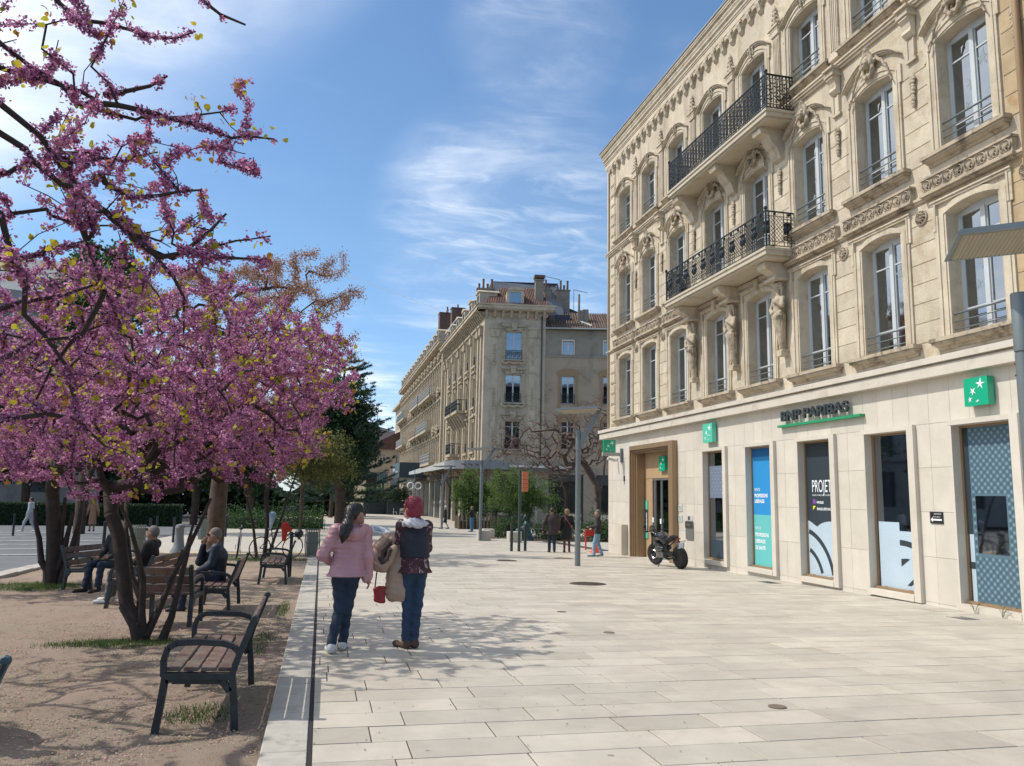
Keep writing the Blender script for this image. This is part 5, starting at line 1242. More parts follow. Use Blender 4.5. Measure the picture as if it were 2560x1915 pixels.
# ---- canopy: curved grey fascia round the corner
cp = thing('glass_canopy', 'long grey street canopy curving round the corner of the carved building', 'canopy', (11, 66, 3.7))
def path(t):
    P = [(17.2, 63.4), (14.8, 63.75), (12.6, 64.1), (11.3, 64.6), (10.6, 65.4), (10.25, 66.6), (10.2, 68.2), (10.2, 75), (10.2, 85), (10.2, 97)]; return P
P = path(0); b = MB()
top, bot = 4.42, 3.72
for i in range(1, len(P) - 4):
    (x0, y0), (x1, y1) = P[i], P[i + 1]; b.add([(x0, y0, bot), (x1, y1, bot), (x1, y1, top), (x0, y0, top)], [(0, 1, 2, 3)]); b.add([(x0 + .15, y0 + .1, bot), (x1 + .15, y1 + .1, bot), (x1 + .15, y1 + .1, top), (x0 + .15, y0 + .1, top)], [(0, 1, 2, 3)])
o = b.build('fascia', M('grey canopy paint', (.21, .225, .25), .45, var=(1, .05)), cp, fix=False); o.location = (-11, -66, -3.7)
b = MB()
for i in range(len(P) - 3, len(P) - 1):
    (x0, y0), (x1, y1) = P[i], P[i + 1]; b.add([(x0, y0, bot + .1), (x1, y1, bot + .15), (x1, y1, top - .2), (x0, y0, top - .05)], [(0, 1, 2, 3)])
b.add([(10.2, 68.2, bot + .1), (10.2, 75, bot + .1), (10.2, 75, top - .05), (10.2, 68.2, top)], [(0, 1, 2, 3)])
o = b.build('pale_fascia', M('pale canopy edge', (.42, .43, .42), .5), cp, fix=False); o.location = (-11, -66, -3.7)
b = MB(); pl = [(p[0] + .2, p[1] + .2) for p in P[1:]] + [(13.2, 97), (13.2, 66), (14.6, 65.7)]; b.prism(pl, 'z', 4.25, 4.33); o = b.build('roof_sheet', M('canopy underside', (.30, .27, .22), .7), cp); o.location = (-11, -66, -3.7)
b = MB(); irn = M('brown painted iron', (.13, .105, .085), .6)
for y in (67.2, 72, 77, 82, 87):
    pts = [(13 - 2.6 * math.sin(a), y, 1.2 + 2.9 * (1 - math.cos(a)) if False else 4.2 - 2.9 * (1 - math.sin(a))) for a in [i * pi / 2 / 12 for i in range(13)]]
    pts = [(13.0 - 2.7 * (1 - math.cos(a)), y, 1.3 + 2.9 * math.sin(a)) for a in [i * pi / 2 / 12 for i in range(13)]]
    b.tube(pts, .06, 5)
    for i in range(1, 12): p = pts[i]; b.bar(p, (12.9, y, p[2]), .03); b.ring((p[0] + .35, y, p[2] + .1), .16, .02, 'y', 8, 4) if p[0] < 12.2 else None; b.bar(p, (p[0], y, 4.2), .03)
o = b.build('bracket_arches', irn, cp); o.location = (-11, -66, -3.7)
b = MB(); C_ = (14.0, 65.1)
for k in range(3):
    pts = [(12.9 - 1.9 * (1 - math.cos(a)) + .5 * k, 65.6 - 1.3 * (1 - math.cos(a)) - .2 * k, 1.1 + 3.0 * math.sin(a)) for a in [i * pi / 2 / 12 for i in range(13)]]; b.tube(pts, .055, 5)
    for i in range(1, 12): p = pts[i]; b.bar(p, (p[0], p[1], 4.2), .03); b.bar(p, (13.0, 65.7, p[2]), .025)
o = b.build('corner_arches', irn, cp); o.location = (-11, -66, -3.7)
b = MB(); b.box(14.3, 25.2, -.1, 0, 3.93, 4.13); o = b.build('white_edge', M('white canopy edge', (.62, .62, .6), .6, bump=(8, .6, .04)), cp); o.location = (-11, -66 + 64.6, -3.7); 
b = MB(); b.box(14.3, 25.2, 0, 2.5, 3.6, 3.93); o = b.build('dark_soffit', M('brown soffit', (.14, .12, .10), .8), cp); o.location = (-11, -66 + 64.6, -3.7)
r = thing('eyeglasses_sign', 'white spectacles shaped shop sign hanging under the canopy', 'sign', (9.0, 80, 2.4))
b = MB(); b.ring((-.33, 0, 0), .27, .055, 'y', 20, 6); b.ring((.33, 0, 0), .27, .055, 'y', 20, 6); b.bar((-.08, 0, .02), (.08, 0, .02), .05); b.build('rims', M('white sign paint', (.75, .75, .73), .4), r, smooth=60); b = MB(); b.bar((0, 0, .1), (0, 0, 1.4), .05); b.build('hanger', steelgrey, r)
r.scale = (1.15, 1.15, 1.15)
# ---- brown side building between the two
BB = thing('brown_side_building', 'plain brown rendered building with old clay tiled roof behind the bare tree', 'building', (18.25, 65.27, G(18, 65))); bz4 = -G(18, 65); RB = math.radians(-14)
def pb(b, name, mat, smooth=False, par=None): o = b.build(name, mat, par or BB, smooth); o.location = (0, 0, bz4); o.rotation_euler = (0, 0, RB); return o
brn = M('brown render', (.34, .275, .205), .9, var=(.5, .07), bump=(12, .4, .01), stain=(.7, (.20, .165, .125), .45, .75)); brn2 = M('grey brown render', (.28, .25, .205), .9, var=(.5, .1), bump=(12, .4, .01), stain=(.5, (.15, .135, .12), .45, .75)); ochre = M('ochre window border', (.27, .195, .115), .85, bump=(12, .3))
bc = [(2.02, .56), (5.6, .56), (9.2, .56)]
b = MB(); wallgrid(b, .0, 12, 4.0, 13.55, bc, [(5.6, 7.95), (9.5, 11.9)]); pb(b, 'wall', brn); b = MB(); wallgrid(b, .05, 12, 13.7, 16.0, [(2.02, .48), (5.6, .48), (9.2, .48)], [(13.78, 15.0)], .35, .06); pb(b, 'upper_wall', brn2)
b = MB(); b.box(0, 12, -.06, .3, 13.55, 13.7); pb(b, 'ledge', brn2); b = MB(); b.box(.1, 12, .8, 8, -1, 16); pb(b, 'dark_interior', roomdark)
kb1 = casement(.56, 0, 2.4, rail=True, tr=.8); kb2 = casement(.48, 0, 1.2, M('white window paint', (.55, .55, .52), .5), rail=False)
wp = MB(); wp.prism([(-.95, -.4), (-.62, -.4), (-.62, 2.45), (.62, 2.45), (.62, -.4), (.95, -.4), (.85, 0), (.85, 2.3), (1.0, 2.6), (.9, 2.85), (.3, 3.05), (-.3, 3.05), (-.9, 2.85), (-1.0, 2.6), (-.85, 2.3), (-.85, 0)], 'y', -.03, .01); wp = wp.build('window_border', ochre, link_=False)
for (u, h) in bc:
    v = Matrix.Rotation(RB, 3, 'Z') @ Vector((u, 0, 0))
    for a in (5.6, 9.5):
        w_ = putwin(BB, kb1, 0); w_.location = (v.x, v.y, a + bz4); w_.rotation_euler = (0, 0, RB); inst('window_border', wp, BB, (v.x, v.y, a + bz4), (0, 0, RB))
    w_ = putwin(BB, kb2, 0); w_.location = (v.x, v.y, 13.79 + bz4); w_.rotation_euler = (0, 0, RB)
    b = MB(); b.box(u - .56, u + .56, -.02, .08, 15.0, 15.12); b.box(u - .56, u - .48, -.02, .08, 13.78, 15); b.box(u + .48, u + .56, -.02, .08, 13.78, 15); pb(b, 'white_border', M('white window paint', (.55, .55, .52)))
b = MB(); b.add([(.1, -.35, 16.05), (12, -.35, 16.05), (12, 4.6, 18.5), (.1, 4.6, 18.5)], [(0, 1, 2, 3)]); pb(b, 'roof', tiledark)
b = MB()
for i in range(54): u = .2 + i * .22; b.tube([(u, -.38, 16.07), (u, 4.6, 18.54)], .085, 5)
pb(b, 'tile_rows', tiledark)['kind'] = 'stuff'
b = MB(); b.tube([(.0, -.42, 16.02), (12, -.42, 16.02)], .08, 6); pb(b, 'gutter', M('grey gutter', (.3, .32, .33), .5, .3)); b = MB(); b.box(1.0, 2.3, 1.9, 2.9, 17.0, 17.75); pb(b, 'skylight', M('black skylight', (.03, .03, .035), .3)); b = MB(); b.bar((3.2, 1.5, 17.1), (4.1, .2, 16.45), .12); pb(b, 'flashing', M('white flashing', (.6, .6, .58), .6))
chimney(BB, pb, 2.95, 1.4, 16.4, 18.1, .5, .5, 0, rend, cap=False); b = MB(); b.tube([(3.05, 1.6, 17), (3.05, 1.6, 19.6)], .1, 8); pb(b, 'flue', rend); b = MB(); b.box(3.4, 3.9, 1.5, 2.2, 16.4, 18.2); pb(b, 'chimney', rend)
sf = MB(); dx = 5.2
for (a, c) in ((-1.1, .45), (3.4, 4.5), (8, 9)): sf.box(a, c, -.1, .3, -1.4, 4)
sf.box(-1, 12, 0, .3, 3.45, 4); pb(sf, 'shopfront_piers', M('beige shop wall', (.27, .235, .185), .85, var=(1, .1)))
b = MB(); b.box(.45, 12, .2, .22, -1.3, 3.45); pb(b, 'shop_glass', shopglass)
b = MB(); b.box(.45, .6, .1, .3, -1.2, 3.45); b.box(.45, 3.4, .1, .3, 2.9, 3.45); b.box(3.25, 3.4, .1, .3, -1.2, 3.45); b.box(4.5, 4.62, .1, .3, -1.2, 3.45); b.box(4.5, 8, .1, .3, 2.6, 3.45); pb(b, 'shop_frame', M('dark shop frame', (.035, .045, .045)))
b = MB(); b.box(.9, 2.7, .5, .54, .3, 2.4); pb(b, 'display_poster', M('grey poster', (.17, .165, .16), .7, var=(1.3, .5))); s = Sol(.05).ball((1.5, .46, 1.6), (.22, .03, .3)).cone((1.5, .46, 1.3), (1.6, .46, .7), .2, .35, sc=(1, .2, 1)).ball((2.25, .46, 1.5), (.3, .03, .42)); s.mesh('poster_figures', M('poster brown', (.10, .065, .05), .7), None, res=.05)
po = bpy.data.objects['poster_figures']; po.parent = BB; po.location = (0, 0, bz4); po.rotation_euler = (0, 0, RB)
s = Sol(.05).ball((3.0, .45, 1.75), .12).cone((3.0, .45, 1.6), (3.0, .45, .5), .14, .26).cone((2.85, .45, 1.4), (2.8, .45, .7), .07, .05).cone((3.15, .45, 1.4), (3.2, .45, .7), .07, .05); o = s.mesh('mannequin', M('navy clothes', (.02, .025, .06), .7), BB, res=.05); o.location = (0, 0, bz4); o.rotation_euler = (0, 0, RB)
o = text('CA', .8, 0, 5.6, 2.75, M('faint shop letters', (.3, .3, .28), .5), BB, facing='y'); o.location = (0, 0, bz4); o.rotation_euler = (0, 0, RB)
# ---- far end of the street
FH = thing('red_roofed_house', 'beige house with red tiled roof closing the end of the street', 'building', (9.5, 140, G(9, 140)))
def pf(b, name, mat, smooth=False): o = b.build(name, mat, FH, smooth); o.location = (0, 0, -G(9, 140)); return o
beige = M('beige render', (.42, .345, .26), .85, var=(.5, .06), bump=(8, .3, .01))
b = MB(); wallgrid(b, -2.5, 4.5, -2.5, 9.3, [(.55, .55), (3.3, .55)], [(6.75, 8.4), (2.2, 4.2)]); pf(b, 'wall', beige); b = MB(); b.box(-2.4, 4.4, .6, 6, -2, 9); pf(b, 'dark_interior', roomdark)
b = MB(); b.prism([(-3, 9.2), (4.9, 9.2), (4.9, 13.2)], 'y', -.3, 8); pf(b, 'roof', tile)
b = MB(); b.prism([(-1.3, 4.6), (2.4, 4.6), (2.3, 4.9), (.55, 5.6), (-1.2, 4.9)], 'y', -.3, 0); pf(b, 'pediment', beige)
kf = casement(.55, 0, 1.65, rail=False)
for u in (.55, 3.3):
    w_ = putwin(FH, kf, u); w_.location = (u, 0, 6.75 - G(9, 140)); w_ = putwin(FH, kf, u); w_.location = (u, 0, 2.3 - G(9, 140))
PH = thing('pinkish_house', 'pinkish gabled house rising behind the red roof', 'building', (9.5, 165, G(9, 160)))
b = MB(); b.prism([(-3.5, -3), (-3.5, 12.6), (1.0, 15.0), (7, 13.5), (7, -3)], 'y', 0, 8); o = b.build('wall', M('pinkish render', (.36, .27, .235), .85, var=(.4, .05), bump=(8, .3)), PH); o.location.z = -G(9, 160)
b = MB(); b.bar((-3.8, -.1, 12.6), (1.0, -.1, 15.15), .25); b.bar((1.0, -.1, 15.15), (7.3, -.1, 13.6), .25); o = b.build('roof_edge', slate, PH); o.location.z = -G(9, 160); b = MB(); b.box(-1.1, 1.1, -.05, .02, 11.0, 12.3); o = b.build('window', roomdark, PH); o.location.z = -G(9, 160)
b = MB(); b.tube([(1.0, 0, 15), (1.0, 0, 20)], .07, 5); b.bar((-.2, 0, 19.6), (2.8, 0, 19.4), .07); b.bar((0, 0, 18.7), (1.8, 0, 18.6), .06); o = b.build('antenna', M('aerial metal', (.16, .17, .18)), PH); o.location.z = -G(9, 160)
LH = thing('sunlit_terrace_house', 'low sunlit cream house at the far left of the street', 'building', (4.5, 118, G(4, 118)))
b = MB(); wallgrid(b, -6.5, 1.8, -2, 4.6, [(-4.6, .6), (-2.6, .6), (-.6, .6)], [(.2, 3.1)]); b.box(-6.7, 2, -.3, .2, 4.6, 5.0); o = b.build('wall', M('sunny render', (.6, .5, .34), .8, var=(.6, .06)), LH); o.location.z = -G(4, 118); o.rotation_euler.z = -.5
b = MB(); b.box(-6.4, 1.7, .5, 4, -2, 4.6); o = b.build('dark_interior', roomdark, LH); o.location.z = -G(4, 118); o.rotation_euler.z = -.5
# awnings, signs and terrace of the restaurant
r = thing('shop_awning', 'dark shop awning with pale lettering projecting over the terrace', 'awning', (10.2, 100, 2.8))
b = MB(); b.box(-.9, 2.2, 0, 14, .8, 2.7); b.build('sign_box', M('blue black sign', (.035, .06, .07), .5), r); b = MB(); b.box(-1.0, -.9, 0, 12, -.1, .75); b.build('valance', M('navy awning', (.012, .018, .03), .7), r); b = MB(); b.box(-.93, -.91, 2, 5, 1.3, 1.7); b.box(-.93, -.91, 6, 9, 1.7, 2.1); b.build('sign_letters', M('pale sign print', (.3, .35, .36), .6), r); b = MB(); b.box(-.95, -.9, 12, 12.7, .9, 2.6); b.build('red_strip', M('red strip', (.5, .06, .05), .5), r)
r = thing('balcony_railing', 'green grey metal terrace railing with glass panels at the street end', 'railing', (8.2, 128, 3.2))
b = MB()
for i in range(12): b.bar((-1.2 + .55 * i * .5, i * .0 - .0, 0), (-1.2 + .55 * i * .5, 0, 1.7), .06)
b.bar((-1.3, 0, 1.7), (2.0, 0, 1.7), .1); b.bar((-1.3, 0, 0), (2.0, 0, 0), .12); b.build('posts', M('green metal', (.08, .12, .12), .5), r); b = MB(); b.box(-1.2, 1.9, .02, .04, .1, 1.6); b.build('panel', M('grey green glass', (.16, .24, .24), .3), r)
# grey classical building on the left, behind the trees
TH = thing('grey_classical_building', 'large grey stone building with a pitched roof behind the blossom on the left', 'building', (-42, 78, G(-2, 78)))
gst = M('grey stone far', (.30, .29, .27), .85, var=(.3, .12), bump=(5, .4, .02), stain=(.3, (.2, .195, .185), .45, .75))
b = MB(); wallgrid(b, -22, 22, 0, 19.5, [(-18 + 5 * i, 1.0) for i in range(8)], [(2, 6), (8.5, 12.5), (14.5, 17.5)], .6); b.box(-22.6, 22.6, -.8, 1, 19.5, 20.6); b.box(-22, 22, -.4, .4, 7.2, 7.6); b.build('wall', gst, TH); b = MB(); b.box(-21.5, 21.5, 1.2, 20, 0, 20); b.build('dark_interior', roomdark, TH); b = MB(); b.prism([(-.5, 20.6), (14, 27.5), (28, 20.6)], 'x', -22.4, 22.4); b.build('roof', M('grey roof', (.17, .18, .19), .7, var=(.5, .1)), TH)
for u in [(-18 + 5 * i) for i in range(8)]:
    for z, h in ((2, 4), (8.5, 4), (14.5, 3)):
        b = MB(); b.box(u - 1, u + 1, .4, .45, z, z + h); b.box(u - .06, u + .06, .3, .42, z, z + h); b.box(u - 1, u + 1, .3, .42, z + h * .6, z + h * .6 + .12); b.build('window', M('dull window', (.06, .07, .075), .25), TH)
TH.rotation_euler.z = math.radians(14)
# ---------------------------------------------------------------- trees
bark = M('dark bark', (.045, .032, .026), .95, var=(6, .25), bump=(45, 1.0, .012)); bark2 = M('brown furrowed bark', (.085, .058, .042), .95, var=(4, .25), bump=(22, 1.0, .03)); barkg = M('grey brown twigs', (.13, .095, .08), .95, var=(3, .2))
pinkA = M('pink blossom', lin(211, 156, 186), .85, rnd=.34, transl=.5); pinkB = M('magenta blossom', lin(164, 99, 141), .85, rnd=.42, transl=.34)
leafY = M('young yellow green leaf', lin(178, 168, 52), .55, rnd=.25, transl=.5); leafO = M('bronze young leaf', lin(165, 120, 50), .55, rnd=.25, transl=.5)
def rv(r): v = nprng.normal(size=3); return v / np.linalg.norm(v) * r
def tree_nodes(trunks, env, ntar, seed, step=.28, lean=.35, jit=.10, shell=.0, up=0.0, extra=None, free=False, zfree=None):
    """skeleton: trunk polylines then greedy growth to targets inside env = [(centre, radii), ...]; returns nodes, parents"""
    r = np.random.default_rng(seed); P = []; par = []
    for tr in trunks:
        for i, p in enumerate(tr): P.append(np.array(p, float)); par.append(-1 if i == 0 else len(P) - 2)
    nb = len(P); T = [] if extra is None else list(extra)
    ntar += len(T)
    w = np.array([e[1][0] * e[1][1] * e[1][2] for e in env]); w = w / w.sum()
    while len(T) < ntar:
        c, q = env[r.choice(len(env), p=w)]; v = r.normal(size=3); v /= np.linalg.norm(v); v *= (shell + (1 - shell) * r.random()) ** (1 / 2.2)
        T.append(np.array(c) + v * np.array(q))
    top = np.mean([t[-1] for t in trunks], axis=0); T.sort(key=lambda t: np.linalg.norm(t - top))
    for t in T:
        A = np.array(P); d = np.linalg.norm(A - t, axis=1); 
        ok = np.ones(len(P), bool); ok[:nb] = False
        if free: ok[:nb] = np.array(par[:nb]) >= 0
        else: ok[:nb] = A[:nb, 2] > (zfree if zfree else top[2] - .9)
        d = np.where(ok, d, d + 2.0) + 0.12 * np.maximum(0, A[:, 2] - t[2])
        k = int(np.argmin(d)); L = np.linalg.norm(t - A[k])
        if L < .06: continue
        n = max(1, int(L / step)); side = r.normal(size=3) * L * .14; side[2] += up * L * .25; last = k
        for i in range(1, n + 1):
            u = i / n; p = A[k] + (t - A[k]) * u + side * math.sin(pi * u) + r.normal(size=3) * jit * step * (.6 if i < n else .2)
            P.append(p); par.append(last); last = len(P) - 1
    return np.array(P), np.array(par)
def radii(P, par, rmin, power=2.4, rmax=None):
    n = len(P); ch = np.zeros(n); R = np.zeros(n)
    for i in range(n - 1, -1, -1):
        R[i] = max(rmin, ch[i] ** (1 / power)) if ch[i] > 0 else rmin
        if par[i] >= 0: ch[par[i]] += R[i] ** power
    if rmax: R = rmin + (R - rmin) * (rmax - rmin) / max(R.max() - rmin, 1e-6)
    return R
def limbs(name, P, par, R, mat, parent, sides=6):
    V = []; F = []; idx = np.where(par >= 0)[0]
    a = P[par[idx]]; b = P[idx]; ra = R[par[idx]]; rb = R[idx]; ra = np.minimum(ra, rb * 1.6)
    d = b - a; L = np.linalg.norm(d, axis=1, keepdims=True); d = d / np.maximum(L, 1e-6)
    ref = np.where(np.abs(d[:, 2:3]) < .9, np.array([[0, 0, 1.]]), np.array([[1., 0, 0]])); x = np.cross(d, ref); x /= np.linalg.norm(x, axis=1, keepdims=True); y = np.cross(x, d)
    a = a - d * (ra * .5)[:, None]; b = b + d * (rb * .5)[:, None]
    for (c, rr) in ((a, ra), (b, rb)):
        for j in range(sides):
            t = 2 * pi * j / sides; V.append(c + (x * math.cos(t) + y * math.sin(t)) * rr[:, None])
    V = np.stack(V, 1).reshape(-1, 3); n = len(idx); base = (np.arange(n) * 2 * sides)[:, None]
    F = np.concatenate([base + np.array([[j, (j + 1) % sides, sides + (j + 1) % sides, sides + j]]) for j in range(sides)])
    return npmesh(name, V, F, mat, parent, True)
def sprinkle(C, size, shape, seed, spread=0.0, aspect=1.0, updir=None):
    """oriented little polygons at the points C; shape = 2-D outline"""
    r = np.random.default_rng(seed); n = len(C); S = np.array(shape, float)
    nrm_ = r.normal(size=(n, 3)); 
    if updir is not None: nrm_ += np.array(updir)
    nrm_ /= np.linalg.norm(nrm_, axis=1, keepdims=True); t = r.normal(size=(n, 3)); x = np.cross(nrm_, t); x /= np.linalg.norm(x, axis=1, keepdims=True); y = np.cross(nrm_, x)
    s = size * r.uniform(.7, 1.3, n)[:, None]; C = C + r.normal(size=(n, 3)) * spread; k = len(S); z = (np.abs(S[:, 0]) * .35)
    V = np.stack([C + x * S[j, 0] * s + y * S[j, 1] * s * aspect + nrm_ * z[j] * s for j in range(k)], 1).reshape(-1, 3)
    return V, np.arange(n * k).reshape(n, k)
PET = [(0, -.5), (.38, .05), (0, .5), (-.38, .05)]
HEART = [(0, -.62), (.42, -.12), (.40, .28), (0, .42), (-.40, .28), (-.42, -.12)]
def foliage(name, C, size, shape, mat, parent, seed, spread=0.0, updir=None, kind=None):
    V, F = sprinkle(np.asarray(C), size, shape, seed, spread, updir=updir); o = npmesh(name, V, F, mat, parent, False)
    o['kind'] = 'stuff'; return o
def alongsites(P, par, R, rlim, per_m, seed, spread=.03):
    r = np.random.default_rng(seed); idx = np.where((par >= 0) & (R < rlim))[0]; a = P[par[idx]]; b = P[idx]; L = np.linalg.norm(b - a, axis=1); n = r.poisson(L * per_m)
    k = np.repeat(np.arange(len(idx)), n); u = r.random(len(k))[:, None]; return a[k] * (1 - u) + b[k] * u + r.normal(size=(len(k), 3)) * spread
def TR(o, P): return P - np.array(o.location)
def redbud(base, stems, env, ntar, seed, label, fl_per_m, fl_size, leaf_n, leaf_size, rmax=.09, step=.22, petals=3, spread=.035, dense=None, sides=6, rmin=.0035, leafclump=1, stemr=.05, cell=.15, extra=None, free=False, nthick=99, zfree=None):
    bx, by = base; z0 = gz(bx, by) - .04; t = thing('redbud_tree', label, 'tree', (bx, by, z0), group='blossoming redbud trees')
    P, par = tree_nodes(stems, env, ntar, seed, step, up=.3, jit=.08, extra=extra, free=free, zfree=zfree); R = radii(P, par, rmin, 2.45, rmax); P0 = P - np.array([bx, by, z0]); k_ = 0
    nb = sum(len(s_) for s_ in stems)
    for j_, s_ in enumerate(stems):
        for i in range(len(s_)):
            R[k_] = max(min(R[k_], rmax), stemr * (1 - .8 * i / len(s_)) * (1.2 if i == 0 else 1)) if j_ < nthick else .0165 * (1 - .88 * i / len(s_)) + .0015
            k_ += 1
    kf = R.copy(); kf[:sum(len(s_) for s_ in stems[:nthick])] = 9
    limbs('branches', P0, par, R, bark, t, sides)
    S = alongsites(P0, par, kf, .022, fl_per_m, seed + 1, spread * .5)
    r = np.random.default_rng(seed + 5)
    # blossom grows in clumps with gaps
    key = np.floor(S / cell).astype(int); hsh = (key[:, 0] * 73856093 ^ key[:, 1] * 19349663 ^ key[:, 2] * 83492791) % 97; S = S[hsh > 26 if dense is None else hsh > dense]
    C = np.repeat(S, petals, 0) + r.normal(size=(len(S) * petals, 3)) * spread * .45
    h = C[:, 2] + r.normal(size=len(C)) * .5; m_ = (r.random(len(C)) < .45)
    foliage('blossom', C[m_], fl_size, PET, pinkA, t, seed + 2); foliage('blossom', C[~m_], fl_size, PET, pinkB, t, seed + 3)
    idx = np.where((par >= 0) & (kf < .008))[0]; q = P0[r.choice(idx, leaf_n)]
    q = np.repeat(q, leafclump, 0) + r.normal(size=(leaf_n * leafclump, 3)) * leaf_size * .8
    k = int(len(q) * .8); foliage('leaves', q[:k], leaf_size, HEART, leafY, t, seed + 7, updir=(0, 0, .6)); foliage('leaves', q[k:], leaf_size * .9, HEART, leafO, t, seed + 8)
    return t
def P4(x, y, Y, dy=0): p = onY(x / 2.031, 1100 + y / 2.031, Y); return (p[0], p[1] + dy, p[2])
# middle tree: four stems leaning out of one root
Ym = 10.5
st = [[P4(705, 1005, Ym), P4(690, 930, Ym), P4(640, 850, Ym, .05), P4(610, 640, Ym, .1), P4(590, 500, Ym, .15), P4(545, 380, Ym, .2), P4(520, 240, Ym, .35)],
      [P4(725, 1005, Ym), P4(725, 880, Ym, -.05), P4(735, 700, Ym, -.1), P4(715, 560, Ym, -.2), P4(700, 430, Ym, -.4), P4(660, 300, Ym, -.6)],
      [P4(830, 1000, Ym), P4(870, 900, Ym), P4(915, 720, Ym), P4(965, 540, Ym, -.1), P4(1035, 400, Ym, -.15), P4(1080, 300, Ym, -.2)],
      [P4(740, 990, Ym), P4(790, 880, Ym, .15), P4(850, 720, Ym, .3), P4(905, 590, Ym, .5), P4(930, 440, Ym, .8)],
      [P4(700, 960, Ym, .05), P4(700, 820, Ym, .15), P4(640, 700, Ym, .3), P4(590, 460, Ym, .5), P4(560, 290, Ym, .8)]]
redbud((-2.02, 10.5), st, [((-2.2, 10.8, 3.05), (2.7, 2.9, 1.25)), ((-2.1, 10.6, 2.15), (2.2, 2.4, .72)), ((-1.0, 11.6, 3.35), (1.55, 1.6, 1.0))], 1700, 11, 'pink blossoming redbud with several leaning stems in the middle of the gravel bed', 185, .029, 820, .06, .085, .16, petals=4, spread=.04, leafclump=3, dense=34, zfree=1.35)
# near tree: trunk left of the frame, limbs reaching into the picture
def PL(pts, Y, dY=0.0):
    """limb drawn through the places it has in the view, at depth Y .. Y + dY, resampled to a soft curve"""
    n = len(pts); Q = [np.array(onY(x * 1.312, y * 1.312, Y + dY * i / (n - 1))) for i, (x, y) in enumerate(pts)]
    out = []
    for i in range(n - 1):
        p0, p1, p2, p3 = Q[max(i - 1, 0)], Q[i], Q[i + 1], Q[min(i + 2, n - 1)]; m_ = max(1, int(np.linalg.norm(p2 - p1) / .10))
        for k in range(m_):
            u = k / m_; out.append(.5 * (2 * p1 + (p2 - p0) * u + (2 * p0 - 5 * p1 + 4 * p2 - p3) * u * u + (3 * p1 - 3 * p2 + p0 - p3) * u ** 3) + nprng.normal(size=3) * .008)
    out.append(Q[-1]); return out
LM = [([(-60, 90), (-20, 120), (60, 150), (160, 180), (260, 230), (340, 225), (420, 215), (452, 207)], 4.7, .3), ([(200, 200), (300, 222), (380, 240), (440, 262), (522, 265)], 4.75, .1), ([(-60, 200), (0, 250), (50, 290), (120, 350), (200, 400), (280, 470), (330, 490), (400, 470), (450, 465), (515, 450)], 4.3, .5),
      ([(250, 450), (300, 490), (360, 482), (430, 492), (515, 495)], 4.55, .1), ([(-40, 360), (-10, 400), (20, 470), (50, 540), (45, 600), (85, 640), (130, 700), (145, 770), (150, 830)], 4.2, .6), ([(-30, 170), (60, 250), (130, 330), (170, 420), (200, 560), (240, 640), (262, 700), (262, 780)], 4.4, .7),
      ([(60, -60), (110, 0), (150, 40), (200, 45), (260, 60), (330, 70), (372, 60)], 4.9, .1), ([(330, -60), (380, 0), (420, 25), (467, 47)], 4.9, 0), ([(-60, 20), (0, 80), (60, 130), (110, 160), (150, 200), (220, 215)], 4.6, .2), ([(-50, 600), (40, 580), (110, 565), (190, 540), (215, 520)], 4.5, .3), ([(200, 560), (150, 640), (100, 700), (70, 760)], 4.6, .2),
      ([(150, 380), (200, 400), (260, 440), (330, 530), (355, 565), (350, 640)], 4.5, .4), ([(190, 330), (250, 380), (300, 372), (340, 360), (382, 362)], 4.6, .2), ([(330, 490), (400, 440), (430, 408)], 4.7, .1), ([(200, 180), (290, 165), (318, 145)], 4.8, 0), ([(-50, 480), (0, 500), (80, 480), (160, 470), (240, 500), (300, 560)], 4.8, .5),
      ([(-50, 700), (0, 690), (70, 650), (130, 640), (220, 610)], 4.4, .5), ([(-50, 300), (20, 330), (100, 300), (170, 290), (240, 310), (300, 290)], 5.0, .3), ([(-50, 820), (20, 800), (90, 790), (150, 800), (200, 850)], 4.3, .6), ([(-60, 450), (10, 420), (90, 400), (160, 430), (230, 430)], 4.9, .4)]
st = [[(-3.3, 3.3, -.1), (-3.25, 3.4, .6), (-3.0, 3.7, 1.3), (-2.7, 4.0, 2.0), (-2.5, 4.3, 2.6)], [(-3.35, 3.3, -.1), (-3.5, 3.6, .8), (-3.6, 4.1, 1.7), (-3.3, 4.6, 2.5)], [(-3.25, 3.25, -.1), (-3.05, 3.3, .8), (-2.8, 3.6, 1.6), (-2.5, 4.0, 2.3), (-2.3, 4.3, 2.9)]]
limb_ = [PL(*q) for q in LM]; ex = []
for q in limb_:
    if q[0][0] < -1.6: q[0] = np.array((-2.75, 4.1, min(2.9, max(1.6, q[0][2] - .4)))) if q[0][2] < 4 else q[0]
rn = np.random.default_rng(4)
for q in limb_:
    for p in q[2:]:
        for k in range(rn.poisson(2.5)): v = rn.normal(size=3) * np.array([.17, .2, .15]) + np.array([.05, 0, .02]); ex.append(np.array(p) + v)
def pxof(p): c_ = RW.T @ (np.array(p) - np.array([0, 0, EYE])); return 1280 + FPX * c_[0] / max(c_[2], .1)
ex = [p for p in ex if pxof(p) < 655 and pxof(p) < 380 + (p[2] < 3.9) * 300]
redbud((-3.3, 3.3), st + limb_, [((-4.7, 6.0, 3.3), (2.1, 2.4, 1.1)), ((-4.4, 4.3, 3.2), (1.5, 2.0, 1.0)), ((-5.2, 8.6, 3.4), (1.8, 2.0, 1.0))], 520, 23, 'nearest redbud, its twisting blossom laden limbs crossing the upper left of the view', 300, .021, 760, .038, .07, .12, petals=4, spread=.024, dense=50, cell=.085, sides=6, rmin=.0028, leafclump=3, extra=ex, free=True, nthick=3)
def P5(x, y, Y, dy=0): p = onY(x / 5.5175, 1200 + y / 5.5175, Y); return (p[0], p[1] + dy, p[2])
Y2 = 17.6
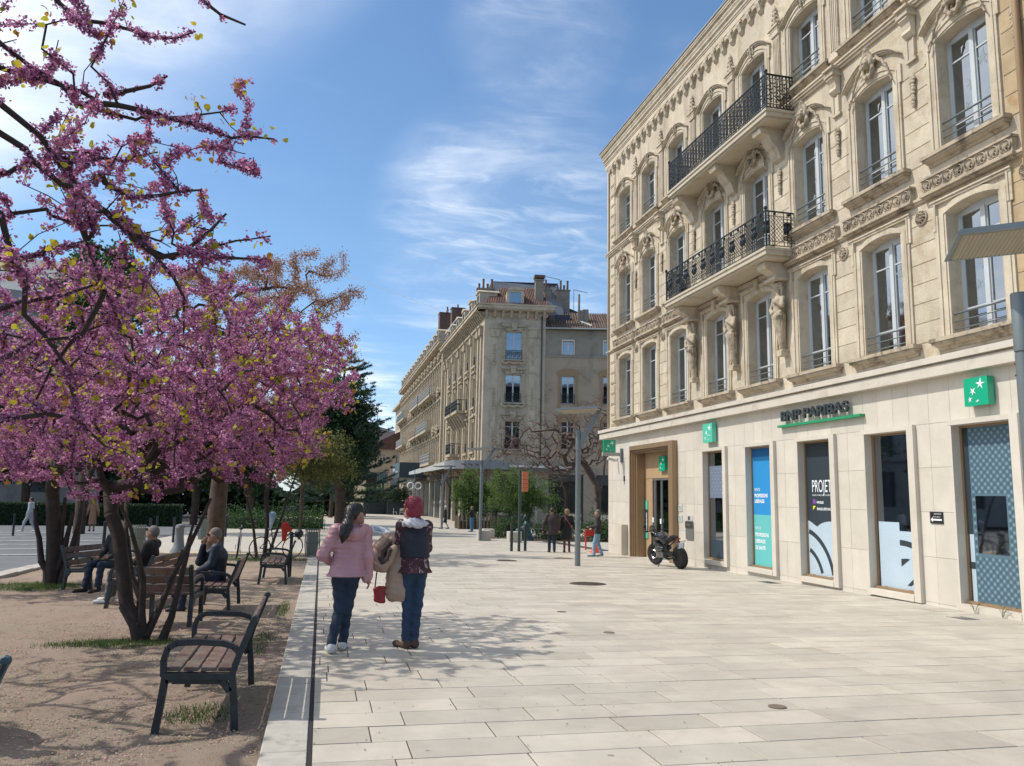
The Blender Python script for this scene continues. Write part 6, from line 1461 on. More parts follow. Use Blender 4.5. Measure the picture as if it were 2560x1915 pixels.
st = [[P5(660, 1420, Y2), P5(650, 1250, Y2), P5(570, 1120, Y2), P5(540, 800, Y2), P5(490, 600, Y2), P5(480, 400, Y2)], [P5(720, 1430, Y2), P5(730, 1100, Y2), P5(740, 800, Y2), P5(730, 400, Y2), P5(720, 200, Y2)],
      [P5(750, 1300, Y2), P5(800, 1100, Y2), P5(830, 850, Y2), P5(870, 500, Y2), P5(900, 250, Y2)], [P5(840, 1430, Y2), P5(930, 1150, Y2), P5(1020, 850, Y2), P5(1100, 550, Y2), P5(1130, 300, Y2)], [P5(790, 1200, Y2), P5(870, 1050, Y2), P5(920, 800, Y2), P5(1010, 450, Y2)]]
redbud((-5.1, 17.6), st, [((-5.3, 17.8, 3.5), (3.2, 3.0, 1.5)), ((-5.0, 16.6, 2.5), (2.6, 2.0, .7))], 900, 31, 'far redbud on the left with dark stems rising from a patch of grass', 75, .042, 900, .075, .13, .22, petals=4, spread=.07, leafclump=4, stemr=.085, zfree=1.3)
st = [[(-1.8, 25.5, -.45), (-1.95, 25.4, .5), (-2.2, 25.3, 1.4), (-2.4, 25, 2.4)], [(-1.6, 25.6, -.45), (-1.55, 25.6, .6), (-1.65, 25.5, 1.5), (-1.4, 25.3, 2.6)], [(-1.5, 25.5, -.45), (-1.2, 25.4, .6), (-.9, 25.2, 1.7), (-.6, 25, 2.7)]]
redbud((-1.65, 25.5), st, [((-2.2, 24.6, 4.4), (2.4, 2.6, 1.9)), ((-1.8, 24.3, 3.0), (2.0, 2.2, .9)), ((-.7, 24.0, 5.5), (1.2, 1.3, 1.1))], 1300, 43, 'slender redbud behind the bench with two bicycles leaning under it', 85, .045, 900, .08, .07, .22, petals=4, spread=.07, leafclump=4)
# tan seeded tree on the stout trunk
t = thing('tan_flowered_tree', 'tall tree with stout brown trunk and tan seed clusters above the pink crowns', 'tree', (-3.33, 27.95, G(-3, 28) - .05)); o0 = np.array(t.location)
st = [[(-3.33, 27.95, -.5), (-3.32, 27.95, 1), (-3.28, 27.95, 2.2), (-3.2, 27.95, 3.4), (-2.9, 27.9, 4.6), (-2.4, 27.9, 5.8)], [(-3.33, 27.95, -.5), (-3.3, 27.9, 2.6), (-3.6, 28, 4.2), (-4.0, 28, 6.0)]]
P, par = tree_nodes(st, [((-1.35, 28, 8.6), (2.5, 1.6, 1.2)), ((-.3, 28, 9.6), (1.2, .8, .55)), ((-3.2, 28, 7.6), (2.6, 2, 1.6)), ((.2, 27.8, 6.6), (.9, 1, .9)), ((-5.6, 28, 7.8), (1.5, 1.5, 1.0))], 330, 5, .35, jit=.1, up=.5); R = radii(P, par, .011, 2.6, .15); R[:5] = [.30, .29, .27, .24, .2]; R[6] = .3; R[7] = .24
limbs('trunk', P - o0, par, R, bark2, t, 10); S = alongsites(P - o0, par, R, .022, 44, 6, .07); r_ = np.random.default_rng(9); S = np.repeat(S, 9, 0) + r_.normal(size=(len(S) * 9, 3)) * .085
foliage('seed_clusters', S, .06, PET, M('tan seed clusters', lin(176, 138, 112), .85, rnd=.25, transl=.25), t, 10)
def greentree(name, label, x, y, env, ntar, seed, mat, lsize, nleaf, trunk_r=.2, shape=PET, step=.6, cat='tree', spread=.25, barkm=bark2, updir=None, base=None, fname='crown', perclump=6):
    z0 = G(x, y); t = thing(name, label, cat, (x, y, z0)); o0 = np.array(t.location); h = min(e[0][2] - e[1][2] for e in env)
    st = base or [[(x, y, z0 - .1), (x + .05, y, z0 + (h - z0) * .5), (x, y, h + .3)]]
    P, par = tree_nodes(st, env, ntar, seed, step, jit=.12); R = radii(P, par, .012, 2.4, trunk_r); limbs('trunk', P - o0, par, R, barkm, t, 6)
    idx = np.where((par >= 0) & (R < .05))[0]; r = np.random.default_rng(seed); q = (P - o0)[r.choice(idx, nleaf // perclump)]; q = np.repeat(q, perclump, 0) + r.normal(size=(len(q) * perclump, 3)) * spread
    foliage(fname, q, lsize, shape, mat, t, seed + 1, updir=updir); return t
dkg = M('dark green leaves', (.028, .062, .022), .6, rnd=.4, transl=.3); mdg = M('mid green leaves', (.05, .105, .028), .6, rnd=.4, transl=.35); ltg = M('fresh light green leaves', (.12, .19, .045), .6, rnd=.35, transl=.45); yel = M('yellow green young leaves', (.13, .135, .035), .6, rnd=.35, transl=.45)
greentree('green_tree', 'tall dark green tree rising behind the pink blossom on the left', -12.2, 46, [((-12.2, 46, 10.5), (2.6, 2.6, 4.2)), ((-12.0, 46, 14.2), (1.3, 1.3, 1.3))], 220, 61, mdg, .20, 14000, .3)
greentree('green_tree', 'dark leafy street tree on the right of the pine', 1.55, 62, [((1.6, 62, 4.9), (2.3, 2.3, 2.4)), ((1.7, 62, 7.0), (1.7, 1.7, 1.3)), ((.6, 61, 3.4), (1.8, 1.8, 1.4))], 260, 67, dkg, .19, 26000, .22, spread=.28)
greentree('green_tree', 'dark street tree standing far down the shopping street', 1.0, 84, [((1.0, 84, 5.0), (2.6, 2.6, 2.8))], 150, 68, dkg, .26, 11000, .25, spread=.35)
greentree('young_green_tree', 'yellow green young tree below the pink crown beside the wire bin', -.9, 38, [((-1.0, 38, 3.4), (2.3, 2.0, 1.3)), ((-.2, 38, 2.7), (1.8, 1.5, .9))], 240, 71, yel, .10, 14000, .08, spread=.18)
for i, (x, y, h, rr) in enumerate(((-9.5, 66, 5.6, 3.6), (-15, 69, 6.2, 4.2), (-22, 68, 6.5, 4.5), (-29, 70, 6.8, 4.5), (-5.2, 63, 4.8, 2.8), (-36, 64, 6, 4))):
    greentree('green_tree', ['rounded dark tree behind the hedge, nearest the paved crossing', 'broad dark tree behind the clipped hedge', 'dark tree behind the road, in front of the grey building', 'dark tree at the far left behind the road', 'low dark tree beside the planted bed at the crossing', 'dark tree at the left edge of the view behind the road'][i], x, y, [((x, y, h), (rr, rr * .8, h - 1.7))], 170, 80 + i, dkg, .30, 9000, .3, spread=.4)
greentree('green_tree', 'full rounded dark green tree just right of the pink blossom', .9, 46, [((.9, 46, 4.3), (2.1, 2.0, 2.5)), ((1.0, 46, 6.6), (1.5, 1.5, 1.6)), ((-.6, 46, 5.2), (1.8, 1.8, 2.4))], 260, 69, dkg, .15, 30000, .2, spread=.22)
# pine
t = thing('pine_tree', 'blue green pine with upswept branch ends beside the pink blossom', 'tree', (1.0, 50, G(1, 50))); o0 = np.array(t.location); r_ = np.random.default_rng(12)
P = [np.array((1.0, 50, G(1, 50)))]; par = [-1]
for i in range(1, 22): P.append(np.array((1.0 + .03 * math.sin(i), 50, G(1, 50) + i * .50))); par.append(i - 1)
tips = []
for i in range(4, 22):
    z = P[i][2]; L = 3.5 * (1 - (i - 3) / 21) ** .8 + .25
    for k in range(10):
        a = r_.uniform(0, 2 * pi); last = i; n = max(3, int(L / .35)); Lk = L * r_.uniform(.75, 1.15)
        for j in range(1, n + 1):
            u = j / n; p = P[i] + np.array((math.cos(a) * Lk * u, math.sin(a) * Lk * u, -.25 * math.sin(u * 2.2) * Lk * .4 + .42 * u ** 3 * Lk * .5)) + r_.normal(size=3) * .03
            P.append(p); par.append(last); last = len(P) - 1
            if u > .3:
                for q in range(2):
                    tips.append((p, p + np.array((math.cos(a + r_.uniform(-.9, .9)), math.sin(a + r_.uniform(-.9, .9)), .35)) * .35))
P = np.array(P); par = np.array(par); R = radii(P, par, .012, 2.4, .2); limbs('trunk', P - o0, par, R, bark2, t, 6)
A = np.array([a for a, b in tips]); B = np.array([b for a, b in tips]); n = 40; k = np.repeat(np.arange(len(A)), n); u = r_.random(len(k))[:, None]; C = A[k] * (1 - u) + B[k] * u - o0
d = r_.normal(size=C.shape) + (B[k] - A[k]) * 3.5; d /= np.linalg.norm(d, axis=1, keepdims=True); s = np.cross(d, r_.normal(size=C.shape)); s /= np.linalg.norm(s, axis=1, keepdims=True); ln = .17
V = np.stack([C - s * .018, C + s * .018, C + d * ln + s * .008], 1).reshape(-1, 3); o = npmesh('needles', V, np.arange(len(V)).reshape(-1, 3), M('pine needles', (.035, .075, .05), .6, rnd=.4, transl=.15), t, False); o['kind'] = 'stuff'
# bare tree on the right, behind the square
t = thing('bare_tree', 'leafless gnarled tree with reddish twigs beside the bank corner', 'tree', (17.1, 48, G(17, 48))); o0 = np.array(t.location)
st = [[(17.1, 48, -1.1), (17.0, 48, .0), (17.05, 48, 1.3), (16.9, 48, 2.4), (16.2, 48, 3.6), (15.4, 48, 4.6)], [(17.05, 48, 1.3), (17.5, 48.2, 3.0), (17.6, 48.3, 4.8)], [(17.0, 48, 1.0), (15.8, 47.6, 1.9), (14.4, 47.2, 2.6), (13.2, 47, 2.9)]]
def resamp(q, d=.3):
    out = [np.array(q[0], float)]
    for a_, b_ in zip(q[:-1], q[1:]):
        a_ = np.array(a_, float); b_ = np.array(b_, float); m_ = max(1, int(np.linalg.norm(b_ - a_) / d)); out += [a_ + (b_ - a_) * (i + 1) / m_ + (rn.normal(size=3) * .02 if i < m_ - 1 else 0) for i in range(m_)]
    return out
st = [resamp(q) for q in st]
P, par = tree_nodes(st, [((14.2, 48, 4.9), (4.2, 3, 2.2)), ((17.5, 48, 6.0), (2.6, 2.6, 2.2)), ((11.3, 47.6, 4.2), (1.9, 1.8, 1.2)), ((13.5, 47.4, 3.0), (2.6, 1.8, .9))], 1000, 91, .28, jit=.28, shell=.1); R = radii(P, par, .0095, 2.5, .23); limbs('trunk', P - o0, par, R, barkg, t, 5)
r_ = np.random.default_rng(17); S = alongsites(P - o0, par, R, .03, 9, 92, .01); d = r_.normal(size=S.shape); d[:, 2] = np.abs(d[:, 2]) * .6; d /= np.linalg.norm(d, axis=1, keepdims=True); s = np.cross(d, r_.normal(size=S.shape)); s /= np.linalg.norm(s, axis=1, keepdims=True)
V = np.stack([S - s * .008, S + s * .008, S + d * .35 + s * .005, S + d * .35 - s * .005], 1).reshape(-1, 3); npmesh('twigs', V, np.arange(len(V)).reshape(-1, 4), M('reddish twigs', (.15, .085, .06), .9, rnd=.2), t, False)['kind'] = 'stuff'
# tall shrubs in front of the shop
def shrub(name, label, x, y, env, ns, nleaf, size, mat, seed, r=.03, spread=.1, perclump=5):
    z0 = G(x, y); rr = random.Random(seed); st = []
    for i in range(ns):
        a = 2 * pi * i / ns; st.append([(x + .12 * math.cos(a), y + .12 * math.sin(a), z0 - .05), (x + .25 * math.cos(a), y + .25 * math.sin(a), z0 + .7), (x + .5 * math.cos(a), y + .4 * math.sin(a), z0 + 1.5)])
    return greentree(name, label, x, y, env, 200, seed, mat, size, nleaf, r, base=st, step=.3, cat='shrub', spread=spread, perclump=perclump, fname='leaves')
shrub('tall_shrub', 'airy light green multi stemmed shrub in front of the shop window', 11.15, 44, [((10.4, 44, 1.9), (1.6, 1.2, 1.35)), ((11.7, 44, 1.6), (1.5, 1.2, 1.25))], 7, 15000, .075, ltg, 101, .035, .14)
shrub('tall_shrub', 'dense green shrub growing in the slatted planter by the lamp posts', 11.0, 59.3, [((10.9, 59.4, 1.7), (1.4, 1.1, 1.9)), ((12.1, 59.6, 1.5), (1.2, 1, 1.6))], 6, 15000, .10, ltg, 103, .035, .14)
for i in range(3): shrub('low_shrub', ['green low shrub behind the walking couple', 'green low shrub beside the bank corner', 'low evergreen shrub left of the couple in the bed'][i], (12.2, 14.6, 10.2)[i], (41, 40.5, 43)[i], [(((12.2, 14.6, 10.2)[i], (41, 40.5, 43)[i], -.2), (1.3, 1.2, .45 + .1 * i))], 5, 5000, .08, mdg, 110 + i, .012, .12)
# grass tufts and weeds
def grass(name, cx, cy, rx, ry, n, h, mat, label, seed, gz_=gz, cat=None):
    r = np.random.default_rng(seed); a = r.uniform(0, 2 * pi, n); q = np.sqrt(r.random(n)); x = cx + rx * q * np.cos(a) * r.uniform(.6, 1.2, n); y = cy + ry * q * np.sin(a) * r.uniform(.6, 1.2, n); z = np.array([gz_(xx, yy) for xx, yy in zip(x, y)])
    C = np.stack([x, y, z], -1); d = r.normal(size=(n, 3)) * .45; d[:, 2] = 1; s = r.normal(size=(n, 3)); s[:, 2] = 0; s /= np.linalg.norm(s, axis=1, keepdims=True); H_ = h * r.uniform(.4, 1.2, (n, 1))
    V = np.stack([C - s * .004, C + s * .004, C + d * H_ + s * .001], 1).reshape(-1, 3); o = npmesh(name, V, np.arange(len(V)).reshape(-1, 3), mat, None, False); return tag(o, label, kind='stuff')
gr = M('grass blades', (.075, .13, .03), .7, rnd=.35, transl=.4)
grass('grass', -5.3, 17.2, 1.3, .8, 6000, .07, gr, 'patch of green grass round the far left redbud', 1); grass('grass', -2.2, 10.3, .8, .35, 2600, .06, gr, 'thin grass at the foot of the middle redbud', 2)
grass('grass', -.85, 6.9, .28, .35, 420, .06, gr, 'weeds under the nearest bench', 3); grass('grass', -.5, 13.5, .1, 1.2, 500, .05, gr, 'small weeds along the kerb', 4); grass('grass', -1.6, 25.0, 1.5, .8, 2500, .10, gr, 'grass under the bicycles', 5); grass('grass', -.6, 10.2, .15, 1.0, 400, .06, gr, 'sparse weeds against the kerb', 8)
for i, (yy, h) in enumerate(((11.62, .22), (11.05, .20))):
    z0 = G(10.9, yy); t = thing('wall_weed', ['leafy weed growing at the wall foot under the dotted window', 'small weed at the wall foot right of the leafy one'][i], 'weed', (10.86, yy, z0)); r_ = random.Random(i); b = MB(); lv = MB()
    for k in range(7):
        a = r_.uniform(0, 6.28); L = h * r_.uniform(.6, 1.1); tip = (math.cos(a) * L * .5, math.sin(a) * L * .6, L); b.tube([(0, 0, 0), (tip[0] * .4, tip[1] * .4, L * .7), tip], .003, 4)
        x = Vector((math.cos(a), math.sin(a), -.3)) * .05; y = Vector((-math.sin(a), math.cos(a), 0)) * .012; p = Vector(tip); lv.add([p, p + x * .5 + y, p + x, p + x * .5 - y], [(0, 1, 2, 3)])
    b.build('stem', mdg, t); lv.build('leaves', mdg, t, fix=False)

# far wood behind the road
t = np.random.default_rng(77); n = 60000; x = t.uniform(-75, 3, n); base_h = 5.5 + 2.2 * np.sin(x * .31) + 1.2 * np.sin(x * .83 + 1); C = np.stack([x, 92 + t.normal(size=n) * 1.5 - .12 * np.maximum(0, -x - 20), t.random(n) ** .8 * base_h - 1.0], -1); V, F = sprinkle(C, .55, PET, 78); o = npmesh('distant_trees', V, F, dkg, None, False); tag(o, 'dark mass of trees closing the view beyond the road', kind='stuff')

# fallen petals and small litter on the bed
r = np.random.default_rng(88); n = 5200; x = r.uniform(-5.2, -.33, n); y = 3.5 + 14 * r.random(n) ** 1.3; C = np.stack([x, y, np.array([gz(a, b) for a, b in zip(x, y)]) + .014], -1); V, F = sprinkle(C, .022, PET, 89, updir=(0, 0, 4)); o = npmesh('fallen_petals', V, F, M('withered petals', lin(170, 120, 120), .9, rnd=.5), None, False); tag(o, 'withered blossom scattered over the gravel', kind='stuff')
n = 260; x = r.uniform(.03, 3.0, n); y = 4 + 12 * r.random(n); C = np.stack([x, y, np.array([G(a, b) for a, b in zip(x, y)]) + .006], -1); V, F = sprinkle(C, .016, PET, 90, updir=(0, 0, 6)); o = npmesh('petals_on_paving', V, F, M('brown crumbs', (.2, .14, .1), .9), None, False); tag(o, 'few small withered petals blown onto the paving', kind='stuff')
# ---------------------------------------------------------------- street furniture
gman = M('dark green grey cast metal', (.034, .043, .046), .45, .3, var=(9, .2), bump=(60, .3, .002)); wood = M('weathered red brown wood', (.12, .062, .045), .6, var=(4, .3), bump=(50, .5, .003), rnd=.25, stain=(7, (.15, .12, .10), .40, .62))
def bench_end(b, y):
    w = .045
    def sec(pts, r): b.tube([(p[0], y, p[1]) for p in pts], r, 6)
    for pts in ([(-.31, 0), (-.285, .2), (-.265, .40)], [(.24, 0), (.225, .2), (.20, .40)]):
        for i in range(len(pts) - 1): b.bar((pts[i][0], y, pts[i][1]), (pts[i + 1][0], y, pts[i + 1][1]), .05, .055, up=(0, 1, 0))
    b.bar((-.29, y, .405), (.215, y, .385), .045, .065, up=(0, 1, 0)); b.bar((-.22, y, .36), (.17, y, .345), .03, .02, up=(0, 1, 0))
    for p, q in (((-.26, .37), (-.19, .395)), ((.19, .28), (.13, .36)), ((.20, .40), (.235, .52)), ((.235, .52), (.30, .70)), ((.30, .70), (.335, .80))): b.bar((p[0], y, p[1]), (q[0], y, q[1]), .045, .055, up=(0, 1, 0))
    arc = [(-.28, .40), (-.285, .52), (-.262, .60), (-.20, .635), (-.05, .638), (.12, .625), (.20, .60), (.245, .55)]
    for i in range(len(arc) - 1): b.bar((arc[i][0], y, arc[i][1]), (arc[i + 1][0], y, arc[i + 1][1]), .042, .045, up=(0, 1, 0))
    b.lathe([(0, -.028), (.022, -.026), (.03, 0), (.022, .026), (0, .028)], (.338, y, .80), 8, Matrix.Rotation(pi / 2, 3, 'X'))
def slatm(l, w, t):
    b = MB(); e = .006; y0, y1 = -l / 2, l / 2
    b.prism([(-w / 2, e), (-w / 2 + e, 0), (w / 2 - e, 0), (w / 2, e), (w / 2, t - e), (w / 2 - e, t), (-w / 2 + e, t), (-w / 2, t - e)], 'y', y0, y1); return b.build('slat', wood, link_=False)
SEAT = slatm(1.44, .105, .028); SEATs = slatm(.62, .105, .028)
def bench(label, loc, rz, L=1.46, group='slatted benches on the gravel', mat=gman):
    t = thing('park_bench', label, 'bench', (loc[0], loc[1], gz(loc[0], loc[1]) + .0), rz, group)
    for s in (-1, 1):
        b = MB(); bench_end(b, s * L / 2); b.build('end_frame', mat, t)
    sm = SEAT if L > 1 else SEATs
    for i in range(4): inst('seat_slat', sm, t, (-.215 + i * .122, 0, .432 - i * .004), (0, math.radians(2), 0))
    for i in range(3): inst('back_slat', sm, t, (.232 + i * .042, 0, .50 + i * .118), (0, math.radians(-70), 0))
    b = MB(); b.bar((-.02, -L / 2, .40), (-.02, L / 2, .40), .03, .02); b.build('stretcher', mat, t); return t
bench('nearest park bench, empty, facing the road with weeds beneath it', (-.78, 7.2), 0)
bench('narrow park seat seen from behind, between the leaning tree stems', (-1.93, 11.9), math.radians(-97), .66)
bench('park bench under the man in the blue jacket', (-1.48, 13.4), 0)
bench('park bench with the man in the black jumper leaning back', (-2.75, 14.4), math.radians(-8))
bench('empty park bench beside the black post near the wire bin', (-.87, 18.3), 0)
bench('dark bench half hidden behind the middle redbud stems', (-4.1, 17.2), math.radians(160))
bench('park bench cut off by the lower left corner of the view', (-1.86, 4.05), math.radians(3), mat=M('teal grey cast metal', (.05, .095, .11), .45, .3, var=(9, .2)))
# wire litter bins
def wirebin(label, x, y, z, mat=None):
    t = thing('litter_bin', label, 'bin', (x, y, z)); m_ = mat or M('galvanised ribs', (.16, .19, .17), .5, .5)
    for i in range(18):
        a = 2 * pi * i / 18; b = MB(); pr = [(.185, 0), (.20, .12), (.225, .35), (.225, .5), (.205, .68), (.215, .80), (.235, .84)]; b.tube([(r * math.cos(a), r * math.sin(a), zz) for r, zz in pr], .011, 5); b.build('rib', m_, t)
    b = MB()
    for r, zz in ((.185, .02), (.225, .42), (.21, .80)): b.ring((0, 0, zz), r, .012, 'z', 20, 5)
    b.build('ring', m_, t); b = MB(); b.lathe([(.0, .05), (.15, .05), (.19, .4), (.17, .74), (.165, .74), (.18, .4), (.14, .07), (0, .07)], (0, 0, 0), 16); b.build('liner', M('pale liner', (.22, .24, .22), .7), t, smooth=50); return t
wirebin('ribbed metal litter bin standing at the end of the kerb', -.2, 25.6, G(0, 25.6)); wirebin('pale ribbed litter bin beyond the bench near the road bollards', -5.6, 27.6, G(-5, 27.6)); wirebin('pale ribbed litter bin on the paved crossing behind the stout trunk', -4.9, 37.0, G(-5, 37))
# posts and bollards
t = thing('black_post', 'short black post with a round lamp head beside the far bench', 'post', (-.62, 19.3, gz(-.6, 19.3))); b = MB(); b.box(-.035, .035, -.035, .035, 0, 1.02); b.build('post', iron, t); b = MB(); b.lathe([(0, -.10), (.06, -.085), (.1, -.03), (.1, .03), (.06, .085), (0, .1)], (.16, 0, .98), 14); b.bar((0, 0, .98), (.1, 0, .98), .03); b.build('round_head', iron, t, smooth=50)
bm_ = MB(); bm_.lathe([(.055, 0), (.05, .02), (.045, .9), (.05, .93), (.04, .98), (0, .99)], (0, 0, 0), 12); BOL = bm_.build('bollard', iron, smooth=50, link_=False)
bl = [(285 / 1, 1412), (318, 1380), (6, 1330), (175, 1322)] 
for i, (x, y) in enumerate(((-6.15, 23.2), (-6.1, 25.6), (-13.6, 41), (-12.6, 47), (-5.9, 31), (-5.6, 34), (-5.2, 38.5), (-4.3, 40), (-6.6, 36), (-13.0, 44))):
    z = G(x, y) - (.06 if x < -12 else 0); o = inst('bollard', BOL, None, (x, y, z)); tag(o, ['black bollard by the road kerb behind the far bench', 'black bollard by the kerb next to the pale bin', 'black bollard across the road, leftmost', 'black bollard across the road beside the pedestrian', 'black bollard at the corner of the crossing', 'black bollard on the crossing, second from the road', 'black bollard beside the bin on the crossing', 'black bollard farthest along the crossing', 'black bollard at the road edge of the crossing', 'black bollard across the road, behind the left redbud'][i], 'bollard', 'black bollards')
t = thing('iron_bell_bollard', 'squat flared grey bollard left of the stout trunk', 'bollard', (-4.25, 26.9, G(-4.2, 26.9))); b = MB(); b.lathe([(.26, 0), (.25, .06), (.17, .2), (.13, .45), (.12, .75), (.15, .78), (.12, .86), (0, .9)], (0, 0, 0), 18); b.build('body', M('grey cast iron', (.17, .19, .19), .6, .2), t, smooth=50)
# lamp posts
def lamp(label, x, y, s=1.0, rz=math.radians(-35)):
    t = thing('lamp_post', label, 'lamp post', (x, y, G(x, y)), rz, 'grey street lamps with flat panel heads')
    b = MB(); b.lathe([(.082, 0), (.082, .02), (.076, 3.28), (0, 3.28)], (0, 0, 0), 20); b.build('pole', steelgrey, t, smooth=50)
    b = MB(); b.lathe([(.07, 3.28), (.07, 3.295), (.082, 3.30), (.082, 3.90), (.076, 3.915), (0, 3.92)], (0, 0, 0), 20); b.build('pole_top', steelgrey, t, smooth=50)
    b = MB(); b.prism([(.05, 3.42), (.095, 3.75), (.60, 4.50), (.72, 4.50), (.09, 3.40)], 'y', -.035, .035); b.build('arm', steelgrey, t)
    b = MB(); b.prism([(-.60, 4.47), (-.56, 4.51), (.70, 4.56), (.73, 4.52)], 'y', -.5, .5); b.build('panel_head', steelgrey, t)
    b = MB(); b.add([(-.54, -.45, 4.468), (.67, -.45, 4.505), (.67, .45, 4.505), (-.54, .45, 4.468)], [(0, 1, 2, 3)]); b.build('lens', lensm, t, fix=False)
    b = MB()
    for y0, y1 in ((-.5, -.455), (.455, .5)): b.prism([(-.60, 4.452), (-.60, 4.469), (.73, 4.519), (.73, 4.49)], 'y', y0, y1)
    b.prism([(-.60, 4.452), (-.60, 4.469), (-.55, 4.472), (-.55, 4.454)], 'y', -.455, .455); b.build('lens_trim', steelgrey, t)
    b = MB()
    for i in range(1, 30): x = -.54 + 1.21 * i / 30; b.box(x - .002, x + .002, -.45, .45, 4.445 + (x + .54) * .031, 4.466 + (x + .54) * .031)
    for j in range(1, 22): y = -.45 + .9 * j / 22; b.prism([(-.54, 4.445), (-.54, 4.466), (.67, 4.503), (.67, 4.482)], 'y', y - .002, y + .002)
    o = b.build('lens_lattice', M('lattice', (.6, .55, .45), .4), t); o['kind'] = 'stuff'
    for zz in (3.17, 3.05): q = MB(); q.lathe([(0, 0), (.01, 0), (.009, .006), (0, .006)], (-.079, 0, zz), 8, Matrix.Rotation(-pi / 2, 3, 'Y')); q.build('bolt', iron, t)
    return t
lensm = M('prismatic lamp lens', (.66, .62, .53), .3, bump=(60, .3, .01), var=(40, .12), stain=(3, (.42, .39, .33), .5, .52))
lamp('tall grey lamp post standing alone before the bank entrance', 7.26, 22.2); lamp('grey lamp post rising from beside the pale concrete blocks', 7.67, 38.8); lamp('farthest grey lamp post, near the walking woman in black', 8.53, 57.5)
_r = ray(2549, 762); _t = 8.25; lamp('near grey lamp post cut off by the right edge, its lattice lens overhead', _r[0] * _t / 1980 , _r[1] * _t / 1980)
# sign post, two short posts, concrete blocks
t = thing('sign_post', 'thin dark green post with orange direction boards', 'sign post', (7.38, 29.7, G(7.4, 29.7))); b = MB(); b.tube([(0, 0, 0), (0, 0, 3.05)], .055, 10); b.build('post', M('dark green paint', (.03, .06, .055), .45), t, smooth=50)
for k in range(5):
    b = MB(); b.cbox((.17, -.13, 2.93 - k * .155), (.03, .36, .14), Matrix.Rotation(math.radians(-52), 3, 'Z')); p = b.build('board', M('orange sign', (.50, .13, .045), .5), t); b = MB(); b.cbox((.157, -.14, 2.93 - k * .155), (.03, .26 - .03 * (k % 3), .05), Matrix.Rotation(math.radians(-52), 3, 'Z')); b.build('board_text', white, p)
for (x, y, lb) in ((7.08, 29.66, 'short dark post left of the orange sign post'), (7.7, 30.0, 'short dark post right of the orange sign post')):
    b = MB(); b.box(-.045, .045, -.045, .045, 0, 1.0); o = b.build('short_post', gman); o.location = (x, y, G(x, y)); tag(o, lb, 'post')
conc = M('pale concrete block', (.45, .41, .345), .8, var=(3, .08), bump=(30, .4, .005))
for (x, y, s_, lb) in ((7.95, 39.3, .62, 'pale stone cube at the foot of the second lamp post'), (8.72, 42.0, .6, 'pale stone cube just behind the second lamp post'), (9.15, 37.8, .62, 'pale stone cube in front of the bronze statue')):
    b = MB(); b.box(-s_ / 2, s_ / 2, -s_ / 2, s_ / 2, 0, .5); o = b.build('stone_cube', conc); bv = o.modifiers.new('b', 'BEVEL'); bv.width = .015; o.location = (x, y, G(x, y)); tag(o, lb, 'block')
# planted bed with its low railing, slatted planter
t = thing('low_railing', 'low dark metal railing round the planted bed', 'railing', (11, 41.5, G(11, 41.5))); b = MB()
for i in range(6): b.bar((-.6 + i * .35, -.5 * i * .5, 0), (-.6 + i * .35, -.5 * i * .5, .5), .03)
b.bar((-.6, 0, .5), (1.15, -1.25, .5), .035); b.bar((-.6, 0, .25), (1.15, -1.25, .25), .03); b.build('rails', iron, t)
sheet('planting_bed', [10.3, 12, 19], [39.2, 41, 47], M('dark soil', (.07, .05, .035), .95, bump=(30, 1, .03)), .02, label='planted bed with dark soil')
t = thing('slatted_planter', 'chestnut paling fence round the dense green shrub', 'planter', (11.45, 59.3, G(11.4, 59.3))); pal = M('grey chestnut paling', (.17, .125, .085), .9, rnd=.3, bump=(30, .5))
pm = MB(); pm.box(-.045, .045, -.02, .02, 0, 1.0); pm = pm.build('paling', pal, link_=False); r_ = random.Random(3)
for k in range(46):
    u = k / 46 * 4
    x, y = ((-1.5 + 3.0 * (u % 1), -1.1), (1.5, -1.1 + 2.2 * (u % 1)), (1.5 - 3 * (u % 1), 1.1), (-1.5, 1.1 - 2.2 * (u % 1)))[int(u)]
    inst('paling', pm, t, (x, y, 0), (0, r_.uniform(-.04, .04), 0 if int(u) % 2 == 0 else pi / 2), (1, 1, r_.uniform(.9, 1.05)))
b = MB(); b.box(-1.42, 1.42, -1.02, 1.02, 0, .6); b.build('soil', M('dark soil', (.07, .05, .035)), t)
# terrace planters at the street end, chairs
plm = M('dark blue grey planter', (.03, .042, .05), .6)
for i, (x, y, w_) in enumerate(((6.9, 106, 3.0), (9.6, 104, 2.6))):
    t = thing('terrace_planter', ['dark planter box with bushes at the street end, left one', 'dark planter box with bushes behind the white chairs'][i], 'planter', (x, y, G(x, y))); b = MB(); b.box(-w_ / 2, w_ / 2, -.4, .4, 0, 1.75); b.build('box', plm, t)
    r = np.random.default_rng(i); n = 5000; C = r.normal(size=(n, 3)) * np.array([w_ * .32, .45, .55]) + np.array([0, 0, 2.5]); foliage('bush', C, .13, PET, dkg if i else mdg, t, 7 + i)
def chair(label, x, y, rz, cat='chair'):
    t = thing('terrace_chair', label, cat, (x, y, G(x, y)), rz, 'white terrace chairs'); m_ = M('white chair', (.62, .64, .62), .5)
    for (a, c) in ((-.2, -.2), (.2, -.2), (-.2, .2), (.2, .2)): b = MB(); b.bar((a, c, 0), (a * .95, c * .95, .46 if c < 0 else .9), .04); b.build('leg', m_, t)
    b = MB(); b.box(-.23, .23, -.23, .23, .44, .48); b.build('seat', m_, t); b = MB(); b.box(-.2, .2, .17, .2, .62, .92); b.build('backrest', m_, t); return t
chair('white terrace chair nearest the second planter, facing right', 8.75, 97.5, 1.4); chair('white terrace chair seen from behind beside the other', 9.5, 97.2, 3.0); chair('white terrace chair to the right, turned left', 10.6, 97.8, -1.3)
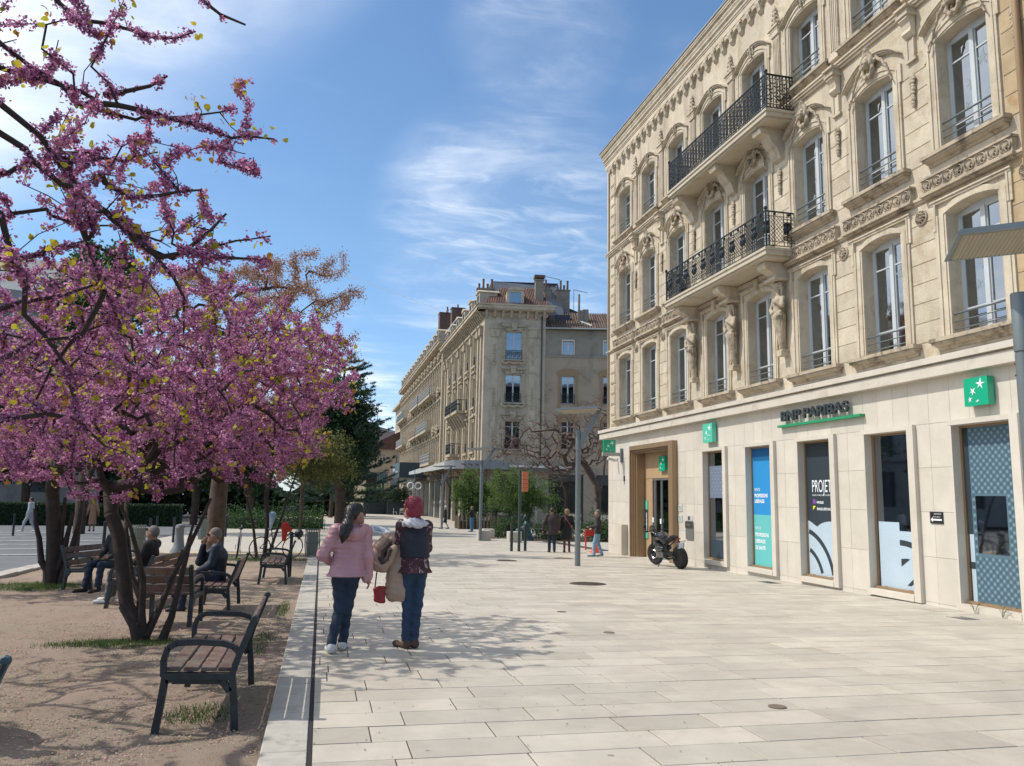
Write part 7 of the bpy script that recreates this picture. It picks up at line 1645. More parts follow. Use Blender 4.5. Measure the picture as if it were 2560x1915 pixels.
t = thing('market_cart', 'dark cart standing in the shade behind the trees', 'cart', (-2.2, 70, G(-2, 70))); b = MB(); b.box(-1, 1, -.5, .5, .5, 1.2); b.build('tray', plm, t)
for s_ in (-.6, .6): b = MB(); b.ring((s_, -.55, .3), .28, .035, 'y', 16, 5); b.build('wheel', iron, t)
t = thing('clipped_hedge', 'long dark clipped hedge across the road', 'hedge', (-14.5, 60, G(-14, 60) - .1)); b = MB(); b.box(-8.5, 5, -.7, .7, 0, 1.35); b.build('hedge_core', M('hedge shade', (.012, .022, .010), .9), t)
r = np.random.default_rng(5); n = 22000; x = r.uniform(-8.7, 5.2, n); fc = r.integers(0, 2, n); C = np.stack([x, np.where(fc, -.75, r.uniform(-.75, .75, n)) + r.normal(size=n) * .05, np.where(fc, r.uniform(0, 1.42, n), 1.40) + r.normal(size=n) * .03], -1); foliage('leaves', C, .11, PET, dkg, t, 3)
t = thing('planted_bed', 'unkempt green shrubs behind a low dark rail at the crossing', 'shrub bed', (-2.6, 54.5, G(-2, 54))); r = np.random.default_rng(6); n = 14000; C = np.stack([r.uniform(-3.6, 2.8, n), r.normal(size=n) * .7, np.abs(r.normal(size=n)) * .55], -1); foliage('leaves', C, .10, PET, mdg, t, 4); b = MB()
for k in range(14): b.bar((-3.6 + k * .5, -1.3, 0), (-3.6 + k * .5, -1.3, .6), .04)
b.bar((-3.6, -1.3, .6), (2.9, -1.3, .6), .04); b.build('rail', iron, t)
# inspection covers and studs
def disc(name, x, y, r, label, mat, cat, rough=True):
    t = thing(name, label, cat, (x, y, G(x, y) + .003)); t.rotation_mode = 'QUATERNION'; t.rotation_quaternion = TILT
    b = MB(); b.lathe([(0, 0), (r, 0), (r, .004), (r - .012, .007), (0, .007)], (0, 0, 0), 28); b.build('plate', mat, t)
    if rough:
        b = MB(); k = 0; st = r / 6
        for i in range(-6, 7):
            for j in range(-6, 7):
                if (i * i + j * j) * st * st < (r * .86) ** 2: b.box(i * st - st * .3, i * st + st * .3, j * st - st * .3, j * st + st * .3, .007, .012)
        o = b.build('studs', mat, t); o['kind'] = 'stuff'
    return t
rust = M('rusty cast cover', (.085, .065, .05), .8, .3, var=(8, .3), bump=(40, .6)); brass = M('worn stud', (.20, .155, .115), .6, .4)
disc('manhole_cover', 5.73, 16.8, .40, 'round cast iron cover in the paving, nearest of three', rust, 'manhole cover'); disc('manhole_cover', 5.64, 24.2, .32, 'round dark cover left of the lamp post foot', rust, 'manhole cover'); disc('manhole_cover', 7.9, 25.6, .32, 'round cover in the paving right behind the lamp post', M('stone cover', (.22, .19, .15), .8), 'manhole cover')
for i, (x, y) in enumerate(((3.74, 12.22), (3.75, 10.13), (3.76, 6.17))): disc('paving_stud', x, y, .075, ['flat round metal stud in the paving, farthest of three', 'flat round metal stud in the paving, middle of three', 'flat round metal stud in the paving, nearest of three'][i], brass, 'stud', False)
def grate(label, y0, y1, x0=10.35, x1=10.9):
    z = G(10.6, (y0 + y1) / 2) + .004; t = thing('floor_grating', label, 'grating', (x0, y0, z)); t.rotation_mode = 'QUATERNION'; t.rotation_quaternion = TILT; b = MB(); b.box(0, x1 - x0, 0, y1 - y0, -.02, 0.001); b.build('pit', M('dark slot', (.02, .02, .022)), t)
    b = MB(); n = int((y1 - y0) / .035)
    for i in range(n): b.box(.01, x1 - x0 - .01, i * .035, i * .035 + .012, .001, .006)
    b.box(0, .012, 0, y1 - y0, .001, .008); b.box(x1 - x0 - .012, x1 - x0, 0, y1 - y0, .001, .008); o = b.build('bars', M('grey grating', (.12, .13, .14), .5, .5), t); o['kind'] = 'stuff'
grate('long grey floor grating below the black poster window', 14.9, 16.4); grate('grey floor grating at the foot of the dotted window', 10.9, 12.4); grate('short grating in the paving left of the long one', 16.9, 17.5, 10.2, 10.5); grate('small square grating out in the paving near the dotted window', 10.9, 11.3, 10.0, 10.28)
# red and white works barrier behind the man at the corner
t = thing('traffic_cone', 'orange and white traffic cone half hidden behind the man at the corner', 'cone', (10.3, 29.3, G(10.3, 29.3))); b = MB(); b.box(-.2, .2, -.2, .2, 0, .04); b.lathe([(.15, .04), (.03, .75), (0, .75)], (0, 0, 0), 16); b.build('body', M('cone orange', (.75, .09, .03), .5), t); b = MB(); b.lathe([(.119, .2), (.094, .35), (0, .35)], (0, 0, 0), 16); b.lathe([(.078, .45), (.058, .57), (0, .57)], (0, 0, 0), 16); b.build('band', white, t)
t = thing('works_barrier', 'red plastic works barrier standing behind the bank corner', 'barrier', (10.75, 31.2, G(10.5, 31.2))); t.scale = (.6, 1, .85); b = MB(); b.box(-.4, .4, -.03, .03, .65, .95); b.box(-.38, -.3, -.03, .03, 0, .65); b.box(.3, .38, -.03, .03, 0, .65); b.build('frame', M('red plastic', (.6, .04, .03), .4), t)
# ---- motorcycle
tyre = M('black tyre rubber', (.018, .018, .018), .8, bump=(60, .4, .003)); blk_ = M('black motorcycle paint', (.012, .013, .015), .22, coat=.6); alu = M('engine metal', (.18, .18, .18), .4, .8, var=(8, .3)); chr_ = M('pale metal', (.5, .5, .5), .3, .9)
t = thing('motorcycle', 'black motorcycle parked on its side stand by the bank entrance', 'motorcycle', (9.98, 22.05, G(9.98, 22.05)), math.radians(5)); lean = Matrix.Rotation(math.radians(-7), 3, 'Y')
def mo(o): o.rotation_euler = (0, math.radians(-7), 0); return o
def wheel(y, w_, steer, nm):
    b = MB(); b.lathe([(.20, -w_ * .35), (.24, -w_ * .5), (.285, -w_ * .48), (.315, -w_ * .25), (.322, 0), (.315, w_ * .25), (.285, w_ * .48), (.24, w_ * .5), (.20, w_ * .35)], (0, 0, 0), 28, Matrix.Rotation(pi / 2, 3, 'Y')); o = b.build(nm, blk_, t); o.hide_render = False
    me = o.data; me.materials.clear(); me.materials.append(tyre); me.shade_smooth(); o.location = (0.04 if False else 0, y, .322); o.rotation_euler = (0, math.radians(-7), steer)
    c = MB(); c.lathe([(.0, -.03), (.04, -.03), (.04, .03), (0, .03)], (0, 0, 0), 12, Matrix.Rotation(pi / 2, 3, 'Y'))
    for i in range(5): a = 2 * pi * i / 5; c.bar((0, .03 * math.cos(a), .03 * math.sin(a)), (0, .205 * math.cos(a), .205 * math.sin(a)), .03, .02)
    c.ring((0, 0, 0), .205, .02, 'x', 24, 6); c.build('rim', blk_, o)
    d = MB()
    for s_ in ((-.05, .05) if steer else (.05,)): d.ring((s_, 0, 0), .12, .018, 'x', 22, 4)
    d.build('brake_disc', chr_, o)
wheel(-.72, .19, 0, 'wheel'); wheel(.74, .12, .25, 'wheel')
s = Sol(.04).ball((0, .12, .86), (.15, .24, .13)).ball((0, .28, .84), (.14, .14, .13)).cone((0, 0, .8), (0, -.1, .74), .12, .09); mo(s.mesh('fuel_tank', blk_, t, res=.015))
s = Sol(.03).ball((0, -.22, .80), (.12, .20, .05)).ball((0, -.55, .90), (.10, .16, .05)).cone((0, -.4, .82), (0, -.6, .87), .08, .05).cone((0, -.6, .86), (0, -.78, .92), .05, .025); mo(s.mesh('seat', M('black seat', (.015, .015, .015), .6), t, res=.015))
s = Sol(.03)
for q in (-1, 1): s.cone((q * .09, .35, .80), (q * .10, .30, .60), .05, .05).cone((q * .12, -.05, .55), (q * .10, .2, .50), .06, .07)
s.ball((0, .62, .93), (.10, .09, .10)).cone((0, .45, .9), (0, .62, .93), .07, .06); mo(s.mesh('fairing', blk_, t, res=.015))
b = MB(); b.cbox((0, .18, .48), (.26, .34, .26)); b.cbox((0, .10, .36), (.30, .36, .16)); b.cbox((0, .30, .58), (.24, .16, .22), Matrix.Rotation(.5, 3, 'X'))
for k in range(5): b.cbox((0, .18, .42 + k * .04), (.28, .36, .012))
mo(b.build('engine', alu, t)); b = MB(); b.tube([(.06, .3, .42), (.10, .35, .25), (.12, .1, .20), (.14, -.3, .28)], .03, 8); b.tube([(.15, -.28, .28), (.17, -.5, .36), (.17, -.72, .46)], [.05, .06, .055], 10); mo(b.build('exhaust', M('dark exhaust', (.05, .05, .05), .35, .8), t, smooth=50))
b = MB()
for q in (-1, 1): b.tube([(q * .09, .74, .33), (q * .09, .60, .72), (q * .09, .55, .98)], .024, 8); b.tube([(q * .10, -.72, .33), (q * .08, -.2, .42)], .028, 6); b.tube([(q * .07, .5, .88), (q * .11, .2, .62), (q * .09, -.15, .62), (q * .06, -.6, .82)], .018, 6)
b.tube([(-.36, .40, 1.04), (-.2, .50, 1.03), (0, .54, 1.02), (.2, .50, 1.03), (.36, .40, 1.04)], .014, 8); b.tube([(-.10, .05, .28), (-.28, .10, .0)], .012, 6); b.bar((-.33, .10, .0), (-.24, .10, .0), .03)
mo(b.build('frame_and_forks', M('black tube', (.02, .02, .022), .4, .4), t, smooth=50))
b = MB()
for q in (-1, 1): b.tube([(q * .25, .47, 1.04), (q * .30, .50, 1.16)], .008, 5); b.lathe([(0, -.01), (.05, -.008), (.05, .008), (0, .01)], (q * .33, .5, 1.18), 12, Matrix.Rotation(pi / 2, 3, 'X')); b.tube([(q * .37, .39, 1.04), (q * .27, .44, 1.04)], .02, 8)
mo(b.build('mirrors_and_grips', M('black tube', (.02, .02, .022), .4), t)); b = MB(); b.prism([(-.12, 1.0), (.12, 1.0), (.09, 1.16), (0, 1.2), (-.09, 1.16)], 'y', .66, .67); mo(b.build('windscreen', glassmat('smoked screen', alpha=.5), t))
b = MB(); b.cbox((0, -.93, .68), (.20, .012, .17), Matrix.Rotation(.3, 3, 'X')); p_ = mo(b.build('number_plate', M('plate white', (.65, .66, .68), .4), t)); b = MB(); b.cbox((0, -.80, .86), (.12, .05, .04)); mo(b.build('tail_light', M('red lens', (.35, .01, .01), .3), t)); b = MB()
for q in (-1, 1): b.tube([(0, -.86, .78), (q * .17, -.86, .78)], .008, 5); b.lathe([(0, -.02), (.018, -.015), (.018, .015), (0, .02)], (q * .18, -.86, .78), 8)
b.bar((0, -.80, .84), (0, -.92, .66), .03); mo(b.build('indicators', M('black tube', (.02, .02, .022)), t)); b = MB(); b.cbox((-.088, -.938, .68), (.018, .004, .15), Matrix.Rotation(.3, 3, 'X')); b.cbox((.088, -.938, .68), (.018, .004, .15), Matrix.Rotation(.3, 3, 'X')); mo(b.build('plate_band', M('plate blue', (.02, .08, .45)), t)); s = Sol(.02).cone((0, -.95, .52), (0, -.75, .66), .05, .04, sc=(1.4, 1, 1)); mo(s.mesh('rear_mudguard', M('black tube', (.02, .02, .022)), t, res=.012))
# ---- scooter at the left edge
sx, sy = -2.80, 6.95; t = thing('motor_scooter', 'motor scooter cut off by the left edge, with red tail light and white plate', 'scooter', (sx - .06, sy, gz(sx, sy)), math.radians(38))
s = Sol(.05).ball((0, -.35, .78), (.17, .42, .09)).ball((0, -.55, .62), (.16, .30, .16)); s.mesh('rear_body', blk_, t, res=.02); b = MB(); b.cbox((0, -.96, .72), (.22, .08, .09)); b.build('tail_light', M('red lens', (.45, .012, .01), .3), t); b = MB(); b.cbox((0, -.98, .50), (.21, .012, .14), Matrix.Rotation(.2, 3, 'X')); o = b.build('number_plate', M('plate white', (.65, .66, .68), .4), t)
b = MB(); b.lathe([(.16, -.05), (.22, -.06), (.26, 0), (.22, .06), (.16, .05)], (0, -.62, .26), 22, Matrix.Rotation(pi / 2, 3, 'Y')); b.build('wheel', tyre, t, smooth=True); b = MB(); b.cbox((0, -.9, .42), (.12, .1, .3)); b.cbox((0, -.2, .3), (.25, .9, .12)); b.build('chassis', M('black tube', (.02, .02, .022)), t)
cu = text('DG 8', .055, 0, -.06, .505, navy, t, facing='y'); cu.location = (0, -1.005, .0); cu = text('64 RE', .055, 0, -.06, .445, navy, t, facing='y'); cu.location = (0, -.992, 0)
# ---- bicycles
def bicycle(label, x, y, rz, lean, col, bags=None):
    t = thing('bicycle', label, 'bicycle', (x, y, gz(x, y) + .02), rz); fr = M(col[0], col[1], .35, .2)
    def L_(o): o.rotation_euler = (0, lean, 0); return o
    for yy in (-.52, .52):
        b = MB(); b.ring((0, yy, .34), .325, .018, 'x', 26, 6); w_ = L_(b.build('wheel', tyre, t, smooth=50)); b = MB()
        for i in range(14): a = 2 * pi * i / 14; b.bar((0, yy, .34), (0, yy + .31 * math.cos(a), .34 + .31 * math.sin(a)), .004)
        b.build('spokes', chr_, w_)
    b = MB(); b.tube([(0, -.52, .34), (0, -.08, .28), (0, .40, .80), (0, .44, .98)], .016, 6); b.tube([(0, -.08, .28), (0, -.22, .86)], .016, 6); b.tube([(0, -.20, .78), (0, .40, .82)], .016, 6); b.tube([(0, -.20, .76), (0, -.52, .34)], .010, 6)
    for q in (-.04, .04): b.tube([(q, .40, .74), (q, .52, .34)], .010, 6)
    L_(b.build('frame', fr, t, smooth=50)); b = MB(); b.tube([(-.28, .34, 1.02), (-.12, .44, 1.03), (.12, .44, 1.03), (.28, .34, 1.02)], .012, 6); L_(b.build('handlebar', iron, t)); s = Sol(.02).ball((0, -.28, .90), (.07, .06, .03)).cone((0, -.26, .90), (0, -.08, .90), .045, .022); L_(s.mesh('saddle', iron, t, res=.012)); b = MB(); b.ring((.05, -.08, .28), .09, .008, 'x', 16, 4); b.bar((.08, -.08, .28), (.08, .02, .14), .015); b.bar((-.08, -.08, .28), (-.08, -.18, .42), .015); L_(b.build('cranks', alu, t)); return t
bicycle('bicycle seen from behind, leaning on the slender redbud, saddle towards the viewer', -2.35, 25.2, math.radians(4), .08, ('silver frame', (.3, .3, .3))); bicycle('bicycle leaning on the right stem of the slender redbud, carrying a red bag', -1.25, 25.2, math.radians(-62), .12, ('dark frame', (.03, .03, .035)))
t = thing('red_bag', 'red bag hanging from the bicycle by the slender redbud', 'bag', (-1.02, 24.95, gz(-1, 25) + .62)); s = Sol(.06).cone((0, 0, .0), (.02, 0, .5), .09, .14, sc=(1, .6, 1)).cone((0, 0, .42), (.22, 0, .34), .13, .08, sc=(1, .6, 1)); t.scale = (.75, .75, .8); s.mesh('bag_body', M('red cloth', (.42, .03, .02), .8, bump=(20, .5, .01)), t, res=.025); b = MB(); b.tube([(-.05, 0, .5), (.0, 0, .66), (.08, 0, .5)], .01, 5); b.build('strap', iron, t)
t = thing('plastic_bag', 'white and blue plastic bag hanging on the redbud stem above the bicycle', 'bag', (-1.4, 24.9, gz(-1.4, 25) + .9)); s = Sol(.05).cone((-.03, 0, .0), (.02, 0, .5), .035, .13).ball((.03, 0, .55), (.15, .12, .1)); t.scale = (.7, .7, .8); s.mesh('bag_body', M('pale blue plastic', (.42, .47, .52), .5, var=(3, 0, (.14, .26, .42)), bump=(15, .6, .02)), t, res=.025)
# thin vapour trail and chimney-high details of the sky
a_ = ray(815, 668); b_ = ray(1108, 778); b = MB(); k = 1.6; pts = [tuple((a_ * (1 - u) + b_ * u) * k + np.array([0, 0, EYE])) for u in [i / 12 for i in range(13)]]
b.tube(pts, [1.8 + 1.6 * (i % 2) * .3 - .07 * i for i in range(13)], 6); o = b.build('vapour_trail', M('white vapour', (.8, .8, .8), 1.0, alpha=.35), None); tag(o, 'thin white vapour trail crossing the blue sky', kind='structure'); o.visible_shadow = True
# ---------------------------------------------------------------- people
skin = M('skin', (.42, .235, .165), .5, var=(9, .05)); skin2 = M('tanned skin', (.36, .19, .125), .5, var=(9, .06))
def cloth(name, col, rough=.85, **kw): return M(name, col, rough, bump=kw.pop('bump', (45, .5, .006)), **kw)
def base_pose(h=1.65, w=.17):
    k = h / 1.65
    J = dict(hip=(0, 0, .88), chest=(0, .0, 1.22), neck=(0, -.005, 1.39), head=(0, .02, 1.535), shL=(-w, 0, 1.345), shR=(w, 0, 1.345), elL=(-w - .07, -.02, 1.07), elR=(w + .07, -.02, 1.07), wrL=(-w - .09, .06, .84), wrR=(w + .09, .06, .84),
             hipL=(-.085, 0, .86), hipR=(.085, 0, .86), knL=(-.09, .02, .47), knR=(.09, .02, .47), anL=(-.09, -.01, .085), anR=(.09, -.01, .085), toeL=(-.11, .14, .03), toeR=(.11, .14, .03))
    return {a: np.array(b) * k for a, b in J.items()}, k
def person(label, loc, rz, col, J=None, h=1.65, res=.014, look=0.0, nod=0.0, hair='short', fem=False, skinm=None, hem=None, coat=None, topdisp=None, tag_extra=None, hands=True, w=.17):
    """body as one continuous surface; clothes, shoes and hair are shells of their own"""
    P, k = base_pose(h, w)
    if J: P.update({a: np.array(b, float) for a, b in J.items()})
    t = thing('person', label, 'person', loc, rz); sk = skinm or skin; g = lambda a: P[a]
    hd = g('head'); ca, sa = math.cos(look), math.sin(look); f = np.array([-sa, ca, -math.sin(nod)]); rt = np.array([ca, sa, 0.])
    s = Sol(.03 * k)
    s.cone(g('hip'), g('chest'), .10 * k, .105 * k, sc=(1.15, .8, 1)); s.cone(g('chest'), g('neck') - (0, 0, .06), .10 * k, .06 * k, sc=(1.2, .8, 1)); s.cone(g('neck') - (0, 0, .05), hd - (0, 0, .05), .048 * k, .046 * k)
    s.ball(hd, (.074 * k, .088 * k, .108 * k)); s.ball(hd + f * .02 + np.array([0, 0, -.055 * k]), (.055 * k, .06 * k, .055 * k)); s.ball(hd - f * .02 + np.array([0, 0, .02]), (.076 * k, .08 * k, .09 * k))
    if res < .02:
        s.cone(hd + f * .088 * k + (0, 0, .01), hd + f * .108 * k - (0, 0, .02), .010, .014, .012); s.cone(hd + f * .078 * k - (0, 0, .052) - rt * .02, hd + f * .078 * k - (0, 0, .052) + rt * .02, .010, .010, .01); s.ball(hd + f * .07 * k - (0, 0, .09 * k), (.025, .025, .02))
    for q in (-1, 1): s.ball(hd + rt * q * .077 * k - (0, 0, .01), (.013 + .02 * abs(sa), .013 + .02 * abs(ca), .03), .01)
    for a in 'LR':
        q = -1 if a == 'L' else 1
        s.cone(g('sh' + a), g('el' + a), .042 * k, .036 * k); s.cone(g('el' + a), g('wr' + a), .036 * k, .024 * k); s.cone(g('neck') - (0, 0, .06), g('sh' + a), .04 * k, .042 * k)
        d = g('wr' + a) - g('el' + a); d /= np.linalg.norm(d); fw = np.array([0, 1., 0]) - d * d[1]; fw /= np.linalg.norm(fw); si = np.cross(d, fw)
        pm = g('wr' + a) + d * .055 * k; s.cone(g('wr' + a), pm, .022 * k, .028 * k, .02, sc=(1, 1, 1))
        if hands and res < .02:
            for i in range(4):
                b0 = pm + d * .012 + fw * (.028 - .019 * i); L_ = (.066, .075, .070, .055)[i]; s.chain([b0, b0 + d * L_ * .5 + fw * .002, b0 + d * L_ * .9 - si * q * .022], [.0095, .009, .0075], .006)
            tb = g('wr' + a) + d * .025 + fw * .022; s.chain([tb, tb + d * .03 + fw * .022, tb + d * .06 + fw * .024], [.013, .011, .009], .008)
        else: s.cone(pm, pm + d * .07 * k, .028 * k, .015 * k, .02)
        s.cone(g('hip' + a), g('kn' + a), .075 * k, .05 * k); s.cone(g('kn' + a), g('an' + a), .05 * k, .034 * k); s.cone(g('an' + a), g('toe' + a), .03 * k, .025 * k)
    s.mesh('body', sk, t, res=res)
    # trousers
    if 'legs' in col:
        lw = col.get('legw', 1.0); s = Sol(.035 * k); s.cone(g('hip') + (0, 0, .08), g('hip'), .115 * k, .125 * k, sc=(1.12, .85, 1))
        for a in 'LR': s.cone(g('hip' + a), g('kn' + a), .095 * k * lw, .066 * k * lw); s.cone(g('kn' + a), g('an' + a), .066 * k * lw, .058 * k * lw)
        def wr(Q): return .004 * np.sin(Q[:, 2] * 55 + Q[:, 0] * 30) * (1 if res < .02 else 0)
        s.mesh('trousers', col['legs'], t, res=res, disp=wr)
    else:
        s = Sol(.03)
        for a in 'LR': s.cone(g('hip' + a), g('kn' + a), .08 * k, .056 * k); s.cone(g('kn' + a), g('an' + a), .056 * k, .042 * k)
        s.mesh('tights', col['tights'], t, res=res)
    # upper garment
    hz = hem if hem is not None else g('hip')[2] + .02; s = Sol(.04 * k); tp = col.get('puff', 1.0)
    c0 = np.array([g('hip')[0], g('hip')[1], 0]); mid = (g('hip') + g('chest')) / 2
    s.cone(g('chest'), g('hip'), .135 * k * tp, (.125 if not fem else .135) * k * tp, sc=(1.18, .82, 1)); s.cone(g('chest'), g('neck') - (0, 0, .07), .13 * k * tp, .07 * k, sc=(1.2, .85, 1)); s.cone(g('neck') - (0, 0, .07), g('neck') - (0, 0, .02), .075 * k, .062 * k)
    if hz < g('hip')[2] - .02: s.cone(g('hip'), (g('hip')[0], g('hip')[1], hz), .135 * k * tp, (.165 if coat else (.182 if fem else .15)) * k * tp, sc=(1.18, .85, 1))
    for a in 'LR': s.cone(g('neck') - (0, 0, .07), g('sh' + a), .06 * k * tp, .068 * k * tp); s.cone(g('sh' + a), g('el' + a), .068 * k * tp, .056 * k * tp); s.cone(g('el' + a), g('wr' + a), .056 * k * tp, .042 * k * tp)
    arm = [(g('el' + a), g('wr' + a)) for a in 'LR']; hx, hy = g('hip')[0], g('hip')[1]
    def clip(Q):
        below = hz - Q[:, 2]
        if coat or hz > .3:
            keep = (np.abs(Q[:, 0] - hx) < .235 * k * tp)
            near = np.zeros(len(Q), bool)
            for (e, w_) in arm:
                ab = w_ - e; tt = np.clip(((Q - e) @ ab) / (ab @ ab), 0, 1); near |= np.linalg.norm(Q - e - tt[:, None] * ab, axis=1) < .075 * k * tp
            return np.where(near, -1, below)
        return below
    s.mesh('jacket', col['top'], t, res=res, clip=clip, disp=topdisp)
    # shoes
    s = Sol(.02)
    for a in 'LR':
        an, to = g('an' + a), g('toe' + a); d = (to - an); d[2] = 0; d = d / max(np.linalg.norm(d), 1e-6)
        s.cone(an + (0, 0, -.02) - d * .015, an * (1, 1, 0) + d * .0 + (0, 0, to[2] + .012 + (an[2] - .085 * k) * .8), .047 * k, .042 * k); s.cone(an * (1, 1, 0) - d * .03 + (0, 0, an[2] - .045), to + d * .05, .040 * k, .034 * k, sc=(1.1, 1.1, 1))
    s.mesh('shoes', col['shoes'], t, res=res * .9)
    # hair
    s = Sol(.02); c = hd - f * .018 + np.array([0, 0, .022])
    if hair != 'bald':
        s.ball(c, (.086 * k, .096 * k, .106 * k)) if abs(ca) > .7 else s.ball(c, (.096 * k, .086 * k, .106 * k))
        s.cut(hd + f * .085 - np.array([0, 0, .035]), (.075, .075, .085)); s.cut(hd - np.array([0, 0, .125]), (.14, .14, .06))
        if hair == 'full':
            s.ball(c + (0, 0, .025) - f * .02, (.098 * k, .10 * k, .10 * k)); s.ball(c - f * .05 - (0, 0, .05), (.085, .07, .075)); s.ball(c - (0, .05, .06), (.085, .05, .075))
            if res < .02:
                for i in range(22): a_ = i * 2.4; u_ = i / 22; s.chain([c + np.array([.07 * math.cos(a_) * (1 - u_ * .6), .08 * math.sin(a_) * (1 - u_ * .6), .07 + .05 * u_]), c + np.array([.10 * math.cos(a_ + .3), .10 * math.sin(a_ + .3), .02 - .03 * u_]) + (0, 0, .012 * math.sin(i * 5))], [.018, .010], .010)
        if hair == 'pony': s.ball(c - f * .05, (.088, .085, .095)); bk = np.array([-.0, -1, 0.]); s.chain([c - f * .085 + bk * .02, c - f * .10 + bk * .10 - (0, 0, .07), c - f * .12 + bk * .15 - (0, 0, .15), c - f * .15 + bk * .17 - (0, 0, .24), c - f * .17 + bk * .17 - (0, 0, .31)], [.045, .058, .064, .052, .02])
        s.mesh('hair', col['hair'], t, res=res * .8, disp=(lambda Q: .0035 * np.sin(Q[:, 0] * 260 + Q[:, 2] * 90) + .002 * np.sin(Q[:, 2] * 300)) if res < .02 else None)
    return t, P, (hd, f, rt)
navyj = cloth('navy blue jeans', (.022, .045, .085), .85, var=(5, .2)); dkj = cloth('dark jeans', (.016, .028, .05), .85, var=(5, .2)); ltj = cloth('light blue jeans', (.22, .33, .43), .85, var=(5, .2)); blackc = cloth('black cloth', (.012, .012, .014)); charc = cloth('charcoal cloth', (.035, .033, .035)); whites = M('white shoes', (.55, .55, .52), .6); brownsh = M('brown suede', (.085, .055, .04), .9); darksh = M('dark shoes', (.02, .018, .017), .6)
hblack = M('black hair', (.008, .007, .007), .45); hred = M('crimson red hair', (.20, .012, .028), .45, var=(12, .3)); hgrey = M('grey hair', (.13, .115, .105), .7); hblond = M('dark blond hair', (.20, .13, .065), .6); hbrown = M('brown hair', (.03, .02, .015), .6); hwhite = M('white hair', (.5, .48, .45), .7)
# --- woman in the pink quilted jacket, walking away
pinkj = M('dusty pink quilted shell', lin(178, 132, 137), .42, var=(5, .08), bump=(35, .5, .006), spec=.6)
def quilt(Q):
    u = Q[:, 2] * 2 * pi / .052 + .6 * np.sin(Q[:, 0] * 9); return -.0055 * np.abs(np.sin(u / 2)) + .002 * np.sin(Q[:, 0] * 40 + Q[:, 2] * 13)
gx, gy = .29, 9.1; gzz = G(gx, gy)
Jp = dict(hip=(.02, 0, .86), chest=(.045, .01, 1.15), neck=(.07, .01, 1.335), head=(.11, .035, 1.475), shL=(-.105, 0, 1.29), shR=(.205, .0, 1.285), elL=(-.245, -.03, 1.03), wrL=(-.15, .17, .94), elR=(.245, -.03, 1.02), wrR=(.262, .0, .79), hipL=(-.065, 0, .83), hipR=(.10, 0, .83), knL=(-.035, .05, .46), knR=(.05, .06, .47), anL=(-.11, -.12, .10), anR=(.02, .10, .085), toeL=(-.13, .02, .03), toeR=(.05, .24, .03))
t, P, (hd, f, rt) = person('woman in a dusty pink quilted jacket and jeans walking away, black ponytail and sunglasses', (gx, gy, gzz), 0, dict(top=pinkj, legs=dkj, shoes=whites, hair=hblack, puff=1.04, legw=.88), Jp, res=.0105, look=-1.0, hair='pony', fem=True, hem=.80, topdisp=quilt, skinm=skin2)
s = Sol(.03); cc = P['neck'] - (0, .03, .03); pts = [cc + np.array([.125 * math.cos(a), -.02 + .10 * math.sin(a), .02 - .05 * math.sin(a) * (math.sin(a) < 0) * -1]) for a in np.linspace(-pi * 1.15, .15 * pi, 10)]; s.chain(pts, [.04] * 10); s.ball(cc + (0, -.09, -.05), (.12, .045, .07)); s.mesh('hood', pinkj, t, res=.012, disp=lambda Q: .003 * np.sin(Q[:, 0] * 60))
b = MB(); e = hd + f * .075 + (0, 0, .012); b.cbox(tuple(e + f * .02), (.03, .14, .035), Matrix.Rotation(0, 3, 'Z')); b.bar(tuple(e - rt * .07), tuple(hd - rt * .08 - f * .02), .006) if False else None; b.build('sunglasses', M('dark lens', (.01, .01, .012), .15), t)
# --- woman with red hair, black gilet, patterned blouse
pat = M('dark red patterned cloth', (.055, .018, .024), .85, var=(9, .2), stain=(20, (.42, .33, .33), .56, .61), bump=(40, .3, .004)); vest = cloth('black gilet', (.014, .017, .026), .7)
gx, gy = 1.05, 9.25; gzz = G(gx, gy)
Jr = dict(hip=(.03, 0, .90), chest=(.01, .0, 1.22), neck=(-.015, .0, 1.41), head=(-.03, .02, 1.55), shL=(-.135, .0, 1.355), shR=(.15, .0, 1.35), elL=(-.165, .05, 1.14), wrL=(-.24, .25, 1.19), elR=(.17, .06, 1.10), wrR=(.02, .28, 1.08), hipL=(-.05, 0, .87), hipR=(.10, 0, .87), knL=(-.04, .02, .47), knR=(.075, .02, .47), anL=(-.05, -.01, .085), anR=(.05, .01, .085), toeL=(-.12, .12, .03), toeR=(.0, .15, .03))
t, P, (hd, f, rt) = person('woman with crimson hair, black gilet and patterned blouse, seen from behind', (gx, gy, gzz), 0, dict(top=pat, legs=navyj, shoes=brownsh, hair=hred, puff=.96, legw=.84), Jr, res=.0105, look=.95, hair='full', fem=True, hem=.83, skinm=skin)
s = Sol(.04); s.cone(P['chest'], P['hip'] + (0, 0, .06), .139, .143, sc=(1.2, .85, 1)); s.cone(P['chest'], P['neck'] - (0, 0, .07), .136, .08, sc=(1.22, .88, 1)); s.cone(P['neck'] - (0, 0, .09), P['shR'] * (.95, 1, 1), .07, .07); s.cone(P['neck'] - (0, 0, .09), P['shL'] * (.6, 1, 1), .07, .06)
hz = 1.0; s.mesh('gilet', vest, t, res=.0105, clip=lambda Q: hz - Q[:, 2], disp=lambda Q: .003 * np.sin(Q[:, 2] * 40 + Q[:, 0] * 20))
s = Sol(.02); r_ = random.Random(2)
for k in range(3):
    s.chain([P['neck'] + np.array([(.085 + .02 * k) * math.cos(a), .0 + (.085 + .02 * k) * math.sin(a), -.0 - .02 * k + .012 * math.sin(3 * a + k)]) for a in np.linspace(0, 2 * pi, 14)], [.026 + .004 * (i % 2) for i in range(14)])
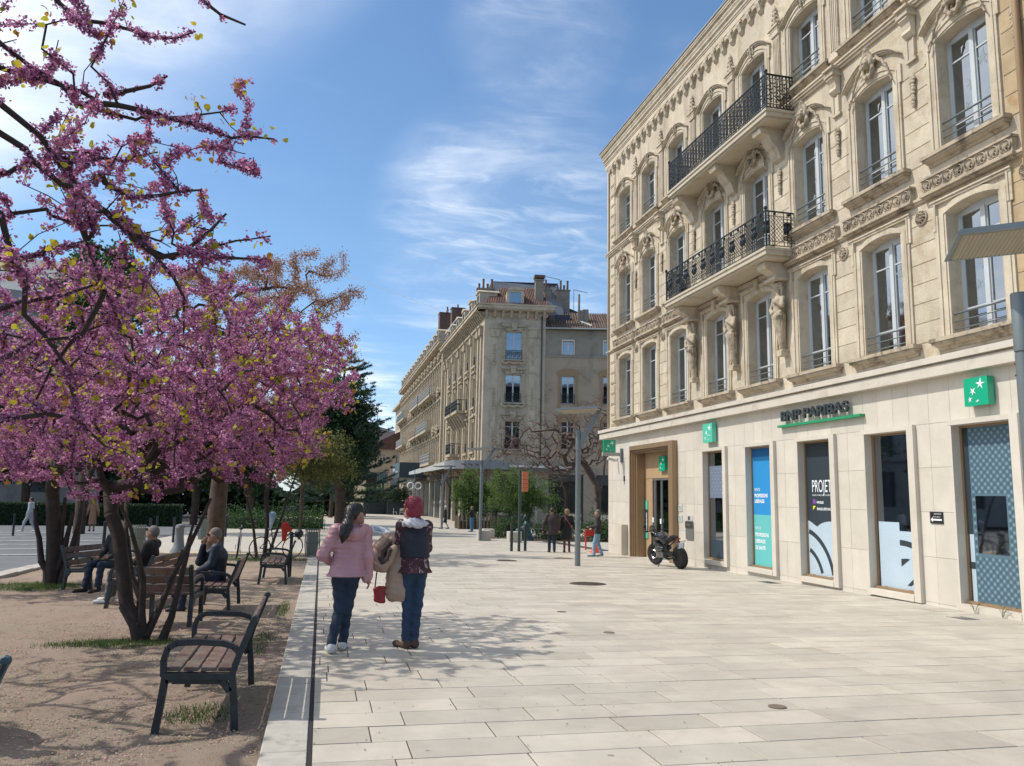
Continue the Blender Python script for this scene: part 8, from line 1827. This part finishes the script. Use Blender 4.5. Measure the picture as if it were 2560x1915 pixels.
s.ball(P['neck'] + (.13, -.05, -.03), (.05, .05, .03)); s.mesh('scarf', M('pale grey scarf', (.5, .48, .50), .9, bump=(60, .8, .006)), t, res=.009, disp=lambda Q: .004 * np.sin(Q[:, 0] * 90 + Q[:, 2] * 120))
# the beige coat, red bag and leaflet she carries
beigec = M('beige quilted coat', lin(160, 132, 112), .55, var=(5, .1), bump=(40, .5, .006))
c = thing('draped_coat', 'beige padded coat folded over the red haired woman\'s left arm', 'coat', (gx, gy, gzz)); s = Sol(.05)
s.cone((-.19, .07, 1.18), (-.15, .03, .62), .085, .13, sc=(1.15, .6, 1)); s.cone((-.12, .05, 1.12), (-.10, .03, .60), .06, .10, sc=(1.1, .6, 1)); s.ball((-.22, .12, 1.2), (.11, .12, .06))
s.mesh('coat_body', beigec, c, res=.0105, clip=lambda Q: .50 + .012 * np.sin(Q[:, 0] * 30) - Q[:, 2], disp=lambda Q: -.008 * np.abs(np.sin(Q[:, 2] * 42 + Q[:, 0] * 9)) + .005 * np.sin(Q[:, 0] * 60) + .004 * np.sin(Q[:, 0] * 23 + Q[:, 2] * 11))
s = Sol(.03).chain([(-.18, .10, 1.21), (-.29, .08, 1.21), (-.38, .05, 1.12), (-.42, .03, 1.0), (-.40, .01, .91), (-.33, -.01, .89), (-.27, -.02, .97), (-.22, -.02, 1.09)], [.05, .055, .058, .06, .058, .052, .05, .05]); s.mesh('coat_sleeve', beigec, c, res=.0105, disp=lambda Q: -.006 * np.abs(np.sin(Q[:, 2] * 50 + Q[:, 0] * 40)))
s = Sol(.02).chain([(-.27, .0, 1.16), (-.34, -.02, 1.08), (-.365, -.03, 1.0), (-.34, -.04, .95), (-.29, -.05, .98), (-.26, -.05, 1.08)], [.03] * 6).ball((-.31, .03, 1.05), (.05, .03, .09)); s.mesh('fur_trim', M('brown fur trim', (.07, .05, .042), .95, bump=(90, 1, .01)), c, res=.010, disp=lambda Q: .006 * np.sin(Q[:, 0] * 200) * np.sin(Q[:, 2] * 220))
c = thing('shoulder_bag', 'small red bag hanging below the folded coat', 'bag', (gx - .36, gy + .03, gzz + .50)); s = Sol(.02).cone((-.045, 0, .145), (.045, 0, .155), .024, .024, sc=(1, .9, 1)).cone((-.035, 0, .03), (.05, 0, .01), .022, .022, sc=(1, .9, 1)).cone((-.04, 0, .14), (-.03, 0, .03), .026, .024).cone((.045, 0, .15), (.045, 0, .02), .026, .024).cone((0, 0, .15), (.01, 0, .02), .03, .028); s.mesh('bag_body', M('red leather', (.30, .015, .02), .5, bump=(60, .3)), c, res=.008); b = MB(); b.tube([(-.05, 0, .16), (-.04, -.03, .32), (.0, .0, .5)], .008, 5); b.build('strap', M('brown strap', (.05, .025, .02), .6), c)
c = thing('leaflet', 'blue and white leaflet held above the coat', 'leaflet', (gx - .35, gy + .30, gzz + 1.29)); b = MB(); Rm = Matrix.Rotation(math.radians(28), 3, 'X') @ Matrix.Rotation(math.radians(14), 3, 'Y'); b.cbox((0, 0, 0), (.21, .15, .008), Rm); b.build('paper', M('leaflet white', (.55, .58, .6), .5), c); b = MB(); b.cbox((-.02, -.01, .007), (.13, .08, .002), Rm); b.build('picture', M('leaflet blue', (.06, .13, .26), .5, var=(22, 0, (.4, .45, .5))), c)
# --- the two seated men and the capped figure
def seated(label, loc, rz, col, look=0, nod=0, slump=0, hand_face=False, **kw):
    J = dict(hip=(0, .02, .50), chest=(0, -.04 + slump, .82), neck=(0, -.04 + slump * 1.7, 1.0), head=(0, .0 + slump * 2.1, 1.14), shL=(-.17, -.03 + slump * 1.6, .95), shR=(.17, -.03 + slump * 1.6, .95), elL=(-.23, .06 + slump, .70), elR=(.23, .06 + slump, .70), wrL=(-.12, .28, .62), wrR=(.12, .28, .62),
             hipL=(-.09, .04, .48), hipR=(.09, .04, .48), knL=(-.12, .46, .49), knR=(.12, .46, .49), anL=(-.12, .50, .09), anR=(.13, .55, .09), toeL=(-.13, .64, .03), toeR=(.15, .70, .03))
    if hand_face: J.update(elR=(.20, .26 + slump, .72), wrR=(.06, .16 + slump * 2, .98))
    return person(label, loc, rz, col, J, hair=kw.pop('hair', 'short'), look=look, nod=nod, hem=.42, res=kw.pop('res', .016), **kw)
bluej = cloth('blue anorak', (.007, .018, .038), .6)
t, P, (hd, f, rt) = seated('man in a dark blue jacket slumped on the bench, hand to his face', (-1.50, 13.4, gz(-1.5, 13.4) + .0), math.radians(92), dict(top=bluej, legs=dkj, shoes=darksh, hair=hgrey, puff=1.12), slump=.05, hand_face=True, skinm=skin2)
b = MB(); b.cbox(tuple(hd + f * .085 + (0, 0, .015)), (.13, .03, .03)); b.build('glasses', M('dark lens', (.01, .01, .012), .15), t)
t, P, (hd, f, rt) = seated('man in a black jumper leaning back on the bench with sunglasses', (-2.78, 14.4, gz(-2.8, 14.4) + .0), math.radians(80), dict(top=blackc, legs=M('grey trousers', (.13, .125, .12), .85), shoes=whites, hair=hgrey, puff=1.1), slump=-.04, nod=-.5, skinm=skin2)
b = MB(); b.cbox(tuple(hd + f * .085 + (0, 0, .015)), (.13, .03, .035)); b.build('sunglasses', M('dark lens', (.01, .01, .012), .15), t)
t, P, (hd, f, rt) = seated('person in a pale cap sitting behind the tree stems', (-3.75, 16.7, gz(-3.7, 16.7)), math.radians(150), dict(top=charc, legs=dkj, shoes=darksh, hair=M('pale cap', (.4, .37, .33), .9)), hair='full')
# --- people farther off
def walk(s=1, w=.17, st=.16): return dict(anL=(-.09, st * s, .085), anR=(.09, -st * s, .11), toeL=(-.11, st * s + .15, .03), toeR=(.11, -st * s + .12, .03), knL=(-.09, st * s * .6 + .04, .47), knR=(.09, -st * s * .3 + .04, .47))
def pp(label, x, y, rz, col, h=1.65, **kw): return person(label, (x, y, G(x, y)), rz, col, kw.pop('J', None), h=h, res=kw.pop('res', .022), **kw)
brj = cloth('dark brown parka', (.045, .034, .033)); 
t, P, _ = pp('man in a dark brown parka walking away arm in arm, black bag strap', 8.5, 29.1, math.radians(-12), dict(top=brj, legs=dkj, shoes=darksh, hair=hbrown, puff=1.3), 1.66, hem=.66, J=dict(walk(1, st=.05), elL=(-.30, -.03, 1.08), wrL=(-.33, .05, .82)))
b = MB(); b.tube([(.16, -.15, 1.36), (0, -.19, 1.15), (-.16, -.17, .95), (-.2, -.12, .85)], .014, 5); b.build('bag_strap', blackc, t)
t, P, _ = pp('woman in a long black coat with a red bag strap across her back', 9.12, 29.2, math.radians(-15), dict(top=blackc, tights=M('brown tights', (.12, .055, .04), .7), shoes=M('tan boots', (.10, .045, .03), .6), hair=hblond, puff=1.08), 1.6, hem=.50, coat=True, fem=True, hair='full', J=dict(walk(1, st=.03), wrR=(.36, .0, .78), elR=(.26, -.02, 1.03)))
b = MB(); b.tube([(-.12, -.10, 1.34), (0, -.155, 1.2), (.14, -.15, 1.0), (.2, -.10, .85)], .015, 5); b.build('bag_strap', M('red brown strap', (.3, .06, .05), .6), t)
t, P, _ = pp('man with grey hair in a dark jacket and light jeans turning past the bank corner', 9.47, 26.7, math.radians(68), dict(top=charc, legs=ltj, shoes=M('blue grey trainers', (.12, .19, .2), .7), hair=hgrey, puff=1.12), 1.62, hem=.78, res=.018, J=dict(walk(1, st=.13), elL=(-.24, .02, 1.06), wrL=(-.20, .27, 1.02), elR=(.24, -.02, 1.06), wrR=(.2, .2, .95)))
pp('white haired woman in a long black coat walking left near the farthest lamp', 8.85, 58.0, math.radians(80), dict(top=blackc, tights=M('pale grey skirt', (.36, .35, .36), .8), shoes=darksh, hair=hwhite), 1.66, hem=.45, coat=True, hair='full', res=.03, J=walk(1, st=.24))
pp('grey haired man in a dark top and blue jeans by the slatted planter', 9.95, 53.3, math.radians(60), dict(top=blackc, legs=M('bright blue jeans', (.04, .16, .30), .85), shoes=darksh, hair=hgrey), 1.7, res=.03, J=dict(elL=(-.2, .15, 1.15), wrL=(-.1, .28, 1.35)))
pp('person in black far down the street, left of a pair', 5.9, 112, 0, dict(top=blackc, legs=blackc, shoes=darksh, hair=hblack), 1.7, res=.04); pp('person in black far down the street, right of a pair', 6.75, 112, 0, dict(top=blackc, legs=blackc, shoes=darksh, hair=hblack), 1.66, res=.04)
pp('pedestrian in pale trousers crossing the road on the left', -14.1, 44.6, math.radians(85), dict(top=M('white top', (.5, .5, .5), .8), legs=M('pale grey trousers', (.33, .35, .38), .8), shoes=whites, hair=hbrown), 1.7, res=.03, J=walk(1, st=.28))
pp('person in a long sandy coat beyond the road, between the left stems', -11.6, 46, math.radians(20), dict(top=M('sandy coat', (.32, .17, .10), .8), tights=M('sandy tights', (.32, .18, .12), .8), shoes=darksh, hair=hbrown), 1.7, hem=.35, coat=True, res=.03)
pp('dark figure standing in the shade beside the cart under the trees', -1.7, 69, 0, dict(top=blackc, legs=blackc, shoes=darksh, hair=hblack), 1.7, res=.04)
pp('person in a brown coat in the shade far left of the street', 1.2, 104, 0, dict(top=M('tan coat', (.2, .11, .07), .8), legs=blackc, shoes=darksh, hair=hbrown), 1.7, res=.04)
# --- seated bronze statue
t = thing('bronze_statue', 'green bronze statue of a seated draped figure on a plinth', 'statue', (10.2, 39.6, G(10.2, 39.6)), math.radians(85)); brz = M('green bronze', (.045, .085, .08), .5, .5, var=(5, .3), bump=(25, .4, .01)); s = Sol(.04)
s.cone((0, -.05, .45), (0, .0, .85), .17, .13); s.cone((0, 0, .85), (0, .03, 1.0), .13, .06); s.ball((0, .06, 1.16), (.09, .10, .12)); s.cone((0, 0, .45), (0, .4, .5), .17, .12); s.cone((0, .42, .48), (0, .46, .08), .14, .22); s.cone((0, -.05, .45), (0, -.1, .05), .2, .28)
for q in (-1, 1): s.chain([(q * .15, 0, .9), (q * .22, .12, .68), (q * .12, .36, .62)], [.06, .05, .04])
s.mesh('figure', brz, t, res=.03); b = MB(); b.box(-.32, .32, -.35, .6, 0, .06); b.box(-.25, .25, .75, 1.15, .35, .42); b.box(-.05, .05, .9, 1.0, 0, .35); b.build('plinth', brz, t)
print('objects', len(bpy.data.objects), 'tris', sum(len(o.data.loop_triangles) or sum(len(p.vertices) - 2 for p in o.data.polygons) for o in bpy.data.objects if o.type == 'MESH' and len(o.data.polygons) < 2000000 and o.data.users == 1))
